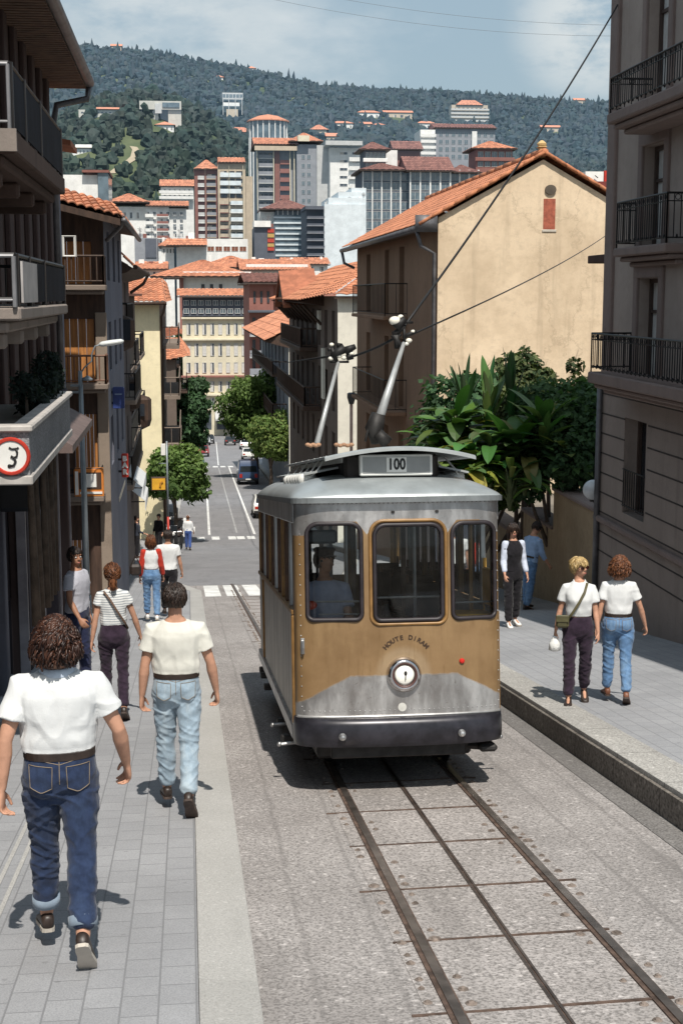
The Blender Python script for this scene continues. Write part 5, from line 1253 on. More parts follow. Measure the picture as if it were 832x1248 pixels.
M_WOODF = mat('brown_frame', (.06, .038, .03), .6, var=.3); M_IRONW = mat('wrought_iron', (.014, .013, .014), .5, .3, var=.3)
M_FRW = mat('white_frame', (.62, .61, .58), .6, var=.1); M_GUT = mat('zinc_gutter', (.13, .125, .13), .5, .4, var=.3); M_STONE = stucco('brown_stone', (.25, .20, .165), .3, .35)
def pipe(parent, pts, r, m=None, name='downpipe'):
    mb = MB(); mb.tube(pts, r, 8); return mb.build(name, m or M_GUT, parent, True)
def fix(o):
    """parts two levels down were drawn in world coordinates too: cancel their grandparent's offset once only"""
    return o
# ------------------------------------------------------------------ right corner building
FXR = 6.3
rb = thing('corner_building', 'dark brown stone corner building with wrought iron balconies at the right edge', 'building', (FXR+2, 17, zg(17)+RP), world=True)
M_RBW = stucco('grey_brown_render', (.40, .33, .29), .25, .3); M_RBQ = stucco('quoin_stone', (.26, .20, .18), .3, .3)
M_RBB = stucco('rusticated_stone', (.32, .265, .235), .35, .35, .5)
y0, y1 = 8.0, 20.6; zt = 7.5
# upper render wall with french windows; lower rusticated wall
dws = [(18.2, 19.08, 2.36, 4.45), (18.2, 19.08, .58, 2.02), (18.25, 19.12, -1.17, .24)]
more = [(a-2.6*i, b-2.6*i, c, d) for i in (1, 2, 3) for a, b, c, d in dws]
ops = [(y1-b, y1-a, c+1.18, d+1.18) for a, b, c, d in dws+more if c > -1.3]
mb = MB(); wall(mb, (FXR, y1, -1.18), (0, -1, 0), y1-y0, zt+1.18, ops, .20, (-1, 0, 0)); mb.quad((FXR, y1, -1.18), (FXR, y1, zt), (FXR+6, y1, zt), (FXR+6, y1, -1.18)); mb.quad((FXR, y0, zt), (FXR+6, y0, zt), (FXR+6, y1, zt), (FXR, y1, zt))
mb.build('wall', M_RBW, rb)
mb = MB(); zb = zg(y0)-.5; lw = [(y1-19.40, y1-18.44, -3.10-zb+.0, -1.72-zb)]+[(y1-19.4+2.6*i, y1-18.44+2.6*i, -3.1-zb+.35*i, -1.72-zb) for i in (1, 2)]
zb = zg(y1)-.6; lw = [(a, b, -3.10-zb+.35*i, -1.72-zb) for i, (a, b, c, d) in enumerate(lw)]
wall(mb, (FXR-.05, y1+.04, zb), (0, -1, 0), y1-y0+.04, -1.24-zb, lw, .25, (-1, 0, 0)); mb.quad((FXR-.05, y1+.04, zb), (FXR+6, y1+.04, zb), (FXR+6, y1+.04, -1.24), (FXR-.05, y1+.04, -1.24))
mb.quad((FXR-.05, y0, -1.24), (FXR+1, y0, -1.24), (FXR+1, y1+.04, -1.24), (FXR-.05, y1+.04, -1.24)); mb.build('base_wall', M_RBB, rb)
# stone courses as thin raised bands and joints
mb = MB()
for i in range(9):
    z = -1.45-.30*i
    segs = [(y0, y1+.03)]
    if -3.12 < z < -1.70:
        segs = [(19.43, y1+.03)]+[(19.43-2.6*(i_+1), 18.41-2.6*i_) for i_ in range(3)]
    for a, b in segs:
        if b > a: mb.box(FXR-.056, FXR-.048, a, b, z-.010, z+.010)
mb.build('stone_joints', mat('joint_shadow', (.05, .04, .036), .95), rb)
mb = MB(); mb.box(FXR-.12, FXR+.02, y0, y1+.08, -3.40, -3.31, .02); mb.box(FXR-.09, FXR, y0, y1+.06, -1.30, -1.18, .02); mb.build('ledge', M_RBQ, rb)
mb = MB(); mb.box(FXR-.06, FXR+.3, y1-.30, y1+.06, -1.18, zt, .02); mb.build('quoin', M_RBQ, rb)
mb = MB(); mb.tube([(FXR-.10, y1-.06, zg(y1)+.2), (FXR-.10, y1-.06, -1.32)], .045, 8); mb.build('downpipe', M_GUT, rb, True)
for i, (a, b, c, d) in enumerate(dws+more):
    mb = MB(); t = .17
    mb.box(FXR-.045, FXR+.02, a-t, a-.003, c, d+t, .012); mb.box(FXR-.045, FXR+.02, b+.003, b+t, c, d+t, .012); mb.box(FXR-.05, FXR+.02, a-t+.01, b+t-.01, d+.003, d+t+.03, .012); mb.build('surround', M_RBQ, rb)
wk = {}
for a, b, c, d in dws+more:
    key = (round(b-a, 2), round(d-c, 2)); W_ = wk.setdefault(key, Win(w=b-a, h=d-c, name='window', mframe=M_WOODF, mpane=M_PANE, mull=1, bars=1, curtain=.42)); W_.place(rb, (FXR+.19, b, c), R(-90))
Wl = Win(w=.96, h=1.38, name='window', mframe=M_WOODF, mpane=M_PANE, mull=1, bars=0)
for i in range(2): Wl.place(rb, (FXR+.18, 19.40-2.6*i, -3.10+.35*i), R(-90))
mb = MB()
for i in range(10): y = 18.48+i*.098; mb.tube([(FXR-.07, y, -3.0), (FXR-.07, y, -2.45)], .008, 5)
mb.tube([(FXR-.07, 18.45, -2.46), (FXR-.07, 19.40, -2.46)], .012, 5); mb.tube([(FXR-.07, 18.45, -2.98), (FXR-.07, 19.40, -2.98)], .012, 5); mb.build('window_grille', M_IRONW, rb)
def balR(xo, ya, yb, z, h, slab=.16, belly=False):
    mb = MB(); mb.box(xo, FXR-.002, ya, yb, z-slab, z, .02); mb.box(xo+.08, FXR-.002, ya+.06, yb-.06, z-slab-.07, z-slab-.003, .02); mb.box(xo+.2, FXR-.002, ya+.12, yb-.12, z-slab-.14, z-slab-.073, .02); o = mb.build('balcony', M_RBQ, rb)
    mb = MB(); e = .04; c = [(FXR-.01, ya+e, z), (xo+e, ya+e, z), (xo+e, yb-e, z), (FXR-.01, yb-e, z)]; railing(mb, c, h, .085, .0075, .015, .07)
    P = [Vector(q) for q in c]
    for p, q in zip(P, P[1:]):
        mb.tube([p+Vector((0, 0, h*.84)), q+Vector((0, 0, h*.84))], .008, 5); n = int((q-p).length/.17)
        for i in range(n): mm = p.lerp(q, (i+.5)/n); mb.loop([mm+(q-p).normalized()*(.035*math.cos(t))+Vector((0, 0, h*.92+.035*math.sin(t))) for t in [2*math.pi*k/8 for k in range(8)]], .005, 4); mb.ell((mm.x, mm.y, z+h*.14), (.016, .016, .03), None, 6, 4)
    r_ = mb.build('railing', M_IRONW, o)
balR(5.68, 8.5, 18.86, 2.42, .46, .14); balR(5.98, 17.25, 19.38, .66, .62, .12); balR(5.68, 8.5, 19.44, -1.06, .54, .16)
mb = MB(); mb.box(FXR-.05, FXR+.30, y1+.05, y1+.95, .50, .62, .01); mb.build('timber_beam', mat('burnt_timber', (.05, .018, .01), .8), rb)
mb = MB(); mb.box(FXR-.3, FXR+.1, y0, y1+.3, 5.35, 5.55, .03); mb.build('cornice', M_RBQ, rb)
# ------------------------------------------------------------------ retaining wall and globe
M_RET = stucco('retaining_stone', (.36, .26, .165), .5, .5, .6, (.42, .32, .21))
rw = thing('retaining_wall', 'stepped brown stone retaining wall below the garden, beside the right pavement', 'wall', (6.8, 27, zg(27)+RP), world=True)
for a, b, zt_ in ((20.68, 24.6, -3.42), (24.6, 26.9, -4.15), (26.9, 31.4, -4.75), (31.4, 38, -5.5)):
    mb = MB(); mb.box(6.62, 6.97, a, b-.004, zg(b)-.5, zt_-.08); mb.build('wall_section', M_RET, rw)
    mb = MB(); mb.box(6.57, 7.02, a+.01, b-.01, zt_-.078, zt_, .02); mb.build('coping', M_RBQ, rw)
gl = thing('globe_lamp', 'pale round globe lamp on the end of the retaining wall', 'lamp', (6.6, 21.3, -3.3)); p = atX(722, 597, 6.52); gl.location = p
mb = MB(); mb.ell((0, 0, 0), (.165, .165, .165), None, 20, 14); mb.build('globe', mat('milky_globe', (.62, .64, .66), .3, var=.12, scale=9), gl, True); mb = MB(); mb.tube([(.0, .0, -.16), (.1, .05, -.28), (.12, .2, -.3)], .02, 6); mb.lathe([(.05, -.19), (.06, -.15), (.03, -.13)], 10); mb.build('bracket', M_IRON, gl)
# earth bank behind it
mb = MB(); mb.rings([[(6.95, y, zt_), (14, y, zt_+.6), (14, y, -9), (6.95, y, -9)] for y, zt_ in ((20.7, -3.5), (24.6, -4.1), (27, -4.7), (31.4, -5.3), (37.6, -5.7))], True); tag(mb.build('bank', M_EARTH, None), kind='structure')
# ------------------------------------------------------------------ beige gable house
bh = thing('gable_house', 'beige rendered house with blank sunlit gable wall and terracotta roof', 'house', (9.7, 46, zg(46)), world=True)
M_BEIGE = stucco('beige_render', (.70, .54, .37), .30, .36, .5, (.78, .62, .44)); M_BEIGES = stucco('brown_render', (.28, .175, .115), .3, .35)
X0, X1, Y0, Y1 = 6.85, 12.55, 38.0, 56.0; ze, zr, xr_ = 2.10, 3.72, 9.72; zb = zg(60)-1
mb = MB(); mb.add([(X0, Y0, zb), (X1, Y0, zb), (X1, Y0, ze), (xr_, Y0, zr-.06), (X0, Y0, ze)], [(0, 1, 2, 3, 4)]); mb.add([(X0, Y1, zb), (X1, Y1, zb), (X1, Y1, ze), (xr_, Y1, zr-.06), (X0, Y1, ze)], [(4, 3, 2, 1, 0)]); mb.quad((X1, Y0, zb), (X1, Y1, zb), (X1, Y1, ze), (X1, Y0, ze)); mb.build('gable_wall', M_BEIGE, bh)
mb = MB(); wins = [(43.9, 44.9), (47.2, 48.2), (52.0, 53.1)]; lv = [(-.62, 1.55), (-3.55, -1.35), (-6.6, -4.4)]
ops = [(Y1-b, Y1-a, c-zb, d-zb) for a, b in wins for c, d in lv]
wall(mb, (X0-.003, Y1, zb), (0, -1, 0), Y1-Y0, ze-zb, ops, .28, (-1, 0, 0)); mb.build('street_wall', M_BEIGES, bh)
Wb = Win(w=1.0, h=2.17, name='window', mframe=M_WOODF, mpane=M_PANE, mull=1, bars=0, depth=.06)
for a, b in wins:
    for c, d in lv: Wb.place(bh, (X0+.26, b, c), R(-90))
for z in (-.62, -3.60):
    mb = MB(); mb.box(X0-.75, X0-.01, 43.2, 51.6, z-.12, z, .02); o = mb.build('balcony', M_BEIGES, bh)
    mb = MB(); railing(mb, [(X0, 43.25, z), (X0-.7, 43.25, z), (X0-.7, 51.55, z), (X0, 51.55, z)], 1.0, .30, .010, .02); mb.build('railing', M_IRONW, o)
mb = MB(); e = .55
sl = (zr-ze)/(xr_-X0)
tiled(mb, (X0-e, Y1+.5, ze-e*sl+.12), (X0-e, Y0-.12, ze-e*sl+.12), (xr_, Y0-.12, zr+.1), (xr_, Y1+.5, zr+.1), .22, .34, .032, 3)
tiled(mb, (X1+e, Y0-.12, ze-e*sl+.12), (X1+e, Y1+.5, ze-e*sl+.12), (xr_, Y1+.5, zr+.1), (xr_, Y0-.12, zr+.1), .24, .36, .05, 4); rf = mb.build('roof', M_TILE, bh, False)
mb = MB()
for k in range(16): y = Y0-.14+(Y1-Y0+.6)*k/16; mb.tube([(xr_, y, zr+.12), (xr_, y+1.2, zr+.15)], .11, 8)
for x_, s_ in ((X0-e, 1), (X1+e, -1)):
    a = Vector((x_, Y0-.14, ze-e*sl+.13)); b = Vector((xr_, Y0-.14, zr+.12))
    for k in range(11): mb.tube([a.lerp(b, k/11), a.lerp(b, (k+1.1)/11)+Vector((0, 0, .012))], .05, 8)
mb.build('ridge_tiles', M_RIDGE, rf, True)
mb = MB(); mb.quad((X0-e, Y0-.1, ze-e*sl+.04), (X0+.02, Y0-.1, ze+.04), (X0+.02, Y1+.4, ze+.04), (X0-e, Y1+.4, ze-e*sl+.04)); mb.box(X0-e+.02, X0-e+.10, Y0-.1, Y1+.4, ze-e*sl-.06, ze-e*sl+.05); mb.build('eaves_board', M_WOODD, bh)
mb = MB(); mb.tube([(X0-e-.04, Y0-.1, ze-e*sl+.02), (X0-e-.04, Y1+.4, ze-e*sl+.0)], .085, 8); mb.tube([(X0-e-.04, Y0+.05, ze-e*sl), (X0-e+.1, Y0+.12, ze-.75), (X0-.07, Y0+.16, ze-.95), (X0-.07, Y0+.16, zb+2)], .055, 8); mb.tube([(X0-e-.04, Y1+.3, ze-e*sl), (X0-e+.05, Y1+.2, ze-.8), (X0-.1, Y1+.1, ze-1.0)], .06, 8); mb.box(X0-e-.1, X0-.05, Y0-.16, Y0-.10, ze-e*sl-.08, ze+.06); mb.build('gutter', M_GUT, bh, True)
mb = MB(); mb.box(9.75, 10.08, Y0-.012, Y0+.02, 1.80, 2.62); mb.build('brick_panel', mat('red_brick_infill', (.34, .095, .055), .9, var=.25, scale=9, bump=.4), bh)
mb = MB(); mb.box(9.72, 10.12, Y0-.03, Y0+.02, 1.73, 1.797, .01); mb.build('sill', mat('pale_sill', (.5, .45, .38), .8), bh)
mb = MB(); mb.lathe([(.13, 0), (.13, .06), (0, .07)], 16, Matrix.Translation((9.93, Y0-.0, 2.86)) @ Matrix.Rotation(R(90), 4, 'X') @ Matrix.Scale(1.2, 4, (1, 0, 0))); mb.build('vent', mat('vent_shadow', (.10, .08, .06), .9), bh)
mb = MB(); mb.box(9.66, 9.83, Y0+.2, Y0+.42, zr, zr+.28, .02); mb.box(9.63, 9.86, Y0+.17, Y0+.45, zr+.28, zr+.31, .01); mb.lathe([(.04, .31), (.12, .33), (.13, .39), (.07, .45), (.02, .48), (0, .48)], 14, Matrix.Translation((9.745, Y0+.31, zr))); mb.build('chimney', mat('ochre_chimney', (.52, .36, .16), .8, var=.2), rf)
# ------------------------------------------------------------------ white house with jettied brown street front
wh = thing('white_house', 'white rendered house with dark timber street front and terracotta roof', 'house', (9.5, 80, zg(80)), world=True)
M_WHITEW = stucco('white_render', (.78, .74, .64), .15, .2, .3); M_GREYT = stucco('grey_timber_front', (.16, .125, .105), .3, .3)
X0, X1, Y0, Y1 = 7.15, 13.2, 66, 97; zb = zg(97)-1
mb = MB(); mb.quad((X0, Y0, zb), (X1, Y0, zb), (X1, Y0, .0), (X0, Y0, .0)); mb.quad((X1, Y0, zb), (X1, Y1, zb), (X1, Y1, .0), (X1, Y0, .0)); mb.quad((X0, Y1, zb), (X1, Y1, zb), (X1, Y1, 0), (X0, Y1, 0)); mb.build('end_wall', M_WHITEW, wh)
mb = MB(); wi = [67.2+3.6*i for i in range(8)]; lv = [(-2.6, -.7), (-5.6, -3.7), (-8.8, -6.6)]
wall(mb, (X0-.004, Y1, zb), (0, -1, 0), Y1-Y0, -.0-zb, [(Y1-y-1.5, Y1-y, c-zb, d-zb) for y in wi for c, d in lv], .3, (-1, 0, 0)); mb.build('street_wall', M_GREYT, wh)
Ww = Win(w=1.5, h=1.9, name='window', mframe=M_WOODD, mpane=M_PANE, mull=1, bars=0)
for y in wi:
    for c, d in lv[:2]: Ww.place(wh, (X0+.28, y+1.5, c), R(-90))
for z, a, b in ((-2.75, 76, 92), (-5.8, 74, 96)):
    mb = MB(); mb.box(X0-1.0, X0-.02, a, b, z-.25, z, .03); o = mb.build('balcony', M_WOODD, wh); mb = MB(); railing(mb, [(X0, a+.1, z), (X0-.9, a+.1, z), (X0-.9, b-.1, z)], 1.0, .3, .03, .05); mb.box(X0-.88, X0-.84, a+.2, b-.2, z+.12, z+.8); mb.build('railing', M_WOODD, o)
mb = MB(); zr = 1.95; xr_ = 10.2
tiled(mb, (X0-1.3, Y1+.8, -.25), (X0-1.3, Y0+7, -.25), (xr_, Y0+5.5, zr), (xr_, Y1-2, zr), .45, .6, .09, 5)
tiled(mb, (X0-1.3, Y0+7, -.25), (X0-.25, Y0-.5, .1), (xr_, Y0+5.45, zr), (xr_, Y0+5.5, zr), .3, .5, .07, 6)
tiled(mb, (X0-.25, Y0-.5, .05), (X1+.5, Y0-.5, .05), (xr_+.01, Y0+5.4, zr), (xr_, Y0+5.4, zr), .3, .4, .06, 7)
tiled(mb, (X1+.5, Y0-.5, .05), (X1+.5, Y1+.5, .05), (xr_, Y1-2, zr), (xr_, Y0+5.4, zr), .45, .6, .09, 8); mb.build('roof', M_TILE, wh)
mb = MB(); mb.rings([[(X0-1.25, y, -.32), (X0-.01, y, .05), (X0-.01, y, -.5)] for y in (Y0+6.5, Y1+.6)], True); mb.box(X0-.2, X1+.4, Y0-.42, Y0-.06, -.12, -.02)
for i in range(9): y = Y0+8+i*2.9; mb.tube([(X0, y, -1.5), (X0-1.0, y, -.45)], .09, 6)
mb.build('eaves', M_WOODD, wh)
# dark jettied gable on the street side, near end
mb = MB(); mb.add([(X0-1.2, 84, -.35), (X0-1.2, 91, -.35), (X0-1.2, 87.5, 1.35)], [(0, 1, 2)]); mb.build('dormer_gable', M_WOODD, wh); mb = MB(); mb.rings([[(X0-1.35, y, z), (8.0, y, z+.15), (8.0, y, z-.05), (X0-1.35, y, z-.2)] for y, z in ((83.4, -.5), (87.5, 1.55), (91.6, -.5))], True); mb.build('dormer_roof', M_TILE2, wh)
mb = MB(); mb.box(X1-1.9, X1-1.5, Y0+2.5, Y0+2.9, 1.2, 2.4); mb.build('chimney', M_STONE, wh)
for px, py, w_, h_ in ((393, 455, 1.0, 2.6), (388, 390, 1.2, 1.0)):
    p = atX(px, py, X0-.1); mb = MB(); mb.box(X0-.13, X0-.01, p.y-w_*.5, p.y+w_*.5, p.z-h_*.5, p.z+h_*.5); mb.build('pale_panel', M_WHITEW, wh)
# ------------------------------------------------------------------ left row, first building: brown front with deep eaves and balconies
FXL = -2.1
lb = thing('balcony_building', 'tall dark brown building with deep boarded eaves and dark balconies at the left edge', 'building', (-4, 16, zg(16)+LP), world=True)
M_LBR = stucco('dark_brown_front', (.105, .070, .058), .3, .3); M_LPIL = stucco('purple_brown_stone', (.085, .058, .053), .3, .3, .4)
M_LBLUE = stucco('blue_grey_render', (.165, .17, .205), .25, .35); M_SHOP = stucco('dark_shopfront', (.050, .042, .048), .3, .3)
Y0, Y1 = 5.0, 23.0; zt = 3.35
lv = [(1.30, 2.75), (-.08, .98), (-1.3, -.32)]
wy = [22.3-1.05*i for i in range(16)]
ops = [(y-.5-Y0, y-Y0, a+1.5, b+1.5) for y in wy for a, b in lv]
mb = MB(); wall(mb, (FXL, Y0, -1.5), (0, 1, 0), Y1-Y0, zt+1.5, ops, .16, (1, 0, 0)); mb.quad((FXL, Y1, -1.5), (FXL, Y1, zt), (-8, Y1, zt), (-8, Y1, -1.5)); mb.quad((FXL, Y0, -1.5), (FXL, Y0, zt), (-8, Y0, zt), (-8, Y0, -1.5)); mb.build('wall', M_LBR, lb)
for y in wy:
    mb = MB(); mb.box(FXL, FXL+.07, y+.09, y+.46, -1.5, zt-.03, .015); mb.build('pilaster', M_LPIL, lb)
wk = {}
for y in wy[:9]:
    for a, b in lv: wk.setdefault(round(b-a, 2), Win(w=.5, h=b-a, name='window', mframe=M_WOODF, mpane=M_PANE, mull=0, bars=1, depth=.04)).place(lb, (FXL-.14, y-.5, a), R(90))
# eaves
mb = MB(); xe = -1.52
mb.rings([[(xe, y, 3.32), (xe, y, 3.42), (-8, y, 5.2), (-8, y, 5.1), (FXL, y, 3.30)] for y in (Y0, Y1+.45)], True); ev = mb.build('eaves', M_WOODD, lb)
mb = MB(); y = Y0
while y < Y1+.4: mb.box(xe+.02, FXL+.0, y, y+.10, 3.275, 3.299); y += .155
mb.build('soffit_boards', mat('soffit_board', (.12, .07, .045), .7, var=.3, scale=6), ev)
mb = MB(); mb.tube([(xe+.06, Y0, 3.38), (xe+.06, Y1+.48, 3.38)], .085, 10); mb.tube([(xe+.06, Y1+.40, 3.32), (xe+.02, Y1+.40, 3.12), (FXL+.14, Y1+.12, 2.98), (FXL+.09, Y1+.06, 2.7), (FXL+.09, Y1+.06, -1.5)], .055, 8); mb.build('gutter', M_GUT, lb, True)
M_DKPAN = mat('navy_balcony_panel', (.013, .015, .022), .8, var=.3, scale=3, spec=.1); M_PALEB = stucco('pale_balcony_stone', (.30, .255, .225), .3, .3); M_RAILW = mat('pale_rail', (.22, .22, .23), .5, .3, var=.15)
def balL(ya, yb, z, h, mslab, xo=-1.2, slab=.17, solid=True, near='rail', name=None):
    mb = MB(); mb.box(FXL-.1, xo, ya, yb, z-slab, z, .015); mb.box(FXL-.1, xo-.10, ya+.06, yb-.06, z-slab-.09, z-slab-.003, .02)
    for i in range(4): y = ya+.4+(yb-ya-.8)*i/3; mb.box(FXL-.1, xo-.16, y-.07, y+.07, z-slab-.22, z-slab-.092, .02)
    o = mb.build('balcony', mslab, lb); mb = MB()
    railing(mb, [(FXL, ya+.04, z), (xo-.04, ya+.04, z), (xo-.04, yb-.04, z), (FXL, yb-.04, z)], h, .13, .009, .018, .06); mb.build('railing', M_IRONW, o)
    mb = MB()
    if solid: mb.box(xo-.032, xo-.022, ya+.10, yb-.06, z+.03, z+h-.03)
    if mb.v: mb.build('balcony_panel', M_DKPAN, o)
    for y in (ya+.06, ya+.9, (ya+yb)/2, yb-.06): mb = MB(); mb.box(xo-.05, xo-.012, y-.018, y+.018, z, z+h+.01); mb.build('rail_post', M_IRONW, o)
    return o
b1 = balL(10.65, 14.9, 1.20, .47, M_LBR, slab=.17)
mb = MB(); mb.box(FXL, -1.19, 10.60, 10.645, 1.04, 1.20); mb.build('slab_edge', M_PALEB, b1)
mb = MB(); railing(mb, [(FXL, 10.63, 1.2), (-1.24, 10.63, 1.2)], .455, .12, .010, .014, .05); mb.build('end_railing', M_RAILW, b1)
b2 = balL(10.6, 14.8, -.08, .38, M_PALEB, slab=.10)
mb = MB(); mb.box(-1.225, -1.205, 10.85, 11.9, -.05, .26); mb.build('grey_panel', mat('pale_panel', (.40, .38, .37), .7, var=.15), b2)
mb = MB(); railing(mb, [(FXL, 10.58, -.08), (-1.24, 10.58, -.08)], .37, .12, .012, .014, .05); mb.build('end_railing', M_RAILW, b2)
# granite balcony
M_GRAN = speckle_mat('speckled_granite', (.27, .27, .28), (.36, .36, .37), 75, 0, stain=.3); M_CAP = mat('granite_cap', (.46, .43, .40), .8, var=.15, scale=8, grime=.2)
mb = MB(); mb.box(FXL-.1, -1.2, 11.0, 14.95, -1.46, -1.385, .01); g = mb.build('balcony', M_CAP, lb)
mb = MB(); mb.box(FXL-.1, -1.22, 11.02, 11.14, -1.383, -1.045); mb.box(-1.33, -1.22, 11.142, 14.92, -1.383, -1.045); mb.build('granite_parapet', M_GRAN, g)
mb = MB(); mb.box(FXL-.1, -1.19, 10.98, 11.17, -1.043, -.99, .012); mb.box(-1.36, -1.19, 11.172, 14.96, -1.043, -.99, .012); mb.build('parapet_cap', M_CAP, g)
mb = MB(); mb.box(FXL-.1, -1.36, 11.15, 14.9, -1.39, -1.12); mb.build('planter_soil', M_EARTH, g)
# round prohibition sign on the granite end
sg_ = thing('prohibition_sign', 'round white road sign with red rim and dark hooked arrow on the granite balcony end', 'sign', tuple(atY(14, 556, 11.0)))
def disc(r0, r1, z0, z1, n=8, rot=R(22.5)): 
    mb = MB(); mb.lathe([(r0, z0), (r1, z0), (r1, z1), (r0, z1)] if r0 else [(0, z0), (r1, z0), (r1, z1), (0, z1)], n, Matrix.Rotation(R(90), 4, 'X') @ Matrix.Rotation(rot, 4, 'Z')); return mb
disc(0, .142, 0, .018, 24).build('sign_plate', M_WHITE, sg_); rimd = MB(); rimd.loop([(.134*math.cos(R(15*i)), -.014, .134*math.sin(R(15*i))) for i in range(24)], .017, 6); rimd.build('red_rim', mat('sign_red', (.46, .035, .018), .5), sg_)
mb = MB(); mb.tube([(-.01, -.022, -.075), (.02, -.022, -.07), (.035, -.022, -.04), (.025, -.022, -.012), (.0, -.022, .002)], .011, 6); mb.tube([(.012, -.022, -.015), (.045, -.022, .0), (.05, -.022, .03), (.04, -.022, .062)], .009, 6); mb.tube([(-.012, -.022, .07), (.01, -.022, .058), (.05, -.022, .062), (.06, -.022, .07)], .008, 6); mb.ell((-.012, -.022, -.075), (.016, .006, .016)); mb.build('hooked_arrow', M_BLACK, sg_, True)
# shop front at street level
mb = MB(); zb = zg(Y1)-.6; shops = [(5.5+2.0*i, 7.1+2.0*i) for i in range(9)]
wall(mb, (FXL-.02, Y0, zb), (0, 1, 0), Y1-Y0, -1.5-zb, [(a-Y0, b-Y0, .55+(-_slope(a))*(a-Y1)*.0+max(0, (zg(a)-zb)-.6)*.9, min(2.6, -1.75-zb)) for a, b in shops], .35, (1, 0, 0)); mb.build('shop_wall', M_SHOP, lb)
for i, y in enumerate([5.2, 7.2, 9.2, 11.2, 13.2, 15.2, 16.6, 17.4, 18.6, 19.3, 20.6, 21.3, 22.7]):
    mb = MB(); mb.box(FXL-.02, FXL+(.11 if i % 2 else .17), y, y+(.16, .30, .20)[i % 3], zg(y)-.3, -1.55, .012); mb.build('pillar', (M_LPIL, M_SHOP, M_LBLUE)[i % 3], lb)
Wsh = Win(w=1.6, h=1.6, name='shop_window', mframe=M_WOODF, mpane=M_PANE, mull=1, bars=0)
for a, b in shops[4:]: Wsh.place(lb, (FXL-.33, a, max(zg(a)+.15, -1.75-1.62)), R(90))
for y in (16.55, 18.5, 20.95, 22.92): mb = MB(); mb.box(FXL+.08, FXL+.19, y, y+.05, zg(y)-.2, -1.62); mb.build('door_trim', mat('pale_metal_trim', (.30, .28, .30), .5, .4), lb)
mb = MB(); mb.box(FXL-.05, FXL+.20, Y0, Y1, -1.62, -1.47, .02); mb.build('fascia', M_SHOP, lb)
mb = MB(); mb.rings([[(FXL, y, -1.62), (-1.50, y, -1.95), (-1.50, y, -2.05), (FXL, y, -2.05)] for y in (18.6, 22.6)], True); mb.build('canopy_hood', mat('brown_hood', (.14, .10, .09), .7, var=.2), lb)
mb = MB(); mb.box(-1.98, -1.50, 14.6, 15.6, -2.22, -1.62, .05); mb.box(-2.1, -1.6, 15.0, 15.2, -1.62, -1.5); mb.build('dark_box_sign', mat('black_box', (.014, .014, .018), .35), lb)
# blue grey neighbour strip
ln_ = thing('narrow_house', 'narrow blue grey rendered house between the brown balcony building and the tiled house', 'house', (-4, 23.7, zg(24)), world=True)
mb = MB(); zb = zg(26)-.5; ops = [(.4, .85, c-zb, c+1.0-zb) for i in range(1) for c in (1.0, -.4, -1.9, -4.6)]
wall(mb, (-2.04, 23.05, zb), (0, 1, 0), 1.25, 2.35-zb, ops, .15, (1, 0, 0)); mb.quad((-2.04, 23.05, zb), (-2.04, 23.05, 2.35), (-8, 23.05, 2.35), (-8, 23.05, zb)); mb.quad((-2.04, 23.05, 2.35), (-8, 23.05, 2.35), (-8, 24.3, 2.35), (-2.04, 24.3, 2.35)); mb.quad((-2.04, 24.3, zb), (-8, 24.3, zb), (-8, 24.3, 2.35), (-2.04, 24.3, 2.35)); mb.build('wall', M_LBLUE, ln_)
Wn = Win(w=.45, h=1.0, name='window', mframe=M_FRW, mpane=M_PANE, mull=0, bars=1, depth=.04)
for o_ in ops: Wn.place(ln_, (-2.17, 23.05+o_[0], o_[2]+zb), R(90))
mb = MB(); mb.rings([[(-1.75, y, 2.36), (-1.75, y, 2.44), (-8, y, 3.4), (-8, y, 3.3)] for y in (23.05, 24.4)], True); mb.build('roof', M_TILE2, ln_)
# dark parasol folded on middle balcony
# ------------------------------------------------------------------ tiled house with wooden balconies facing the camera
th_ = thing('tiled_house', 'dark timber house with terracotta eave and orange wooden balcony doors behind the lamp post', 'house', (-3.5, 29, zg(29)), world=True)
XW, YF, YB = -1.47, 26.6, 34.0; zb = zg(35)-.6
M_ORW = mat('orange_wood', (.40, .165, .045), .55, var=.3, scale=4, stretch=(5, 5, .4), bump=.25, bscale=20)
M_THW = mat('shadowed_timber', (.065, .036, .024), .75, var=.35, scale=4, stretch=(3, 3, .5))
doors = [(-2.6, -1.70, .22, 1.0), (-2.6, -1.68, -1.60, -.42), (-2.1, -1.68, -3.65, -2.2), (-2.35, -1.88, -5.6, -4.6)]
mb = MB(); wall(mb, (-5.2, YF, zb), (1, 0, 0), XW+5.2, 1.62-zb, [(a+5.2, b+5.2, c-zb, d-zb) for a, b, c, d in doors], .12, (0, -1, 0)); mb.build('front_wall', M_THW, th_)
mb = MB(); sw = [(27.6+2.2*i, 28.5+2.2*i) for i in range(3)]; ops = [(a-YF, b-YF, c-zb, c+.95-zb) for a, b in sw for c in (.3, -1.45, -3.3)]
wall(mb, (XW, YF, zb), (0, 1, 0), YB-YF, 1.62-zb, ops, .15, (1, 0, 0)); mb.quad((XW, YB, zb), (-5, YB, zb), (-5, YB, 1.62), (XW, YB, 1.62)); mb.build('street_wall', M_LBLUE, th_)
Wt = Win(w=.9, h=.95, name='window', mframe=M_WOODD, mpane=M_PANE, mull=1, bars=0, depth=.05)
for a, b in sw:
    for c in (.3, -1.45, -3.3): Wt.place(th_, (XW-.13, a, c), R(90))
for a, b, c, d in doors:
    mb = MB(); n = 6
    for i in range(n): mb.box(a+(b-a)*i/n+.006, a+(b-a)*(i+1)/n-.006, YF+.07, YF+.10, c, d, .006)
    mb.build('balcony_door', M_ORW, th_)
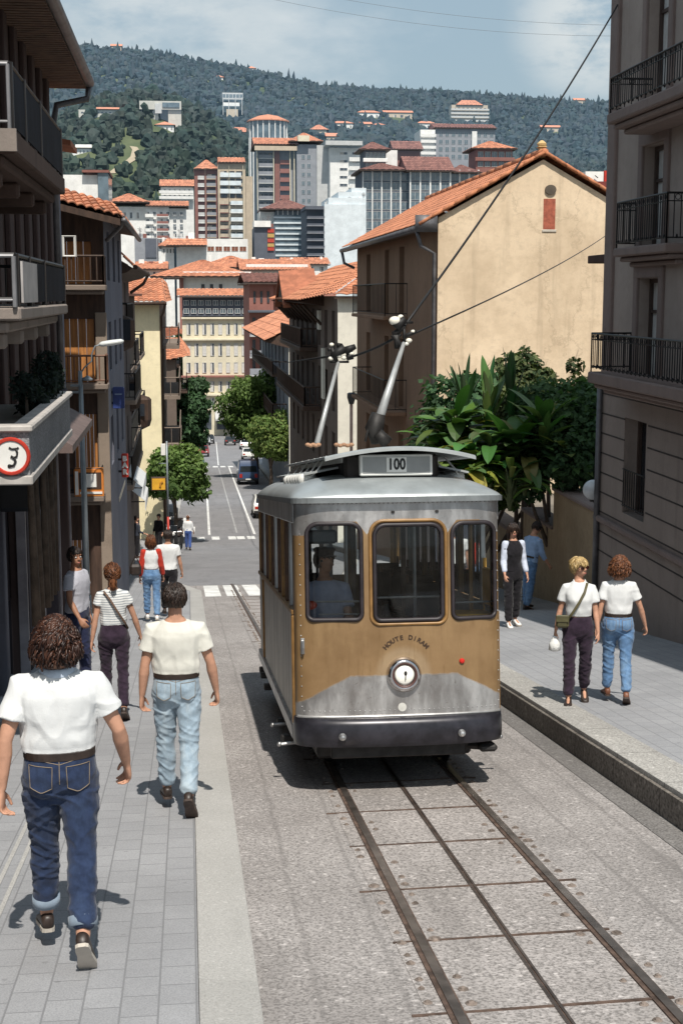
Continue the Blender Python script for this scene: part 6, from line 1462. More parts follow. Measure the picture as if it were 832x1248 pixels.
mb = MB(); mb.box(-1.66, XW+.02, YF-.06, YF-.004, -5.9, -.3, .01); mb.build('corner_pier', stucco('cream_pier', (.30, .24, .19), .4, .4), th_)
for z, x1, m in ((.20, -1.42, M_WOODD), (-1.60, -1.42, M_ORW), (-3.68, -1.55, M_IRONW)):
    mb = MB(); mb.box(-3.2, x1, YF-.62, YF-.065, z-.10, z, .015); mb.box(-3.2, x1-.06, YF-.55, YF-.065, z-.17, z-.103, .015); o = mb.build('balcony', M_STONE, th_); mb = MB()
    railing(mb, [(-3.15, YF-.58, z), (x1-.04, YF-.58, z), (x1-.04, YF-.07, z)], .52, .11 if m is not M_IRONW else .13, .015 if m is not M_IRONW else .007, .022 if m is not M_IRONW else .012, .07)
    mb.build('railing', m if m is not M_ORW else mat('red_brown_rail', (.16, .065, .03), .6), o)
mb = MB(); tiled(mb, (-4.4, YF-.85, 2.20), (-1.08, YF-.85, 1.40), (-1.35, YF+.45, 1.72), (-4.4, YF+.45, 2.62), .15, .24, .04, 11); tiled(mb, (-1.08, YF-.85, 1.40), (-1.08, YB+.3, 1.36), (-2.0, YB, 1.85), (-1.35, YF+.45, 1.72), .20, .30, .04, 12); rf = mb.build('roof', M_TILE, th_)
mb = MB(); mb.rings([[(x, YF-.82, z), (x, YF-.70, z), (x, YF-.70, z-.12), (x, YF-.82, z-.12)] for x, z in ((-4.4, 2.17), (-1.12, 1.37))], True); mb.rings([[(x, YF-.69, z), (x, YF-.0, z+.22), (x, YF, z+.05), (x, YF-.69, z-.08)] for x, z in ((-4.4, 2.13), (-1.15, 1.34))], True)
mb.rings([[(-1.16, y, 1.40), (XW, y, 1.60), (XW, y, 1.45)] for y in (YF-.7, YB)], True); mb.build('eaves', M_WOODD, rf)
mb = MB(); mb.tube([(-1.05, YF-.89, 1.34), (-1.04, YB+.2, 1.32)], .05, 8); mb.tube([(-1.06, YF-.8, 1.42), (-1.12, YF-.6, 1.25), (XW+.06, YF-.05, 1.02)], .04, 8); mb.build('gutter', M_GUT, rf, True)
mb = MB()
for p in ((79, 286), (92, 312)): pass
a = atY(77, 288, 26.0); b = atY(92, 312, 26.0); mb.loop([(a.x, 26, a.z), (b.x, 26, a.z), (b.x, 26, b.z), (a.x, 26, b.z)], .03, 5); mb.build('hanging_casement', M_FRW, th_)
# ------------------------------------------------------------------ second tiled house further down
t2 = thing('tiled_house', 'dark house with curved terracotta eave between the timber house and the yellow gable', 'house', (-3.5, 40, zg(40)), world=True)
XW, YF, YB = -1.78, 34.2, 46.0; zb = zg(48)-1
mb = MB(); ops = [(1+2.4*i, 2.1+2.4*i, c-zb, c+1.3-zb) for i in range(4) for c in (-.9, -2.9, -4.9)]
wall(mb, (XW, YF, zb), (0, 1, 0), YB-YF, 1.0-zb, ops, .2, (1, 0, 0)); mb.quad((XW, YF, zb), (XW, YF, 1), (-6, YF, 1), (-6, YF, zb)); mb.quad((XW, YB, zb), (XW, YB, 1), (-6, YB, 1), (-6, YB, zb)); mb.build('wall', stucco('grey_brown_front', (.20, .17, .16), .3, .3), t2)
Wt2 = Win(w=1.1, h=1.3, name='window', mframe=M_WOODD, mpane=M_PANE, mull=1, bars=0)
for o_ in ops: Wt2.place(t2, (XW-.18, YF+o_[0], o_[2]+zb), R(90))
mb = MB(); tiled(mb, (-1.26, YF-.2, .72), (-1.40, YB+.4, .72), (-1.75, YB, 1.12), (-1.62, YF-.2, 1.12), .24, .30, .045, 14); rf = mb.build('roof', M_TILE, t2)
mb = MB(); mb.rings([[(-1.22, y, .66), (XW, y, .98), (XW, y, .45), (-1.35, y, .56)] for y in (YF-.15, YB+.3)], True); mb.tube([(-1.15, YF-.2, .68), (-1.15, YB+.4, .68)], .06, 8); mb.tube([(-1.17, YB+.2, .66), (-1.3, YB, .4), (XW+.06, YB-.2, .1)], .05, 6); mb.build('eaves', M_WOODD, rf)
for i, (a, b, z) in enumerate(((36, 40, -.95), (40.5, 45.8, -2.95), (37, 45.5, -4.95))):
    mb = MB(); mb.box(XW-.02, -1.42, a, b, z-.14, z, .02); o = mb.build('balcony', M_STONE, t2); mb = MB(); railing(mb, [(XW, a+.05, z), (-1.46, a+.05, z), (-1.46, b-.05, z), (XW, b-.05, z)], .75, .14, .011, .02); mb.build('railing', M_IRONW, o)
# third: brown row behind the signs, set back to the yellow gable
t3 = thing('row_house', 'tall dark brown row house with shadowed balconies behind the shop signs', 'house', (-3.5, 58, zg(58)), world=True)
XW, YF, YB = -2.3, 46.2, 66; zb = zg(76)-1
mb = MB(); ops = [(1.2+3.0*i, 2.6+3.0*i, c-zb, c+1.7-zb) for i in range(6) for c in (-2.4, -5.0, -7.6)]
wall(mb, (XW, YF, zb), (0, 1, 0), YB-YF, .2-zb, ops, .25, (1, 0, 0)); mb.quad((XW, YF, zb), (XW, YF, .2), (-7, YF, .2), (-7, YF, zb)); mb.quad((XW, YF, .2), (XW, YB, .2), (-7, YB, .2), (-7, YF, .2)); mb.build('wall', stucco('umber_front', (.15, .115, .095), .3, .3), t3)
Wt3 = Win(w=1.4, h=1.7, name='window', mframe=M_WOODD, mpane=M_PANE, mull=1, bars=0)
for o_ in ops: Wt3.place(t3, (XW-.22, YF+o_[0], o_[2]+zb), R(90))
for i, (a, b, z) in enumerate(((47, 52, -2.5), (54, 58, -2.6), (60, 65, -2.5), (48, 55, -5.1), (57, 65, -5.2))):
    mb = MB(); mb.box(XW-.02, -1.85, a, b, z-.18, z, .02); o = mb.build('balcony', M_STONE, t3); mb = MB(); railing(mb, [(XW, a+.05, z), (-1.9, a+.05, z), (-1.9, b-.05, z), (XW, b-.05, z)], .9, .2, .016, .028); mb.box(-1.89, -1.87, a+.2, b-.2, z+.1, z+.7); mb.build('railing', M_IRONW, o)
mb = MB(); mb.rings([[(-1.95, y, .1), (XW-1.5, y, .75), (XW-1.5, y, .6), (-1.95, y, .0)] for y in (YF, YB)], True); mb.build('roof', M_TILE2, t3)
# yellow gable
yh = thing('yellow_house', 'pale yellow rendered house end with pantile roof above the left street trees', 'house', (-3.2, 85, zg(85)), world=True)
XW, YF, YB = -1.33, 75, 98; zb = zg(100)-1
M_YEL = stucco('pale_yellow_render', (.86, .75, .50), .12, .16, .25)
mb = MB(); mb.quad((-6.5, YF, zb), (XW, YF, zb), (XW, YF, -.36), (-6.5, YF, -.36)); mb.build('end_wall', M_YEL, yh)
mb = MB(); ops = [(1.5+3*i, 2.8+3*i, c-zb, c+1.8-zb) for i in range(7) for c in (-2.6, -5.4, -8.2)]
wall(mb, (XW-.003, YF, zb), (0, 1, 0), YB-YF, -.36-zb, ops, .25, (1, 0, 0)); mb.build('street_wall', M_STONE, yh)
Wy = Win(w=1.3, h=1.8, name='window', mframe=M_WOODD, mpane=M_PANE, mull=1, bars=0)
for o_ in ops: Wy.place(yh, (XW-.22, YF+o_[0], o_[2]+zb), R(90))
mb = MB(); tiled(mb, (-6.8, YF-.8, -.30), (-1.0, YF-.8, -.30), (-1.25, YF+4, .95), (-6.8, YF+4, .95), .27, .42, .06, 21); tiled(mb, (-1.0, YF-.8, -.3), (-.95, YB, -.3), (-1.25, YB, .9), (-1.25, YF+4, .95), .3, .45, .06, 22); rf = mb.build('roof', M_TILE, yh)
mb = MB(); mb.box(-6.8, -1.05, YF-.76, YF-.02, -.44, -.345); mb.tube([(-6.8, YF-.84, -.38), (-.93, YF-.84, -.38)], .08, 8); mb.tube([(-1.0, YF-.75, -.4), (-1.1, YF-.4, -.8), (XW+.08, YF-.06, -1.1), (XW+.08, YF-.06, zb+2)], .07, 8); mb.build('gutter', M_WOODD, rf, True)
mb = MB()
for z in (-2.7, -5.5, -8.3):
    mb.box(XW+.0, XW+1.0, YF+3.5, YF+16, z-.2, z)
    railing(mb, [(XW, YF+3.6, z), (XW+.95, YF+3.6, z), (XW+.95, YF+15.9, z)], 1.0, .35, .02, .04)
mb.build('balcony', M_STONE, yh)
# red roofed low houses below it
for i, (x0, x1, ye, yr, Y, lab, col) in enumerate(((196, 231, 444, 412, 112, 'low brown house with a bright terracotta roof beside the left street trees', M_TILE), (193, 222, 417, 400, 128, 'small orange roofed house behind the yellow gable', M_TILE2))):
    a, b = atY(x0, ye, Y), atY(x1, ye-10, Y); h_ = thing('low_house', lab, 'house', (a.x+1, Y+4, zg(Y)), world=True); zb = zg(Y)-1
    c, d = atY(x0+12, yr, Y+6), atY(x1-14, yr, Y+6)
    mb = MB(); mb.box(a.x-2, b.x-1.1, Y+.6, Y+14, zb, a.z+.3); mb.build('wall', (stucco('umber_front', (.15, .115, .095)), M_WHITEW)[i], h_)
    mb = MB(); tiled(mb, (a.x-1.2, Y, a.z), (b.x, Y, b.z), (d.x, Y+6, d.z), (c.x-1, Y+6, c.z), .35, .5, .07, 31+i); tiled(mb, (b.x, Y, b.z), (b.x, Y+14, b.z), (d.x, Y+13, d.z), (d.x, Y+6, d.z), .35, .5, .07, 33+i); mb.build('roof', col, h_)
    Wq = Win(w=.9, h=1.4, name='window', mframe=M_WOODD, mpane=M_PANE, mull=1, bars=0)
    mb = MB(); mb.box(b.x-1.08, b.x-.2, Y+1.5, Y+12, a.z-2.4, a.z-2.2); railing(mb, [(b.x-1.1, Y+1.6, a.z-2.2), (b.x-.25, Y+1.6, a.z-2.2), (b.x-.25, Y+11.9, a.z-2.2)], .9, .4, .025, .04); mb.build('balcony', M_WOODD, h_)
    for k in range(3): Wq.place(h_, (b.x-1.06, Y+2+k*3.4, a.z-2.0), R(90))
# ================================================================== THE TOWN BELOW AND THE HOUSES ON THE HILL
def gzf(x, y): return zg(y) if y < 458 else float(hz(x, y))
T_CREAM = stucco('town_cream', (.73, .66, .50), .15, .2, .1); T_WHITE = stucco('town_white', (.82, .81, .78), .12, .2, .1); T_PALE = stucco('town_pale_blue', (.68, .74, .77), .06, .12, .1)
T_BRICK = stucco('town_brick', (.26, .115, .092), .2, .2, .1); T_PINK = stucco('town_red_brown', (.31, .14, .115), .2, .25, .1); T_GREY = stucco('town_grey', (.29, .30, .325), .15, .25, .1); T_LGREY = stucco('town_light_grey', (.54, .54, .53), .2, .25, .1)
T_DARK = stucco('town_slate', (.115, .125, .15), .15, .2, .1); T_BEIGE = stucco('town_beige', (.54, .45, .34), .2, .25, .1); T_ORR = tile_mat('town_orange_roof', (.56, .235, .135)); T_DKR = tile_mat('town_brown_roof', (.24, .11, .09)); T_CONC = stucco('town_concrete', (.56, .54, .48), .25, .3, .1)
M_GLB = mat('blue_glass_band', (.10, .135, .16), .12, var=.35, scale=.4, spec=.7); M_PANEF = mat('far_window', (.062, .075, .092), .25, var=.6, scale=.3)
def B(x0, x1, yt, Y, depth, m, root, name='wall', yb=None, ops=(), rec=.4, open_sides=False):
    """box whose front face fills the pixels x0..x1 from yt down to the ground (or yb) at distance Y"""
    a, b = atY(x0, yt, Y), atY(x1, yt, Y); zb = atY(x0, yb, Y).z if yb else min(gzf(a.x, Y), gzf(b.x, Y))-4
    mb = MB(); zt = (a.z+b.z)/2
    wall(mb, (a.x, Y, zb), (1, 0, 0), b.x-a.x, zt-zb, [(p, q, r, s) for p, q, r, s in ops], rec, (0, -1, 0))
    mb.quad((a.x, Y, zb), (a.x, Y, zt), (a.x, Y+depth, zt), (a.x, Y+depth, zb)); mb.quad((b.x, Y, zb), (b.x, Y+depth, zb), (b.x, Y+depth, zt), (b.x, Y, zt)); mb.quad((a.x, Y, zt), (b.x, Y, zt), (b.x, Y+depth, zt), (a.x, Y+depth, zt)); mb.quad((a.x, Y+depth, zb), (b.x, Y+depth, zb), (b.x, Y+depth, zt), (a.x, Y+depth, zt))
    if ops: mb.quad((a.x+.05, Y+rec+.02, zb), (b.x-.05, Y+rec+.02, zb), (b.x-.05, Y+rec+.02, zt-.05), (a.x+.05, Y+rec+.02, zt-.05))
    mb.build(name, m, root); return a.x, b.x, zb, zt
def grid_windows(root, x0, x1, yt, yb, Y, nc, nr, fw=.55, fh=.55, mp=None, mf=None, proud=.05, skip=0, seed=1, curtain=None):
    """windows as parts standing a little proud of a wall"""
    a, b = atY(x0, yt, Y), atY(x1, yb, Y); w = (b.x-a.x)/nc; h = (a.z-b.z)/nr; r_ = random.Random(seed); W_ = Win(w=w*fw, h=h*fh, name='window', mframe=mf or M_FRW, mpane=mp or M_PANEF, mull=0 if curtain else (1 if nc*nr < 70 else 0), bars=0, depth=.08, curtain=curtain); W2 = Win(w=w*fw, h=h*fh, name='window', mframe=mf or M_FRW, mpane=mp or M_PANEF, mull=0, bars=0, depth=.08, curtain=r_.choice((.55, .97, .75))) if mp is M_PANEF and nc*nr > 3 else None
    for j in range(nr):
        for i in range(nc):
            if r_.random() < skip: continue
            (W2 if W2 and r_.random() < .3 else W_).place(root, (a.x+w*(i+(1-fw)/2), Y-proud, b.z+h*(j+(1-fh)/2)), 0)
def floors(root, x0, x1, yt, yb, Y, n, m, out=1.2, par=.45, mpar=None, name='balcony'):
    """projecting balcony floors with a parapet"""
    a, b = atY(x0, yt, Y), atY(x1, yb, Y); h = (a.z-b.z)/n; first = None
    for j in range(n):
        z = b.z+h*j
        if first is None:
            mb = MB(); mb.box(a.x, b.x, Y-out, Y, z, z+h*.10); mb.mi(1); mb.box(a.x, b.x, Y-out, Y-out+.12, z+h*.10, z+h*par); first = mb.build(name, [m, mpar or m], root)
        else: put(first, root, (0, 0, h*j))
def gable(root, x0, x1, ye, yr, Y, depth, m, over=.6, ridge='x', name='roof', seed=1, cw=.6, plain=False):
    """pitched roof over the pixels: eave line ye, ridge line yr; ridge 'x' runs across the view, 'y' away from it, 'h' hipped, 'p' pyramid"""
    a, b = atY(x0, ye, Y), atY(x1, ye, Y); zr = atY(x0, yr, Y+depth*.5 if ridge != 'y' else Y).z; ze = (a.z+b.z)/2; x0_, x1_, y0, y1 = a.x-over, b.x+over, Y-over, Y+depth+over; xm, ym = (x0_+x1_)/2, (y0+y1)/2; mb = MB(); ch = cw*1.5
    def t(*q):
        if plain: mb.add(q, [(0, 1, 2, 3)])
        else: tiled(mb, *q, cw, ch, cw*.16, seed)
    if ridge == 'x': t((x0_, y0, ze), (x1_, y0, ze), (x1_, ym, zr), (x0_, ym, zr)); t((x1_, y1, ze), (x0_, y1, ze), (x0_, ym, zr), (x1_, ym, zr)); mb.add([(x0_+over, y0+over, ze), (x0_+over, y1-over, ze), (x0_+over, ym, zr-.1)], [(0, 1, 2)]); mb.add([(x1_-over, y0+over, ze), (x1_-over, y1-over, ze), (x1_-over, ym, zr-.1)], [(0, 1, 2)])
    elif ridge == 'y': t((x0_, y1, ze), (x0_, y0, ze), (xm, y0, zr), (xm, y1, zr)); t((x1_, y0, ze), (x1_, y1, ze), (xm, y1, zr), (xm, y0, zr))
    else:
        d = min((y1-y0)/2, (x1_-x0_)/2*.98) if ridge == 'h' else (x1_-x0_)/2-.01; l, r_ = (x0_+d, ym, zr), (x1_-d, ym, zr)
        t((x0_, y0, ze), (x1_, y0, ze), r_, l); t((x1_, y1, ze), (x0_, y1, ze), l, r_); t((x1_, y0, ze), (x1_, y1, ze), r_, r_); t((x0_, y1, ze), (x0_, y0, ze), l, l)
    o = mb.build(name, m, root); 
    if ridge != 'y':
        mb = MB(); mb.box(x0_+.05, x1_-.05, y0+.05, y1-.05, ze-.28, ze-.06); mb.build('eaves', M_WOODF, o)
    return o
def hillY(x, y, y0=480):
    """distance at which the line of sight through a picture point meets the hill"""
    d = ray(x, y); Y = y0
    while Y < 1795:
        if d.z/d.y*Y < float(hz(d.x/d.y*Y, Y)): return Y
        Y += 4
    return 1790
def bld(name, label, x, y, Y, cat='building', group=None):
    p = atY(x, y, Y); return thing(name, label, cat, (p.x, Y, gzf(p.x, Y)), group, world=True)
# cream building closing the street
A = bld('cream_building', 'cream five storey building with dark glazed top floor closing the end of the street', 262, 520, 247)
B(222, 303, 387, 247, 16, T_CREAM, A); B(222, 303.5, 361, 246.4, 16.5, T_DARK, A, 'glazed_floor', 385.5)
grid_windows(A, 222.5, 303, 364, 384, 246.35, 9, 2, .72, .62, M_GLB, M_FRW, .08)
for yt, yb, nc in ((391, 411, 8), (415, 437, 8), (439, 457, 8), (462, 480, 8), (482, 501, 8)): grid_windows(A, 225, 302, yt, yb, 247, nc, 1, .5, .68, M_PANEF, T_LGREY, .05, .04, yt, .5)
for y in (387.5, 413.5, 458.5, 481): 
    p, q = atY(221, y, 247), atY(304, y, 247); mb = MB(); mb.box(p.x, q.x, 246.3 if y != 458.5 else 246.0, 246.99, p.z-.22, p.z+.12, .05); mb.build('string_course', T_CREAM if y != 458.5 else T_PINK, A)
W_ = random.Random(3)
gable(A, 222, 304, 360.5, 352, 245.8, 9, T_ORR, .9, 'x', cw=.7)
p, q = atY(262, 503, 247), atY(303, 503, 247); mb = MB(); mb.rings([[(x, 246.9, p.z+.4), (x, 243.5, p.z-.8), (x, 243.5, p.z-1.1), (x, 246.9, p.z-1.1)] for x in (p.x, q.x+.5)], True); mb.build('arcade_canopy', T_LGREY, A)
p, q = atY(264, 509, 247), atY(302, 523, 247); mb = MB(); mb.box(p.x, q.x, 246.9, 246.96, q.z, p.z); mb.build('shop_opening', M_PANEF, A)
p, q = atY(226, 504, 247), atY(258, 523, 247); mb = MB(); mb.box(p.x, q.x, 246.9, 246.96, q.z, p.z); mb.build('shop_opening', M_PANEF, A)
# red brown building at its right
Rb = bld('red_brown_building', 'red brown building with grey balconies beside the cream building', 317, 480, 205)
B(303.5, 333, 345, 205, 20, T_PINK, Rb); gable(Rb, 303.5, 345, 344, 333, 204.5, 24, T_DKR, .8, 'x', cw=.7)
a, b = atY(333, 345, 205), atY(362, 345, 205); mb = MB(); mb.box(a.x+.01, b.x+6, 208, 224, zg(205)-3, a.z-.1); mb.build('side_wing', stucco('town_pink', (.42, .20, .16), .15, .2, .1), Rb)
grid_windows(Rb, 306, 331, 352, 372, 205, 3, 1, .35, .7, M_PANEF, M_WOODF, .05)
for y in (385, 412, 434): grid_windows(Rb, 305, 332, y, y+20, 205, 3, 1, .42, .8, M_PANEF, M_WOODF, .05)
for y in (410, 436, 458): floors(Rb, 304, 333, y-17, y, 204.9, 1, T_LGREY, 1.4, .55, T_GREY)
p, q = atY(302, 378, 205), atY(335, 381, 205); mb = MB(); mb.box(p.x, q.x, 203.6, 204.95, q.z, p.z, .05); mb.build('cornice', T_DARK, Rb)
# grey house behind the white house, with sweeping eave
Gh = bld('grey_house', 'grey street house with sweeping terracotta eave between the white house and the red brown building', 345, 500, 118)
zb = zg(140)-1; X0 = 8.05; mb = MB(); wall(mb, (X0, 150, zb), (0, -1, 0), 40, -2.6-zb, [(3+5*i, 5+5*i, c-zb, c+2.2-zb) for i in range(7) for c in (-6, -9.4, -12.8)], .3, (-1, 0, 0)); mb.build('street_wall', T_GREY, Gh)
mb = MB(); mb.quad((X0, 110, zb), (14, 110, zb), (14, 110, -2.6), (X0, 110, -2.6)); mb.quad((X0, 150, zb), (14, 150, zb), (14, 150, -2.6), (X0, 150, -2.6)); mb.build('end_wall', M_WHITEW, Gh)
Wg = Win(w=2, h=2.2, name='window', mframe=M_FRW, mpane=M_PANEF, mull=1, bars=0)
for i in range(7):
    for c in (-6, -9.4, -12.8): Wg.place(Gh, (X0+.28, 150-3-5*i, c), R(-90))
mb = MB(); tiled(mb, (X0-2.0, 150, -3.4), (X0-2.0, 108, -3.4), (12, 110, -.6), (12, 150, -.6), .6, .9, .1, 41); mb.build('roof', T_ORR, Gh)
mb = MB(); mb.rings([[(X0-1.95, y, -3.5), (X0-.01, y, -2.6), (X0-.01, y, -4.0)] for y in (108.5, 149.5)], True); mb.build('eaves', M_WOODD, Gh)
for z in (-6.2, -9.6):
    mb = MB(); mb.box(X0-1.2, X0-.01, 112, 146, z-.2, z); railing(mb, [(X0, 112.1, z), (X0-1.15, 112.1, z), (X0-1.15, 145.9, z)], 1.0, .5, .03, .05); mb.build('balcony', M_WOODD, Gh)
# white long houses with orange roofs
W1 = bld('white_hall', 'long white walled house with broad orange roof and three small windows', 270, 370, 300)
B(223, 306, 331, 300, 26, T_WHITE, W1); B(300, 375, 322, 330, 20, T_WHITE, W1, 'wing'); gable(W1, 190, 306, 337, 317, 298, 30, T_ORR, 1.2, 'h', cw=.8); gable(W1, 296, 376, 329, 316, 328, 24, T_ORR, .8, 'x', cw=.8)
for x in (247.5, 258, 269): grid_windows(W1, x-2.5, x+2.5, 346, 352.5, 300, 1, 1, .8, .9, M_PANEF, M_WOODF, .05)
mb = MB(); p = atY(221.5, 345, 299.5); mb.box(p.x-.5, p.x+.4, 299.0, 299.9, zg(300)-3, p.z+1.5); mb.build('brown_pier', T_PINK, W1)
for k, (x0, x1, ye, yr, Y, lab) in enumerate(((167, 202, 328, 319, 330, 'orange roofed white house far left of the long white hall'), (243, 322, 326, 312, 345, 'orange roofed white house behind the long white hall'), (310, 360, 327, 318, 352, 'low white house with scattered roof boxes behind the hall'), (196, 216, 300, 290, 400, 'small white house with orange roof below the white apartments'), (346, 400, 322, 314, 372, 'orange roofed house at the foot of the pale blue wall'))):
    h_ = bld('white_house', lab, (x0+x1)/2, ye, Y, 'house'); B(x0+1, x1-1, ye, Y, 14, T_WHITE, h_); gable(h_, x0, x1, ye, yr, Y-.4, 16, T_ORR, .6, 'h' if k % 2 else 'x', cw=.9); grid_windows(h_, x0+2, x1-2, ye+2, ye+10, Y, 4, 1, .3, .6, M_PANEF, M_WOODF, .05)
    r_ = random.Random(k)
    for c in range(3): p = atY(x0+(x1-x0)*(c+.5)/3, (ye+yr)/2-2, Y+6); mb = MB(); q = r_.uniform(.3, .7); mb.box(p.x-q, p.x+q, Y+5, Y+6.4, p.z-2, p.z+r_.uniform(.3, 1.2), .05); mb.build('chimney', (T_WHITE, T_BRICK)[c % 2], h_)
H = bld('white_terrace', 'low white block with a strip of brown windows below the brick towers', 265, 315, 400); B(212, 302, 291, 400, 16, T_WHITE, H); grid_windows(H, 252, 301, 300, 306.5, 400, 5, 1, .84, .95, mat('brown_glass', (.20, .075, .045), .3, var=.3), M_FRW, .05)
gable(H, 205, 250, 299, 291, 396, 8, T_ORR, .6, 'x', cw=.9)
I = bld('slate_block', 'dark slate grey windowless block with a small red sign beside the glass building', 322, 315, 395); B(310, 335.5, 277, 395, 14, T_DARK, I); B(309.5, 330, 269, 394, 8, T_WHITE, I, 'parapet', 276.5)
for i, y in enumerate((281, 287, 293, 299, 303)): p = atY(330, y, 394.9); mb = MB(); mb.box(p.x-.9, p.x+.9, 394.6, 394.9, p.z-.55, p.z+.5); mb.build('sign_panel', mat(('red_panel', 'ochre_panel')[i % 2], ((.42, .05, .03), (.45, .3, .1))[i % 2], .6), I)
I2 = bld('slate_block', 'dark grey block below the white apartments on the left', 178, 315, 405); B(164, 192, 290, 405, 14, T_GREY, I2); p, q = atY(177, 291, 404.9), atY(191, 314, 404.9); mb = MB(); mb.box(p.x, q.x, 404.7, 404.98, q.z, p.z); mb.build('dark_panel', T_DARK, I2)
# glass building with brown hat
J_ = bld('glass_building', 'banded glass office building with a brown mansard top', 350, 315, 430)
B(334, 379, 262, 430, 18, M_GLB, J_, 'glass_wall')
for k in range(9): p, q = atY(333.5, 264+6.6*k, 430), atY(379.5, 266.3+6.6*k, 430); mb = MB(); mb.box(p.x, q.x, 429.6, 429.97, q.z, p.z); mb.build('floor_band', T_PALE, J_)
B(336, 378, 252, 431, 16, M_PANEF, J_, 'top_floor', 262.3); gable(J_, 322, 379, 255, 243, 429, 20, T_DKR, 1.0, 'h', cw=1)
for k in range(7): p, q = atY(338+6*k, 254, 430.6), atY(339.4+6*k, 262, 430.6); mb = MB(); mb.box(p.x, q.x, 430.4, 430.9, q.z, p.z); mb.build('column', T_WHITE, J_)
B(316, 334.5, 258, 433, 14, T_WHITE, J_, 'stair_block', 279); B(318, 334.5, 279, 433.4, 14, T_GREY, J_, 'lower_block')
# pale stepped wall with dark open balconies
K_ = bld('stepped_block', 'huge blank pale blue white wall with stepped top and dark balconies on its left', 410, 320, 405)
B(395, 446, 249, 405, 22, T_PALE, K_); B(400, 446, 241, 405.6, 21, T_PALE, K_, 'upper_step', 249); B(412, 446, 234, 406.2, 20, T_PALE, K_, 'upper_step', 241); B(428, 446, 229, 406.6, 20, T_PALE, K_, 'upper_step', 234); B(373, 395, 255, 408, 18, T_DARK, K_, 'recess')
floors(K_, 373, 394.5, 258, 330, 408, 8, T_GREY, 3.0, .35, T_DARK); B(372, 395, 251, 404, 16, T_DARK, K_, 'top_slab', 255)
# brick towers
Bt = bld('brick_tower', 'red brick apartment tower with beige frames and orange roof tops, left of the centre', 268, 290, 520)
B(237, 265, 206, 520, 18, T_BRICK, Bt); B(265.5, 299, 199, 518, 22, T_BEIGE, Bt, 'right_wing'); gable(Bt, 238, 266, 206, 195, 519, 16, T_ORR, .4, 'h', cw=1.2); gable(Bt, 267, 298, 198, 192, 517, 16, T_ORR, .4, 'x', cw=1.2)
floors(Bt, 241, 250, 210, 290, 520, 9, T_WHITE, 1.2, .5, T_LGREY); floors(Bt, 251.5, 264, 210, 290, 520, 9, T_BEIGE, 1.6, .5, T_GREY); floors(Bt, 268, 294, 206, 236, 518, 3, T_PALE, 1.0, .55, T_PALE); floors(Bt, 268, 279, 240, 290, 518, 5, T_BRICK, 1.4, .5, T_BEIGE); floors(Bt, 281, 296, 240, 290, 518, 5, T_WHITE, 1.4, .5, T_PALE)
for x in (250.7, 266, 279.8, 296.5): p, q = atY(x-.7, 202, 516.6), atY(x+.7, 292, 516.6); mb = MB(); mb.box(p.x, q.x, 516.2, 518, q.z, p.z); mb.build('frame_pier', T_CREAM, Bt)
grid_windows(Bt, 252, 264, 210, 290, 520, 1, 9, .9, .55, M_PANEF, M_WOODF, .05); grid_windows(Bt, 268, 297, 206, 290, 518, 3, 9, .8, .5, M_PANEF, M_WOODF, .05)
B(299.5, 308, 215, 525, 14, T_BEIGE, Bt, 'side_wing')
Ct = bld('apartment_tower', 'large apartment tower with balcony grid, grey panel and orange roof behind the glass building', 350, 240, 560)
B(313, 361, 181, 560, 24, T_GREY, Ct); B(361.5, 386, 176, 556, 26, T_GREY, Ct, 'grey_panel'); B(386, 410, 177, 555, 26, T_LGREY, Ct, 'pale_panel'); gable(Ct, 311, 362, 176, 168, 556, 26, T_ORR, .6, 'x', cw=1.2); gable(Ct, 354, 392, 172, 162, 555, 22, T_ORR, .6, 'h', cw=1.2)
floors(Ct, 315, 333, 184, 254, 560, 7, T_LGREY, 1.5, .5, T_GREY); floors(Ct, 341, 353, 190, 254, 560, 6, T_BRICK, 1.6, .5, T_PINK); grid_windows(Ct, 315, 333, 184, 254, 560, 3, 7, .75, .5, M_PANEF, M_WOODF, .05); p, q = atY(334.5, 184, 559.5), atY(341, 254, 559.5); mb = MB(); mb.box(p.x, q.x, 558.6, 559.98, q.z, p.z); mb.build('brick_panel', T_BRICK, Ct)
for x in (313.6, 333.5, 353.5, 358.5): p, q = atY(x-.7, 180, 558), atY(x+.7, 256, 558); mb = MB(); mb.box(p.x, q.x, 557.4, 560, q.z, p.z); mb.build('frame_pier', T_CREAM, Ct)
p, q = atY(310, 178, 557), atY(362, 184, 557); mb = MB(); mb.box(p.x, q.x, 555.5, 557, q.z, p.z); mb.build('top_floor', T_BEIGE, Ct); grid_windows(Ct, 366, 380, 186, 250, 556, 2, 6, .6, .5, M_GLB, M_LGREY if False else T_LGREY, .05); B(363, 377, 165, 553, 8, T_CREAM, Ct, 'lift_house', 172)
Dt = bld('white_tower', 'white apartment block with dark strip windows right of the large tower', 425, 240, 550)
B(402, 441, 180, 550, 20, T_WHITE, Dt); grid_windows(Dt, 411, 441, 182, 240, 550, 2, 6, .62, .33, M_PANEF, T_WHITE, .05); floors(Dt, 425, 441, 186, 240, 549.8, 5, T_WHITE, 1.2, .45)
p, q = atY(396, 172, 548), atY(441, 178, 548); mb = MB(); mb.box(p.x, q.x, 546, 560, q.z, p.z, .1); mb.build('roof_slab', T_LGREY, Dt)
Nt = bld('round_building', 'glass fronted round building with low orange roof above the large tower', 327, 165, 640)
a, b = atY(304, 146, 640), atY(352, 146, 640); c = (a.x+b.x)/2; rr_ = (b.x-a.x)/2
mb = MB(); zb = float(hz(c, 640))-5; mb.lathe([(rr_*.96, zb), (rr_*.96, a.z), (0, a.z)], 20, Matrix.Translation((c, 640+rr_, 0))); mb.build('glass_drum', M_GLB, Nt)
mb = MB()
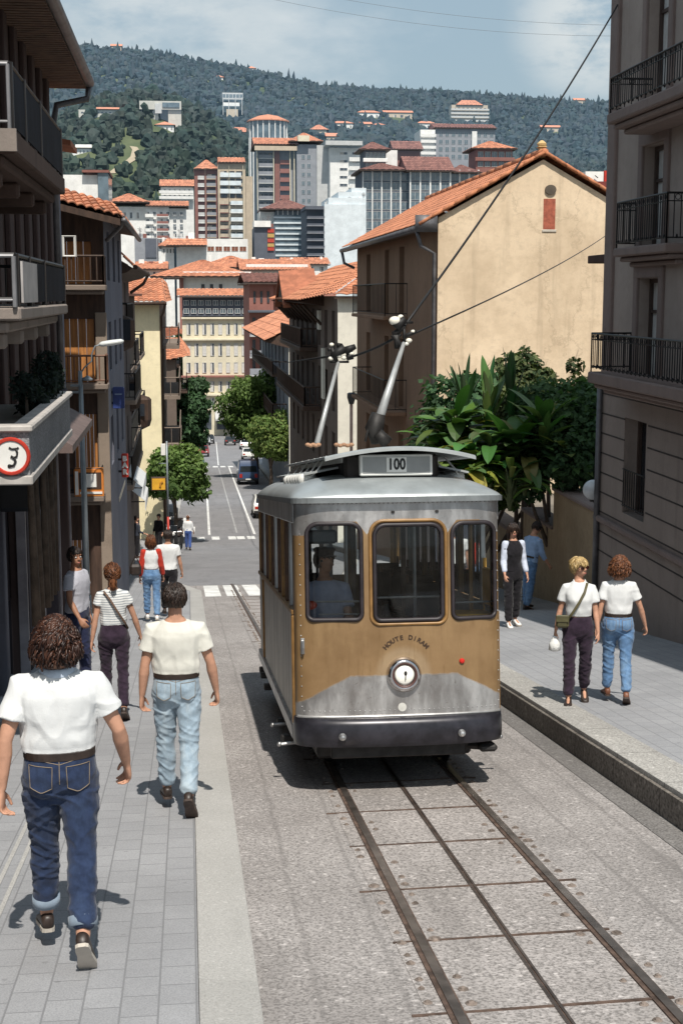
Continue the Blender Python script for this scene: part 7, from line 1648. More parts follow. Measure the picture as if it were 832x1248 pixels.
for k in range(20): q = 2*math.pi*k/20; mb.box(c+rr_*.98*math.cos(q)-.22, c+rr_*.98*math.cos(q)+.22, 640+rr_+rr_*.98*math.sin(q)-.22, 640+rr_+rr_*.98*math.sin(q)+.22, zb, a.z)
mb.build('mullion', T_WHITE, Nt); mb = MB(); mb.lathe([(rr_*1.1, a.z), (rr_*1.1, a.z+.5), (rr_*.55, a.z+2.6), (0, a.z+3.6)], 20, Matrix.Translation((c, 640+rr_, 0))); mb.build('roof', T_ORR, Nt)
for x0, x1, ye, Y, lab in ((276, 308, 161, 660, 'low orange roofed house left of the round building'), (378, 400, 158, 660, 'orange roofed house right of the round building')):
    Y = hillY((x0+x1)/2, ye+9, 600); CLEAR.append((atY((x0+x1)/2, ye, Y).x, Y-4, 8)); h_ = bld('hill_house', lab, (x0+x1)/2, ye, Y, 'house'); B(x0+2, x1-2, ye, Y, 12, T_BEIGE, h_); gable(h_, x0, x1, ye, ye-6, Y-.5, 14, T_ORR, .6, 'h', cw=1.2)
Ot = bld('white_apartments', 'white apartment house with balconies and orange roofs, left of the brick tower', 180, 280, 470)
B(134, 178, 252, 470, 16, T_WHITE, Ot); B(178, 206, 251, 468, 16, T_WHITE, Ot, 'centre_block'); B(206, 227, 254, 469, 16, T_WHITE, Ot, 'right_block'); gable(Ot, 132, 180, 246, 236, 467, 18, T_ORR, .6, 'h', cw=1); gable(Ot, 180, 228, 251, 245, 467, 14, T_ORR, .6, 'x', cw=1)
floors(Ot, 177, 188, 256, 300, 468, 5, T_WHITE, 1.1, .45); floors(Ot, 191, 206, 256, 300, 468, 5, T_WHITE, 1.1, .45, T_PINK); grid_windows(Ot, 176, 226, 256, 300, 468, 6, 5, .45, .55, M_PANEF, T_WHITE, .05); grid_windows(Ot, 140, 172, 257, 268, 470, 4, 1, .4, .7, M_PANEF, T_WHITE, .05)
O2 = bld('white_apartments', 'upper white house row with orange roof behind the white apartments', 213, 235, 560); B(196, 236, 227, 560, 14, T_WHITE, O2); gable(O2, 196, 236, 227, 219, 559, 14, T_ORR, .5, 'x', cw=1); floors(O2, 194, 236, 229, 243, 559.5, 2, T_WHITE, 2, .5); grid_windows(O2, 198, 234, 229, 243, 560, 6, 2, .4, .55, M_PANEF, T_WHITE, .05)
# right cluster
Pt = bld('grid_block', 'long block with a white grid front and brown roofs behind the beige gable house', 510, 240, 440)
B(442, 499, 207, 440, 20, T_DARK, Pt); B(499.5, 548, 209, 437, 20, T_DARK, Pt, 'centre_block'); B(548, 582, 211, 440, 20, T_DARK, Pt, 'right_block')
for x0, x1, n, Y in ((442, 499, 5, 440), (499.5, 548, 4, 437), (548, 582, 3, 440)):
    grid_windows(Pt, x0, x1, 209, 292, Y, n, 7, .88, .8, M_GLB, M_FRW, .04)
    for k in range(n+1): p, q = atY(x0+(x1-x0)*k/n-.5, 207, Y-.3), atY(x0+(x1-x0)*k/n+.5, 292, Y-.3); mb = MB(); mb.box(p.x, q.x, Y-.5, Y-.01, q.z, p.z); mb.build('frame_pier', T_WHITE, Pt)
gable(Pt, 440, 500, 207, 199, 437, 22, T_DKR, .6, 'h', cw=1); gable(Pt, 497, 552, 208, 191, 435, 22, T_DKR, .6, 'x', cw=1); gable(Pt, 552, 585, 210, 201, 438, 20, T_DKR, .6, 'h', cw=1)
for lab, xc, hw_, yb, yt, Y, col in (('square turret with brown pagoda roof left of the grid block', 457, 13, 205, 182, 450, T_DARK), ('round turret with orange pagoda roof right of the grid block', 602, 22, 205, 181, 445, T_BRICK)):
    t_ = bld('pagoda_tower', lab, xc, yb, Y, 'tower'); B(xc-hw_, xc+hw_, yt, Y, 12, col, t_); gable(t_, xc-hw_-3, xc+hw_+3, yt, yt-9, Y-1, 14, T_DKR if col is T_DARK else T_ORR, .8, 'p', cw=1)
    grid_windows(t_, xc-hw_+1, xc+hw_-1, yt+2, yt+24, Y, 5, 2, .8, .7, M_GLB, M_FRW, .05); p, q = atY(xc-hw_-2, yt+11, Y), atY(xc+hw_+2, yt+16, Y); mb = MB(); mb.box(p.x, q.x, Y-1.2, Y-.1, q.z, p.z, .1); mb.build('balcony', col if col is T_BRICK else T_WHITE, t_)
h_ = bld('white_house', 'white block between the pagoda turret and the grid block', 476, 195, 460, 'house'); B(469, 484, 183, 460, 10, T_WHITE, h_)
St = bld('slate_apartments', 'slate blue apartment block with white stair tower on the upper right', 560, 180, 600)
B(512, 530, 158, 598, 16, T_WHITE, St); floors(St, 512, 530, 160, 196, 597.8, 5, T_WHITE, 1.6, .5); B(531, 603, 156, 600, 20, T_GREY, St, 'slate_front'); grid_windows(St, 533, 602, 159, 196, 600, 9, 4, .6, .6, M_GLB, T_LGREY, .05); gable(St, 530, 604, 156, 151, 599, 18, T_DKR, .5, 'x', cw=1.2); B(575, 581, 160, 599, 3, T_WHITE, St, 'stair_strip')
h_ = bld('brown_house', 'brown roofed house between the pagoda turret and the slate apartments', 495, 190, 580, 'house'); B(484, 512, 182, 580, 14, T_BRICK, h_); gable(h_, 480, 514, 182, 172, 578, 16, T_DKR, .6, 'x', cw=1.2)
Ya = hillY(571, 150, 600); CLEAR.append((atY(571, 150, Ya).x, Ya-6, 14)); h_ = bld('hill_apartments', 'stepped apartment block high on the right hillside', 571, 140, Ya); B(550, 594, 128, Ya, 16, T_BEIGE, h_); floors(h_, 549, 595, 130, 149, Ya, 4, T_BEIGE, 1.8, .5, T_LGREY); gable(h_, 556, 588, 128, 122, Ya-1, 14, T_ORR, .5, 'h', cw=1.5); grid_windows(h_, 551, 593, 130, 149, Ya, 8, 4, .5, .5, M_PANEF, T_BEIGE, .05)
hl = [(405, 430, 150, 820), (436, 462, 137, 980), (468, 502, 137, 960), (440, 452, 151, 860), (455, 468, 152, 860), (508, 530, 150, 800), (528, 546, 153, 800), (398, 414, 166, 720), (660, 682, 155, 1000), (302, 311, 83, 1780), (136, 148, 56, 1720), (262, 272, 94, 1550), (190, 212, 152, 780), (700, 712, 122, 1600)]
lab_ = ['orange roofed house on the slope above the white tower', 'orange roofed villa left of the hillside villa row', 'grey and orange villa row high above the grid block', 'small orange roofed house below the hillside villas', 'second small orange roofed house below the hillside villas', 'orange roofed house left of the slate apartments top', 'orange roofed house just above the slate apartments', 'orange roofed cottage beside the white tower roof', 'pale villa alone in the woods on the right hillside', 'tiny white house on the ridge above the round building', 'tiny pale house on the left ridge', 'pale house in a clearing high on the left hill', 'reddish roof among the trees below the concrete hall', 'small pale house near the right ridge']
for (x0, x1, ye, Y), lab in zip(hl, lab_):
    Y = hillY((x0+x1)/2, ye+(7 if Y < 1200 else 3.5), 600); w_px = (x1-x0)
    p = atY((x0+x1)/2, ye, Y); h_ = bld('hill_house', lab, (x0+x1)/2, ye, Y, 'house', 'houses scattered on the wooded hill'); CLEAR.append((p.x, Y-6, max(6, (x1-x0)*Y/1700*.5)))
    B(x0, x1, ye, Y, 10, (T_WHITE, T_BEIGE)[len(lab) % 2], h_); gable(h_, x0-1, x1+1, ye, ye-(4 if Y < 1200 else 2.5), Y-.5, 11, T_ORR, .4, ('h', 'x')[len(lab) % 2], cw=2, plain=True); grid_windows(h_, x0, x1, ye+1, ye+8, Y, 4, 1, .4, .5, M_PANEF, T_BEIGE, .06)
# landmarks on the left hill
Yc1, Yc2, Yc3, Yc4 = [hillY(x, y, 600) for x, y in ((200, 152), (130, 142), (102, 190), (284, 146))]
c1 = bld('concrete_hall', 'pale concrete institutional building with deep top storey on the left hill', 196, 140, Yc1); CLEAR.append((atY(196, 140, Yc1).x, Yc1-8, 10))
B(170, 221, 123, Yc1, 20, T_CONC, c1, 'upper_block', 133); B(172, 193, 133, Yc1+2, 18, T_CONC, c1); B(205, 221, 133, Yc1+1.5, 18, T_CONC, c1, 'stair_block'); B(193, 205, 133, Yc1+6, 14, T_GREY, c1, 'recess'); B(189, 197, 126, Yc1-.8, .7, T_LGREY, c1, 'window_strip', 138); p, q = atY(198, 125, Yc1-.1), atY(219, 131, Yc1-.1); mb = MB(); mb.box(p.x, q.x, Yc1-.6, Yc1-.04, q.z, p.z); mb.build('window_band', M_GLB, c1)
c2 = bld('long_school', 'long low pale building left of the concrete hall', 133, 138, Yc2); B(96, 168, 134, Yc2, 12, T_CONC, c2); gable(c2, 118, 160, 133, 130.5, Yc2-1, 12, T_ORR, .4, 'x', cw=2, plain=True); grid_windows(c2, 98, 166, 135, 140, Yc2, 14, 1, .6, .5, M_PANEF, T_CONC, .06); CLEAR.append((atY(130, 138, Yc2-8).x, Yc2-4, 9))
c3 = bld('white_villa', 'white villa with stepped roofs among trees on the left slope', 102, 185, Yc3); B(80, 124, 181, Yc3, 12, T_WHITE, c3); B(92, 112, 176, Yc3+1, 10, T_WHITE, c3, 'upper_floor', 181); gable(c3, 84, 120, 180, 177, Yc3-1, 12, T_CONC, .4, 'h', cw=2, plain=True); grid_windows(c3, 82, 123, 182, 188, Yc3, 9, 1, .5, .6, M_PANEF, T_WHITE, .06); CLEAR.append((atY(102, 185, Yc3).x, Yc3-5, 8))
c4 = bld('lookout_tower', 'pale stacked lookout structure in the forest above the round building', 284, 125, Yc4); B(271, 296, 113, Yc4, 8, T_LGREY, c4, 'top_deck', 121); B(272, 292, 125, Yc4, 8, T_WHITE, c4, 'middle_deck', 129); B(276, 290, 133, Yc4, 7, T_BEIGE, c4); CLEAR.append((atY(284, 130, Yc4).x, Yc4-6, 7))
for x in (272, 279, 287, 295): p, q = atY(x-.5, 119, Yc4-.2), atY(x+.5, 140, Yc4-.2); mb = MB(); mb.box(p.x, q.x, Yc4-.7, Yc4-.1, q.z, p.z); mb.build('post', T_LGREY, c4)
grid_windows(c4, 271, 296, 114, 120, Yc4, 6, 1, .85, .8, M_GLB, T_WHITE, .06)
mb = MB(); pts = [(136, 214), (142, 210), (148, 206), (154, 202), (160, 197), (164, 192), (166, 187), (163, 183)]
P_ = [atY(x, y, hillY(x, y, 600)) for x, y in pts]; PATHP.extend(P_); vs = []
for p in P_: zz = float(hz(p.x, p.y))+.5; vs += [(p.x-2.0, p.y, float(hz(p.x-2, p.y))+.35), (p.x+2.0, p.y, float(hz(p.x+2, p.y))+.35)]
mb.add(vs, [(2*i, 2*i+1, 2*i+3, 2*i+2) for i in range(len(P_)-1)]); tag(mb.build('path', stucco('pale_earth_path', (.42, .36, .27), .1, .1, .1), None, True), kind='structure')
# modern white house just behind the tiled house, and the structure behind the beige gable
c5 = bld('modern_house', 'white modern house with dark glazed corner behind the first terracotta eave', 106, 240, 300, 'house'); B(60, 119, 213, 300, 14, T_WHITE, c5); B(119.2, 132, 208, 299, 15, M_GLB, c5, 'glazed_corner'); B(100, 133, 207, 298.5, 16, T_BRICK, c5, 'roof_slab', 210)
c6 = bld('rooftop_cabin', 'white and red rooftop cabin seen over the roof of the beige house', 722, 215, 90, 'cabin'); 
B(713, 735, 209, 90, 3, M_WHITE, c6, 'cabin', 222); B(736, 746, 208, 90.3, 3, mat('signal_red', (.48, .03, .015), .5), c6, 'red_box', 224); B(704, 748, 221, 89.6, 4, mat('dark_red_roof', (.16, .03, .025), .8), c6, 'deck'); p = atY(726, 214, 89.9); mb = MB(); mb.tube([(p.x-.1, 89.85, p.z), (p.x+.1, 89.85, p.z-.15)], .03, 5); mb.build('sign_mark', M_BLACK, c6)

# clutter on the flat roofs: lift boxes and aerials
_r = random.Random(12)
for nm in ('white_tower', 'stepped_block', 'slate_block', 'white_terrace', 'concrete_hall'):
    for root in [o for o in scn.objects if o.type == 'EMPTY' and o.name.split('.')[0] == nm]:
        for ch in [c for c in KIDS(root) if c.name.startswith('wall')][:1]:
            bb = [Vector(q) for q in ch.bound_box]; x0, x1 = min(q.x for q in bb), max(q.x for q in bb); y0, y1 = min(q.y for q in bb), max(q.y for q in bb); z = max(q.z for q in bb)
            for i in range(3):
                x = _r.uniform(x0+1, x1-1); y = _r.uniform(y0+1, y0+5); q = _r.uniform(.5, 1.3); mb = MB(); mb.box(x-q, x+q, y, y+2, z-.5, z+_r.uniform(.8, 1.8), .05); mb.build('roof_box', (T_LGREY, T_WHITE, T_BRICK)[i], root)
                x = _r.uniform(x0+.5, x1-.5); h = _r.uniform(2, 3.6); mb = MB(); mb.tube([(x, y0+1, z-.3), (x, y0+1, z+h)], .06, 5); mb.tube([(x-.6, y0+1, z+h*.85), (x+.6, y0+1, z+h*.85)], .05, 4); mb.tube([(x-.4, y0+1, z+h*.7), (x+.4, y0+1, z+h*.7)], .05, 4); mb.build('aerial', M_GUT, root)
# ================================================================== TREES, PLANTS, VEHICLES, STREET FURNITURE
M_BARK = mat('bark', (.09, .065, .048), .95, var=.35, scale=6, bump=.6, bscale=14, bdist=.03)
M_LEAF = leafy_mat('tree_leaves', 1.25, .34)
def leaves(n, lobes, size, cols, seed, droop=.3, inner=.5):
    """leaf-sized faces scattered through the outer volume of several lobes (cx,cy,cz,rx,ry,rz)"""
    g = np.random.default_rng(seed); V = []; C = []
    wts = np.array([l[3]*l[4]+l[4]*l[5]+l[3]*l[5] for l in lobes]); pick = g.choice(len(lobes), n, p=wts/wts.sum())
    L = np.array(lobes)[pick]; d = g.normal(size=(n, 3)); d /= np.linalg.norm(d, axis=1)[:, None]
    bumpy = np.array([1+.42*noise.noise(Vector(q*2.6)+Vector((seed, l[0], l[2]))) for q, l in zip(d, L)])
    rad = (inner+(1-inner)*g.random(n)**.45)*bumpy
    P = L[:, :3]+d*rad[:, None]*L[:, 3:6]
    nrm = d*.7+g.normal(size=(n, 3))*.55+np.array([0, 0, .35]); nrm /= np.linalg.norm(nrm, axis=1)[:, None]
    t = np.cross(nrm, g.normal(size=(n, 3))); t /= np.linalg.norm(t, axis=1)[:, None]; b = np.cross(nrm, t)
    s = size*g.uniform(.55, 1.35, n)[:, None]; w = s*g.uniform(.35, .6, n)[:, None]
    tip = P+t*s-np.array([0, 0, 1])*s*droop
    V = np.stack([P-t*s*.6, P+b*w, tip, P-b*w], 1).reshape(-1, 3); F = np.arange(n*4).reshape(-1, 4)
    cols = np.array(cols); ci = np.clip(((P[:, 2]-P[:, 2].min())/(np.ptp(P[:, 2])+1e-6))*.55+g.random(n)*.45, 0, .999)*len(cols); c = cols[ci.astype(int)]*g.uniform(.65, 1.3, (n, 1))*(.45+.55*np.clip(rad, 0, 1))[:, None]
    return V, F, np.repeat(c, 4, 0)
def tree(name, label, x, y, h, w, n, size, cols, seed, trunk_h=.3, group=None, lobes=None, yb=None, off=LP):
    t = thing(name, label, 'tree', (x, y, zg(y)+off), group); r_ = random.Random(seed); th = h*trunk_h
    if not lobes:
        lobes = []
        for i in range(9):
            a = i*2.4; q = r_.uniform(.25, .62); zc = th+(h-th)*(.28+.55*(i/8)); rr_ = w*.5*(1-.45*abs(i/8-.4)); lobes.append((math.cos(a)*w*.5*q, math.sin(a)*w*.5*q, zc, rr_*.62, rr_*.62, rr_*.52))
    else: lobes = [(a*w*.5, b*w*.5, th+(h-th)*c, d*w*.5, d*w*.5, e*w*.5) for a, b, c, d, e in lobes]
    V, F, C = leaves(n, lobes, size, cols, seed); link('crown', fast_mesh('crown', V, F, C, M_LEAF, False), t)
    mb = MB(); tr = max(.08, h*.022); mb.tube([(0, 0, -.3), (tr*.3, 0, th*.6), (-tr*.2, tr*.3, th), (0, 0, th+(h-th)*.45)], [tr*1.3, tr, tr*.85, tr*.35], 10)
    for l in lobes[:8]: s = Vector((0, 0, th*r_.uniform(.75, 1.25))); e = Vector(l[:3]); mb.tube([s, s.lerp(e, .5)+Vector((0, 0, .05*h)), e], [tr*.55, tr*.35, tr*.12], 6)
    mb.build('trunk', M_BARK, t, True); return t
GR_A = [(.045, .08, .022), (.07, .12, .032), (.105, .165, .045), (.14, .205, .06)]; GR_D = [(.022, .05, .022), (.035, .075, .034), (.055, .11, .048)]; GR_Y = [(.07, .115, .025), (.11, .16, .04), (.15, .19, .055)]
# right hand street trees (pixel guides turned into places once)
def spot(x, yb, off=LP): p = ground(x, yb, off); return p
p = atY(312, 560, 128); tree('street_tree', 'large round leafy street tree in front of the cream building, right of the road', p.x, 128, 9.6, 7.0, 17000, .21, GR_A, 3, .24, off=RP)
p = atY(330, 580, 112); tree('street_tree', 'smaller yellow green street tree beside the tram roof', p.x, 112, 6.2, 4.6, 9000, .19, GR_Y+GR_A[2:], 4, .30, off=RP)
p = atY(222, 560, 118); tree('street_tree', 'tall dark glossy tree beside the yellow house', p.x, 118, 9.6, 4.6, 8000, .30, GR_D+[(.05, .09, .045)], 5, .22)
p = atY(213, 590, 72); tree('street_tree', 'low spreading green tree above the moped and yellow sign', p.x, 72, 5.1, 3.5, 11000, .16, GR_A, 6, .42)
p = atY(232, 540, 190); tree('street_tree', 'reddish leaved small tree by the cream building', p.x, 190, 8.0, 3.4, 1800, .4, [(.16, .05, .03), (.06, .08, .03)], 7, .3)
p = atY(203, 400, 240); tree('garden_tree', 'dark green trees in the gap below the white hall', p.x, 262, 19, 8.5, 3500, .5, GR_D, 8, .15)
p = atY(215, 300, 440); tree('garden_tree', 'dark green tree beside the brick tower and white apartments', p.x, 440, 17, 12, 3500, .7, GR_D, 9, .1)
# ---- garden behind the retaining wall
def blade(mb, base, tip_dir, L, w, curve, col, n=7, fold=.25):
    d = Vector(tip_dir).normalized(); side = d.cross(Vector((0, 0, 1))); side = side.normalized() if side.length > .05 else Vector((1, 0, 0)); p = Vector(base); vs = []
    for i in range(n+1):
        f = i/n; ww = w*math.sin(math.pi*min(1, .10+.90*f))**.7*(1 if f < .98 else .1); q = side.cross(d).normalized()
        vs += [p-side*ww+q*ww*fold, p.copy(), p+side*ww+q*ww*fold]
        d = (d+Vector((0, 0, -curve/n))).normalized(); p = p+d*(L/n); side = (side-d*side.dot(d)).normalized()
    mb.add(vs, [(3*i+j, 3*i+j+1, 3*i+j+4, 3*i+j+3) for i in range(n) for j in (0, 1)], col)
M_BLADE = leafy_mat('broad_leaf', 1.0, .22, .38)
def banana(label, px, py, Y, L, n, seed, up=.5, col=((.03, .075, .028), (.06, .12, .04), (.10, .15, .035)), w=.12, zb=None, curve=1.6, name='banana_plant'):
    b = atY(px, py, Y); r_ = random.Random(seed); zb = zb if zb is not None else b.z-L*1.1; t = thing(name, label, 'plant', (b.x, Y, zb)); mb = MB(); mt = MB()
    for i in range(n):
        a = i*2.4+r_.uniform(-.4, .4); el = r_.uniform(up-.3, up+.45); d = (math.cos(a)*math.cos(el), math.sin(a)*math.cos(el), math.sin(el)+.25); h0 = (b.z-zb)*r_.uniform(.25, .95); c = r_.choice(col)
        mt.tube([(0, 0, 0), (d[0]*.04, d[1]*.04, h0*.7), (d[0]*.12, d[1]*.12, h0)], [.035, .03, .012], 6)
        blade(mb, (d[0]*.12, d[1]*.12, h0), d, L*r_.uniform(.7, 1.15), w*r_.uniform(.7, 1.3), curve*r_.uniform(.4, 1.2), tuple(q*r_.uniform(.75, 1.25) for q in c), 8)
    mb.build('leaves', M_BLADE, t, False); mt.build('stem', mat('green_stem', (.07, .09, .03), .7, var=.3), t, True); return t
banana('broad leaved banana plant with drooping jagged leaves at the left of the garden', 556, 500, 25.4, .95, 34, 1, .35, w=.15)
banana('tall upright strap leaved plant standing above the garden', 594, 484, 25.2, .78, 18, 2, 1.15, ((.06, .12, .045), (.10, .165, .06)), .085, curve=.35)
banana('tall narrow green blades beside the upright strap plant', 622, 472, 25.4, .9, 14, 3, 1.35, ((.055, .11, .04),), .07, curve=.25)
banana('yellow tinged arching leaves over the tram roof', 535, 548, 24.6, .85, 26, 4, .3, ((.16, .20, .03), (.10, .16, .03), (.24, .22, .04)), .07)
banana('low banana plant with light arching leaves in front of the dark shrub', 622, 566, 23.9, .75, 16, 5, .3, ((.06, .11, .03), (.12, .16, .04)), .06)
banana('spiky blades at the top of the garden left', 566, 474, 25.8, .75, 14, 6, 1.2, ((.045, .095, .035),), .055, curve=.3)
banana('drooping broad leaves in the middle of the garden', 598, 530, 24.4, .85, 28, 7, .35, ((.035, .085, .03), (.07, .13, .042)), .12)
GB = ((.065, .135, .04), (.11, .19, .055), (.15, .225, .06))
for k, (lab, px, py, Y, L, n, up, w, cv) in enumerate((('banana clump with wide pale leaves arching over the wall behind the tram', 575, 542, 24.4, .85, 30, .35, .16, 1.7), ('banana clump with long leaves in the centre of the garden', 628, 520, 24.6, .95, 30, .55, .16, 1.4), ('broad leaved clump hanging over the retaining wall coping', 640, 548, 24.4, .75, 26, .25, .13, 1.8), ('banana clump at the upper left edge beside the beige corner', 540, 520, 25.6, .8, 24, .5, .15, 1.5), ('strappy pale green clump in front of the dark shrub', 662, 505, 24.4, .8, 24, .7, .10, 1.1), ('young banana with yellowing leaves low by the tram roof', 560, 568, 24.0, .7, 24, .3, .12, 1.7), ('arching clump near the globe lamp', 690, 540, 24.0, .6, 18, .4, .09, 1.5))):
    banana(lab, px, py, Y, L, n, 20+k, up, GB if k != 5 else GB+((.26, .24, .05), (.2, .13, .04)), w, curve=cv)
def shrub(label, lobes_px, n, size, cols, seed, name='shrub', droop=.3):
    """lobes_px: (x, y, Y, radius in metres)"""
    L = [(*atY(x, y, Y), r*1.1, r, r) for x, y, Y, r in lobes_px]; b = Vector(L[0][:3]); b.z = zg(b.y)+1.2
    L = [(a-b.x, c-b.y, d-b.z, e, f, g) for a, c, d, e, f, g in L]; t = thing(name, label, 'plant', b); V, F, C = leaves(n, L, size, cols, seed, droop); link('foliage', fast_mesh('foliage', V, F, C, M_LEAF, False), t)
    mb = MB()
    for l in L: mb.tube([(l[0]*.3, l[1], 0), (l[0]*.7, l[1], l[2]*.5), (l[0], l[1], l[2])], [.05, .035, .012], 6)
    mb.build('stem', M_BARK, t, True); return t
shrub('large dark glossy shrub filling the garden beside the corner building', [(690, 535, 24.6, .68), (715, 515, 25.0, .7), (668, 505, 25.6, .65), (700, 560, 24.0, .5), (725, 545, 24.2, .55), (655, 550, 25.0, .5), (640, 585, 25.0, .38), (735, 495, 25.6, .6)], 15000, .085, [(.03, .066, .028), (.045, .09, .036), (.07, .125, .05)], 11)
shrub('tall leafy shrub with pale new leaves in front of the gable wall', [(632, 450, 27.4, .42), (648, 470, 27.2, .45), (640, 500, 26.9, .5), (625, 490, 27.0, .4), (660, 490, 27.2, .42)], 6000, .08, [(.06, .085, .03), (.10, .12, .05), (.035, .06, .022)], 13)
shrub('red tipped spindly shrub by the right corner building', [(700, 445, 27.4, .16), (704, 470, 27.2, .25), (680, 478, 27.2, .28), (668, 462, 27.2, .2), (690, 500, 26.8, .4), (722, 470, 27.0, .2)], 1500, .075, [(.16, .06, .03), (.07, .07, .03), (.035, .055, .02)], 14)
shrub('mixed green and yellow undergrowth at the garden edge behind the tram', [(545, 545, 26.2, .36), (535, 565, 25.8, .36), (560, 575, 25.4, .4), (555, 595, 25.4, .42), (590, 595, 25.2, .36), (612, 600, 25.2, .33), (575, 545, 26.6, .36)], 7000, .085, [(.03, .06, .018), (.055, .09, .022), (.15, .16, .03), (.09, .12, .03)], 15)
shrub('dark undergrowth behind the garden against the gable house', [(560, 500, 29, .8), (600, 500, 29.5, .9), (650, 520, 29, .9), (590, 545, 28, .8), (640, 545, 28, .7), (690, 520, 28, .8), (540, 540, 28.5, .7)], 12000, .11, GR_D, 16)
shrub('dark potted oleander spilling over the granite balcony', [(52, 470, 14.1, .17), (58, 445, 14.4, .15), (40, 490, 13.3, .15), (64, 465, 14.6, .13), (32, 470, 13.0, .13), (50, 495, 13.8, .16)], 3000, .034, [(.012, .02, .018), (.02, .032, .028), (.03, .045, .04)], 17, 'balcony_plant')
pz = bpy.data.objects['balcony_plant']
# ------------------------------------------------------------------ street lamp
p0 = Vector((-1.80, 24.5, zg(24.5)+LP)); lp = thing('street_lamp', 'tall grey street lamp with curved arm and long white lamp head on the left pavement', 'street lamp', p0)
q = lambda x, y, Y=24.5: atY(x, y, Y)-p0
M_LP = mat('lamp_post_grey', (.22, .25, .27), .45, .3, var=.15, scale=5)
mb = MB(); mb.tube([(0, 0, 0), (0, 0, .5)], [.085, .075], 12); mb.tube([(0, 0, .5), (0, 0, 2.2), q(98, 452)], [.062, .05, .036], 12); pole = mb.build('pole', M_LP, lp, True)
mb = MB(); mb.tube([q(98, 456), q(103, 448), q(112, 440), q(112, 432), q(116, 422), q(125, 419)], .013, 8); mb.tube([q(98, 462), q(104, 460), q(110, 462)], .012, 6); mb.build('arm', M_LP, pole, True)
mb = MB(); a, b = q(121, 420), q(151, 415.5); mb.tube([a, a.lerp(b, .12), a.lerp(b, .5), a.lerp(b, .9), b], [.03, .062, .066, .055, .02], 12, True, None, .75); mb.build('lamp_head', mat('lamp_head_white', (.66, .68, .67), .4, var=.08), pole, True)
mb = MB(); mb.lathe([(.02, .06), (.09, .0), (.085, -.02), (.03, -.03)], 12, Matrix.Translation(q(107, 462))); 
for z in (470, 478): mb.box(*[q(86, z)[0], q(97, z)[0]], -.03, .03, q(86, z)[2]-.02, q(86, z)[2]+.02, .01)
mb.build('bracket', M_LP, pole)
# ------------------------------------------------------------------ signs
def panel_sign(name, label, x0, y0, x1, y1, Y, mframe, mface, depth=.12, inner=.12, marks=None, cat='sign', arm=-.6):
    a, b = atY(x0, y0, Y), atY(x1, y1, Y); c = (a+b)/2; t = thing(name, label, cat, c); w, h = (b.x-a.x)/2, (a.z-b.z)/2
    mb = MB(); mb.box(-w, w, 0, depth, -h, h, .02); mb.build('frame', mframe, t); i = inner*h; mb = MB(); mb.box(-w+i, w-i, -.012, -.002, -h+i, h-i); mb.build('face', mface, t)
    if marks: marks(t, w, h)
    if arm: mb = MB(); mb.tube([(-w+.02, depth*.5, h*.5), (-w+arm, depth*.5, h*.5)], .025, 6); mb.tube([(-w+.02, depth*.5, -h*.5), (-w+arm, depth*.5, -h*.5)], .025, 6); mb.build('bracket', M_IRON, t)
    return t
M_ORS = mat('sign_orange', (.62, .21, .04), .5, var=.1); M_YES = mat('sign_yellow', (.68, .36, .03), .5, var=.12); M_RDS = mat('sign_red', (.46, .035, .018), .5); M_BLS = mat('sign_blue', (.02, .04, .16), .5)
def m_tv(t, w, h):
    mb = MB(); mb.box(-w*.32, w*.52, -.03, -.013, -h*.30, h*.62, .01); mb.build('white_panel', M_WHITE, t)
    mb = MB(); mb.box(-w*.66, w*.86, -.022, -.013, -h*.42, h*.72); mb.build('dark_panel', M_WOODD, t); mb = MB(); mb.box(-w*.92, -w*.70, -.026, -.013, -h*.8, h*.8); mb.build('pale_strip', M_WHITE, t); mb = MB(); mb.box(-w*.6, w*.9, -.026, -.013, -h*.75, -h*.60); mb.build('pale_strip', M_WHITE, t)
panel_sign('shop_sign', 'orange framed shop sign with a white screen shaped panel behind the lamp post', 90, 571, 127, 606, 26.0, M_ORS, M_ORS, .15, .1, m_tv, arm=-.25)
def m_let(t, w, h):
    for i, ch in enumerate('BAR'): text_part('letter', ch, h*.55, Matrix.Translation((0, -.02, h*(.58-.55*i))) @ UP, M_WHITE, t, .004, .012)
panel_sign('shop_sign', 'narrow vertical red shop sign with white letters', 148, 553, 157, 582, 30, M_RDS, M_RDS, .12, .05, m_let, arm=-.3)
def m_y(t, w, h):
    mb = MB(); mb.tube([(w*.2, -.03, -h*.4), (w*.3, -.03, h*.2), (w*.55, -.03, h*.35)], .05, 5); mb.build('mark', mat('ochre_mark', (.4, .18, .02), .6), t)
ys = panel_sign('shop_sign', 'yellow box sign with dark brown frame hanging over the left pavement', 184, 582, 203, 598, 62, M_WOODD, M_YES, .3, .16, m_y, arm=0)
panel_sign('shop_sign', 'dark blue rounded sign high on the left row of houses', 137, 472, 152, 498, 28, M_BLS, M_BLS, .2, .05, lambda t, w, h: (MB().box(-w*.6, w*.6, -.02, -.013, h*.3, h*.42).build('pale_bar', mat('pale_blue_bar', (.2, .26, .4), .5), t)), arm=-.2)
panel_sign('shop_sign', 'small white sign plate on the pole by the left trees', 196, 541, 202, 555, 62, M_WHITE, M_WHITE, .1, .05, None, arm=0)
p = Vector((atY(203, 600, 62).x+.05, 62.1, zg(62)+LP)); po = thing('sign_post', 'thin red and grey post carrying the white and yellow signs on the left pavement', 'post', p); mb = MB(); mb.tube([(0, 0, 0), (0, 0, 1.6)], .05, 8); mb.build('lower_post', M_RDS, po, True); mb = MB(); mb.tube([(0, 0, 1.6), (0, 0, atY(200, 538, 62).z-p.z)], .045, 8); mb.tube([(0, 0, 4.0), (-.35, 0, 4.0)], .02, 5); mb.build('upper_post', M_LP, po, True)
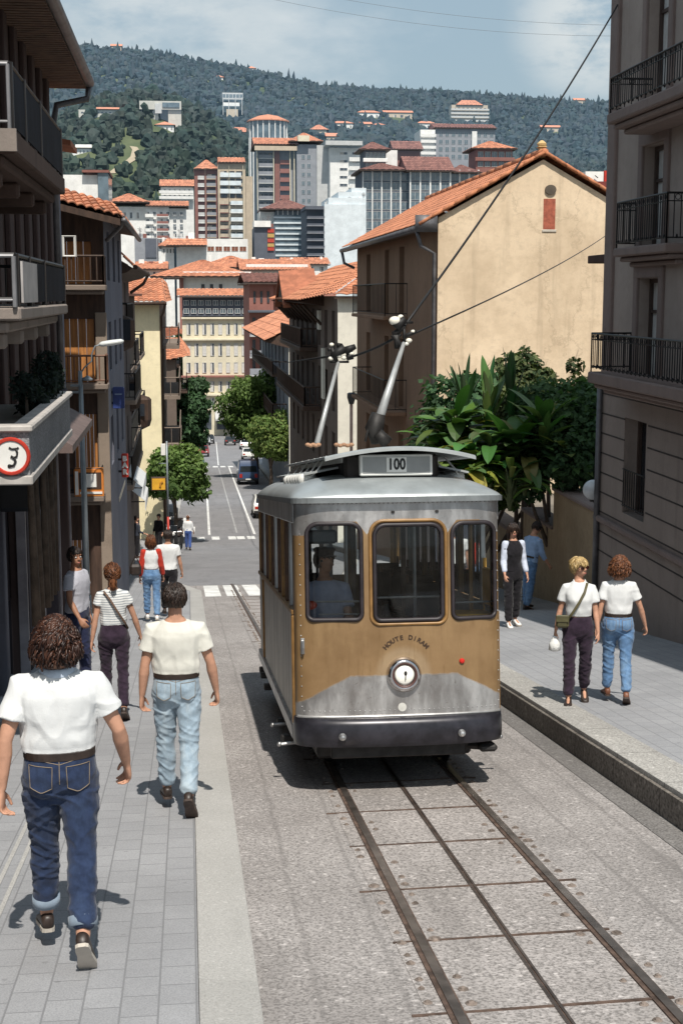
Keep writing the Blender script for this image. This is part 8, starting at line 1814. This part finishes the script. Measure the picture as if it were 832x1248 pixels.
def awning(label, x0, y0, x1, y1, Y, m, dpt=1.0):
    a, b = atY(x0, y0, Y), atY(x1, y1, Y); c = Vector((a.x, Y, a.z)); t = thing('awning', label, 'awning', c); w = b.x-a.x; h = a.z-b.z; mb = MB(); mb.rings([[(0, y, 0), (w, y, -h*.55), (w, y, -h), (w-.02, y, -h), (w-.02, y, -h*.57), (0, y, -.03)] for y in (0, 3.0)], True); mb.build('canvas', m, t); 
    for y in (.05, 2.95): mb = MB(); mb.tube([(0, y, -h*.6), (w-.03, y, -h*.6)], .02, 5); mb.build('support_arm', M_IRON, t)
    return t
awning('white canvas awning over a shop below the red sign', 156, 578, 175, 606, 38, C_WHITE); awning('second white awning with a deep valance further down the left shops', 160, 596, 178, 622, 44, C_WHITE)
awning('cream awning strip next to the orange sign', 128, 600, 146, 612, 30, mat('cream_canvas', (.55, .48, .38), .8))
# glowing white notice boards and dark hanging lanterns on the left row
for i, (x, y, Y, lab) in enumerate(((150, 404, 35, 'dark hanging bay box under the second tiled eave'), (158, 478, 45, 'dark hanging bay box beside the blue sign'), (171, 500, 58, 'dark bay box in front of the yellow wall'))):
    p = atY(x, y, Y); t = thing('bay_box', lab, 'bay window', p); mb = MB(); mb.lathe([(.05, -.62), (.30, -.5), (.36, -.3), (.36, .35), (.30, .42), (.05, .5)], 8, Matrix.Scale(Y/45, 4)); mb.build('body', M_WOODD, t); mb = MB(); mb.box(-.2, .2, -.42*Y/45, -.37*Y/45, -.2, .3); mb.build('pane', M_PANE, t)
# lamp box post by the white house, white frame by the beige house
p = Vector((7.0, 46, zg(46)+RP)); a = atX(428, 486, 7.0); p.y = a.y; p.z = zg(a.y)+RP; sp_ = thing('signal_post', 'thin pale post with a dark square lantern between the white house and the beige house', 'post', p); mb = MB(); mb.tube([(0, 0, 0), (0, 0, a.z-p.z)], .07, 8); mb.build('post', mat('pink_post', (.42, .30, .26), .7), sp_, True); s_ = a.y/1700*7; mb = MB(); mb.lathe([(s_*.55, -s_*.9), (s_*.95, s_*.2), (s_*.95, s_*.9), (s_*.5, s_*1.1)], 4, Matrix.Translation((0, 0, a.z-p.z)) @ Matrix.Rotation(R(45), 4, 'Z')); mb.build('lantern', mat('slate_lantern', (.05, .055, .065), .5), sp_)
a, b = atY(509, 524, 30), atY(521, 560, 30); fr_ = thing('white_gate_frame', 'small white wooden frame at the foot of the beige house', 'gate', ((a.x+b.x)/2, 30, b.z-1.5)); w_ = (b.x-a.x)/2; hh = a.z-b.z+1.5; mb = MB(); mb.box(-w_, -w_+.05, -.03, .03, 0, hh); mb.box(w_-.05, w_, -.03, .03, 0, hh); mb.box(-w_, w_, -.035, .035, hh-.05, hh+.003); mb.build('frame', M_FRW, fr_)
# ------------------------------------------------------------------ cars
M_TYRE = mat('tyre', (.012, .012, .013), .85); M_CARGL = mat('car_glass', (.02, .025, .03), .08, spec=.6); M_LENS = mat('lamp_glass', (.6, .6, .58), .2); M_TAIL = mat('tail_red', (.35, .02, .01), .3); M_PLATE = mat('number_plate', (.6, .6, .55), .5); M_TRIMK = mat('black_trim', (.015, .015, .016), .6)
def paint(name, c): return mat('car_'+name, c, .3, .0, var=.05, scale=2, spec=.6)
def car(label, X, Y, rotz, mp, kind='saloon', L=4.0, Wd=1.62, Hh=1.4, off=.006, group='cars parked along the lower street'):
    """nose towards local +y"""
    sl = math.atan((zg(Y+1.2)-zg(Y-1.2))/2.4)
    t = thing('parked_car' if kind != 'van' else 'parked_van', label, 'car' if kind != 'van' else 'van', (X, Y, zg(Y)+off), group); t.rotation_euler = (sl if abs(rotz) < 1 else -sl, 0, rotz)
    hl = L/2; w = Wd/2
    prof = {'saloon': [(-hl, .35), (-hl-.02, .62), (-hl+.05, .86), (-hl+.55, .92), (-hl+.98, 1.34), (-hl+1.25, Hh), (.25, Hh), (.55, 1.33), (1.02, .94), (hl-.25, .84), (hl, .66), (hl+.02, .36)], 'hatch': [(-hl, .35), (-hl-.03, .7), (-hl+.05, .95), (-hl+.42, 1.34), (-hl+.7, Hh), (.3, Hh), (.58, 1.33), (1.0, .95), (hl-.25, .82), (hl, .64), (hl+.02, .36)], 'van': [(-hl, .35), (-hl-.02, .7), (-hl+.03, 1.05), (-hl+.14, 1.62), (-hl+.3, Hh), (.75, Hh), (.98, Hh-.08), (1.42, 1.02), (hl-.15, .88), (hl, .68), (hl+.02, .36)]}[kind]
    belt = .93 if kind != 'van' else 1.02; n = len(prof); mb = MB(); rs = []
    for s_ in (-1, -.93, .93, 1):
        rs.append([(s_*w*(1-.16*max(0, (z-belt)/(Hh-belt)))*(1 if abs(s_) < 1 else 1), y*(1 if abs(s_) < 1 else .985), z if abs(s_) < 1 else (z-.035 if z > .5 else z+.04)) for y, z in prof])
    mb.rings(rs, True); autosmooth(mb.build('body', mp, t), 30)
    wt = lambda z: w*(1-.16*max(0, (z-belt)/(Hh-belt)))
    gl = MB()
    def face(i, a0, a1, m_in=.86, o=.006):
        (y0, z0), (y1, z1) = prof[i], prof[i+1]; ya, za = y0+(y1-y0)*a0, z0+(z1-z0)*a0; yb, zb_ = y0+(y1-y0)*a1, z0+(z1-z0)*a1; nx, nz = (z1-z0), -(y1-y0); l = math.hypot(nx, nz); dy, dz = nx/l*o, nz/l*o
        if dz < 0 and z0 > .9: dy, dz = -dy, -dz
        return [(-wt(za)*m_in, ya+dy, za+dz), (wt(za)*m_in, ya+dy, za+dz), (wt(zb_)*m_in, yb+dy, zb_+dz), (-wt(zb_)*m_in, yb+dy, zb_+dz)]
    ri = {'saloon': 3, 'hatch': 2, 'van': 2}[kind]; fi = {'saloon': 7, 'hatch': 6, 'van': 6}[kind]
    for nm, i in (('rear_window', ri), ('windscreen', fi)):
        q = face(i, .10, .96); off2 = -.012 if nm == 'rear_window' else .012
        m2 = MB(); m2.add([(x, y+off2, z+.008) for x, y, z in q], [(0, 1, 2, 3)]); m2.build(nm, M_CARGL, t)
    zt = Hh-.10; yr, yf_ = prof[ri][0]+(prof[ri+1][0]-prof[ri][0])*.8+.08, prof[fi+1][0]-(prof[fi+1][0]-prof[fi][0])*.75-.05
    for s_ in (-1, 1):
        for a, b in ((yr-.1, (yr+yf_)/2-.05), ((yr+yf_)/2+.03, yf_+.12)):
            m2 = MB(); m2.add([(s_*(wt(belt+.04)+.004), a, belt+.04), (s_*(wt(belt+.04)+.004), b+(.12 if b > .3 else 0), belt+.04), (s_*(wt(zt)+.004), b-.12*(b > .3), zt), (s_*(wt(zt)+.004), a+.2*(a < 0), zt)], [(0, 1, 2, 3)]); m2.build('side_window', M_CARGL, t)
        m2 = MB(); m2.box(s_*w*.58-.13, s_*w*.58+.13, hl-.03, hl+.03, .58, .70, .01); m2.build('headlight', M_LENS, t); m2 = MB(); m2.box(s_*w*.76-.12, s_*w*.76+.12, -hl-.05, -hl+.02, .62, .78 if kind != 'van' else .95, .01); m2.build('tail_light', M_TAIL, t)
        for y in (-L*.31, L*.32):
            M = Matrix.Translation((s_*(w-.08), y, .29)) @ Matrix.Rotation(R(90)*s_, 4, 'Y'); m2 = MB(); m2.lathe([(.0, -.09), (.27, -.09), (.29, -.05), (.29, .06), (.26, .09), (.19, .085), (.17, .07)], 18, M); wh_ = autosmooth(m2.build('wheel', M_TYRE, t), 40); m2 = MB(); m2.lathe([(.18, .07), (.16, .09), (.05, .075), (0, .08)], 16, M); m2.build('rim', M_STEEL, wh_)
    m2 = MB(); m2.box(-w*.98, w*.98, hl-.05, hl+.08, .36, .50, .03); m2.build('bumper', M_TRIMK, t); m2 = MB(); m2.box(-w*.98, w*.98, -hl-.08, -hl+.05, .36, .52, .03); m2.build('bumper', M_TRIMK, t)
    m2 = MB(); m2.box(-.25, .25, -hl-.095, -hl-.085, .44, .55); m2.build('number_plate', M_PLATE, t); return t
C_BL, C_WH, C_RD, C_DK, C_SV, C_GN = paint('blue', (.03, .06, .13)), paint('white', (.72, .71, .66)), paint('red', (.22, .03, .03)), paint('dark', (.025, .028, .034)), paint('silver', (.42, .44, .45)), paint('green', (.05, .09, .06))
def carpx(label, x, yb, mp, kind, rot=0, **k):
    p = ground(x, yb); return car(label, p.x, p.y+(k.get('L', 4)/2), rot, mp, kind, **k)
p = ground(303, 591); car('dark blue parked van beside the road', p.x, p.y+2, 0, C_BL, 'van', 4.3, 1.72, 2.05)
carpx('white saloon parked behind the blue van under the round tree', 304, 561, C_WH, 'saloon'); carpx('white hatchback further down behind the white saloon', 300, 548, C_WH, 'hatch'); carpx('pale car parked on the right under the trees, farthest down', 290, 540, C_SV, 'hatch'); carpx('dark car at the far right kerb near the cream building', 281, 543, C_DK, 'saloon')
p = ground(313, 632); car('white parked car half hidden behind the tram', p.x+.6, p.y+1.5, 0, C_WH, 'hatch', 3.7)
carpx('white saloon parked on the left below the low spreading tree', 231, 606, C_WH, 'saloon', math.pi); carpx('dark red car on the left behind the tall dark tree', 247, 557, C_RD, 'saloon', math.pi); carpx('silver car coming up the far street', 250, 543, C_SV, 'hatch', math.pi); carpx('dark hatchback beside the silver car on the far street', 255, 541, C_DK, 'hatch', math.pi); carpx('dark green car parked under the left tree', 240, 572, C_GN, 'saloon', math.pi); carpx('white car parked at the far left kerb', 243, 548, C_WH, 'hatch', math.pi)
carpx('white car by the arcade of the cream building', 271, 529, C_WH, 'saloon', R(80))
p = ground(318, 652); 
# mopeds
def moped(label, px, py, mb_col, rz):
    p = ground(px, py, LP); t = thing('moped', label, 'moped', p, 'mopeds parked at the left kerb'); t.rotation_euler = (0, 0, rz)
    for y in (-.58, .58):
        M = Matrix.Translation((0, y, .26)) @ Matrix.Rotation(R(90), 4, 'Y'); mb = MB(); mb.lathe([(.18, -.05), (.25, -.04), (.265, 0), (.25, .04), (.18, .05), (.17, 0)], 18, M, False); w_ = mb.build('wheel', M_TYRE, t, True); mb = MB(); mb.lathe([(0, -.02), (.18, -.015), (.18, .015), (0, .02)], 14, M); mb.build('rim', M_STEEL, w_)
    mb = MB(); mb.rings([[(x*wd, y, z) for x, z in ((-1, z0), (1, z0), (1, z1), (-1, z1))] for y, z0, z1, wd in ((-.75, .45, .62, .10), (-.4, .35, .72, .16), (-.05, .26, .68, .13), (.2, .22, .34, .16), (.38, .22, .40, .15), (.48, .35, .9, .17), (.56, .6, .98, .12))], True); autosmooth(mb.build('body', mb_col, t), 50)
    mb = MB(); mb.box(-.13, .13, -.68, .0, .70, .80, .04); mb.build('seat', M_LEATHER, t); mb = MB(); mb.tube([(-.32, .40, 1.02), (0, .52, 1.0), (.32, .40, 1.02)], .018, 6); mb.tube([(0, .50, 1.0), (0, .58, .3)], .03, 6); mb.build('handlebar', M_STEEL, t); mb = MB(); mb.ell((0, .60, .92), (.09, .06, .08)); mb.build('headlight', M_LENS, t, True); mb = MB(); mb.box(-.16, .16, .48, .50, 1.0, 1.28, .02); mb.build('windshield', M_CARGL, t); return t
moped('dark moped with white windshield parked at the left kerb, nearest the trees', 214, 650, M_TRIMK, R(150)); moped('red moped parked at the left kerb in the middle of the row', 213, 662, paint('red', (.22, .03, .03)), R(160)); moped('black and yellow moped parked nearest the camera at the left kerb', 216, 673, M_TRIMK, R(165))
# bollards, bins and small things on the left
p = ground(196, 634, LP); bn = thing('newspaper_stand', 'red newspaper stand on the left pavement behind the post', 'stand', p); mb = MB(); mb.box(-.3, .3, -.2, .2, .1, 2.0, .04); mb.build('cabinet', M_RDS, bn); mb = MB(); mb.box(-.25, .25, -.215, -.203, .5, 1.8); mb.build('shelf_front', M_WHITE, bn)
p = ground(150, 655, LP); 
for i, (x, Y) in enumerate(((-1.96, 19.2), (-1.93, 19.6))):
    t = thing('bollard', 'pale ribbed metal stanchion by the dark shop entrance'+(', nearer of the pair' if i == 0 else ', farther of the pair'), 'bollard', (x, Y, zg(Y)+LP), 'stanchions by the shop entrance'); mb = MB(); mb.lathe([(.05, 0), (.05, .04), (.02, .05), (.02, .42), (.028, .44), (0, .47)], 10); mb.build('shaft', M_STEEL, t, True); mb = MB(); mb.lathe([(.03, .2), (.03, .24), (.021, .25)], 10); mb.lathe([(.03, .3), (.03, .34), (.021, .35)], 10); mb.build('collar', M_RAILW, t, True)
pm = atY(62, 316, 14.9); t = thing('parasol', 'folded dark parasol lying at the far end of the middle left balcony', 'parasol', (-1.35, 14.6, .22)); mb = MB(); mb.lathe([(.0, .07), (.06, .06), (.12, .01), (.13, -.01), (0, -.01)], 12); mb.build('canopy', M_BLACKR, t, True); mb = MB(); mb.tube([(0, 0, -.3), (0, 0, .06)], .01, 6); mb.build('pole', M_STEEL, t)
# pale notice on a wall and red alarm box on the left row
for lab, x, y, Y, w_, h_, m in (('small orange notice on the dark shop wall', 95, 650, 27, .16, .22, mat('orange_notice', (.45, .2, .12), .7)), ('red alarm box on the wall beside the lamp post', 92, 514, 26.2, .10, .16, M_RDS)):
    p = atY(x, y, Y); t = thing('notice' if 'notice' in lab else 'alarm_box', lab, 'notice' if 'notice' in lab else 'alarm box', p); mb = MB(); mb.box(-w_*.5, w_*.5, 0, .05, -h_*.5, h_*.5, .01); mb.build('plate', m, t)
forest()
# power lines high over the town
M_WIRE = mat('pale_cable', (.16, .18, .2), .6)
wire('power_line', [atY(390, -6, 300), atY(832, 30, 300)], .035, 'upper of two thin power lines in the sky', 2); wire('power_line', [atY(300, -8, 302), atY(832, 42, 302)], .035, 'lower of two thin power lines in the sky', 3)
# ------------------------------------------------------------------ everything stands with the street at the lens foot = 0
for o in list(scn.objects):
    if o.parent is None: o.location.z += CAMZ
for o in scn.objects:
    if '_w' in o: del o['_w']
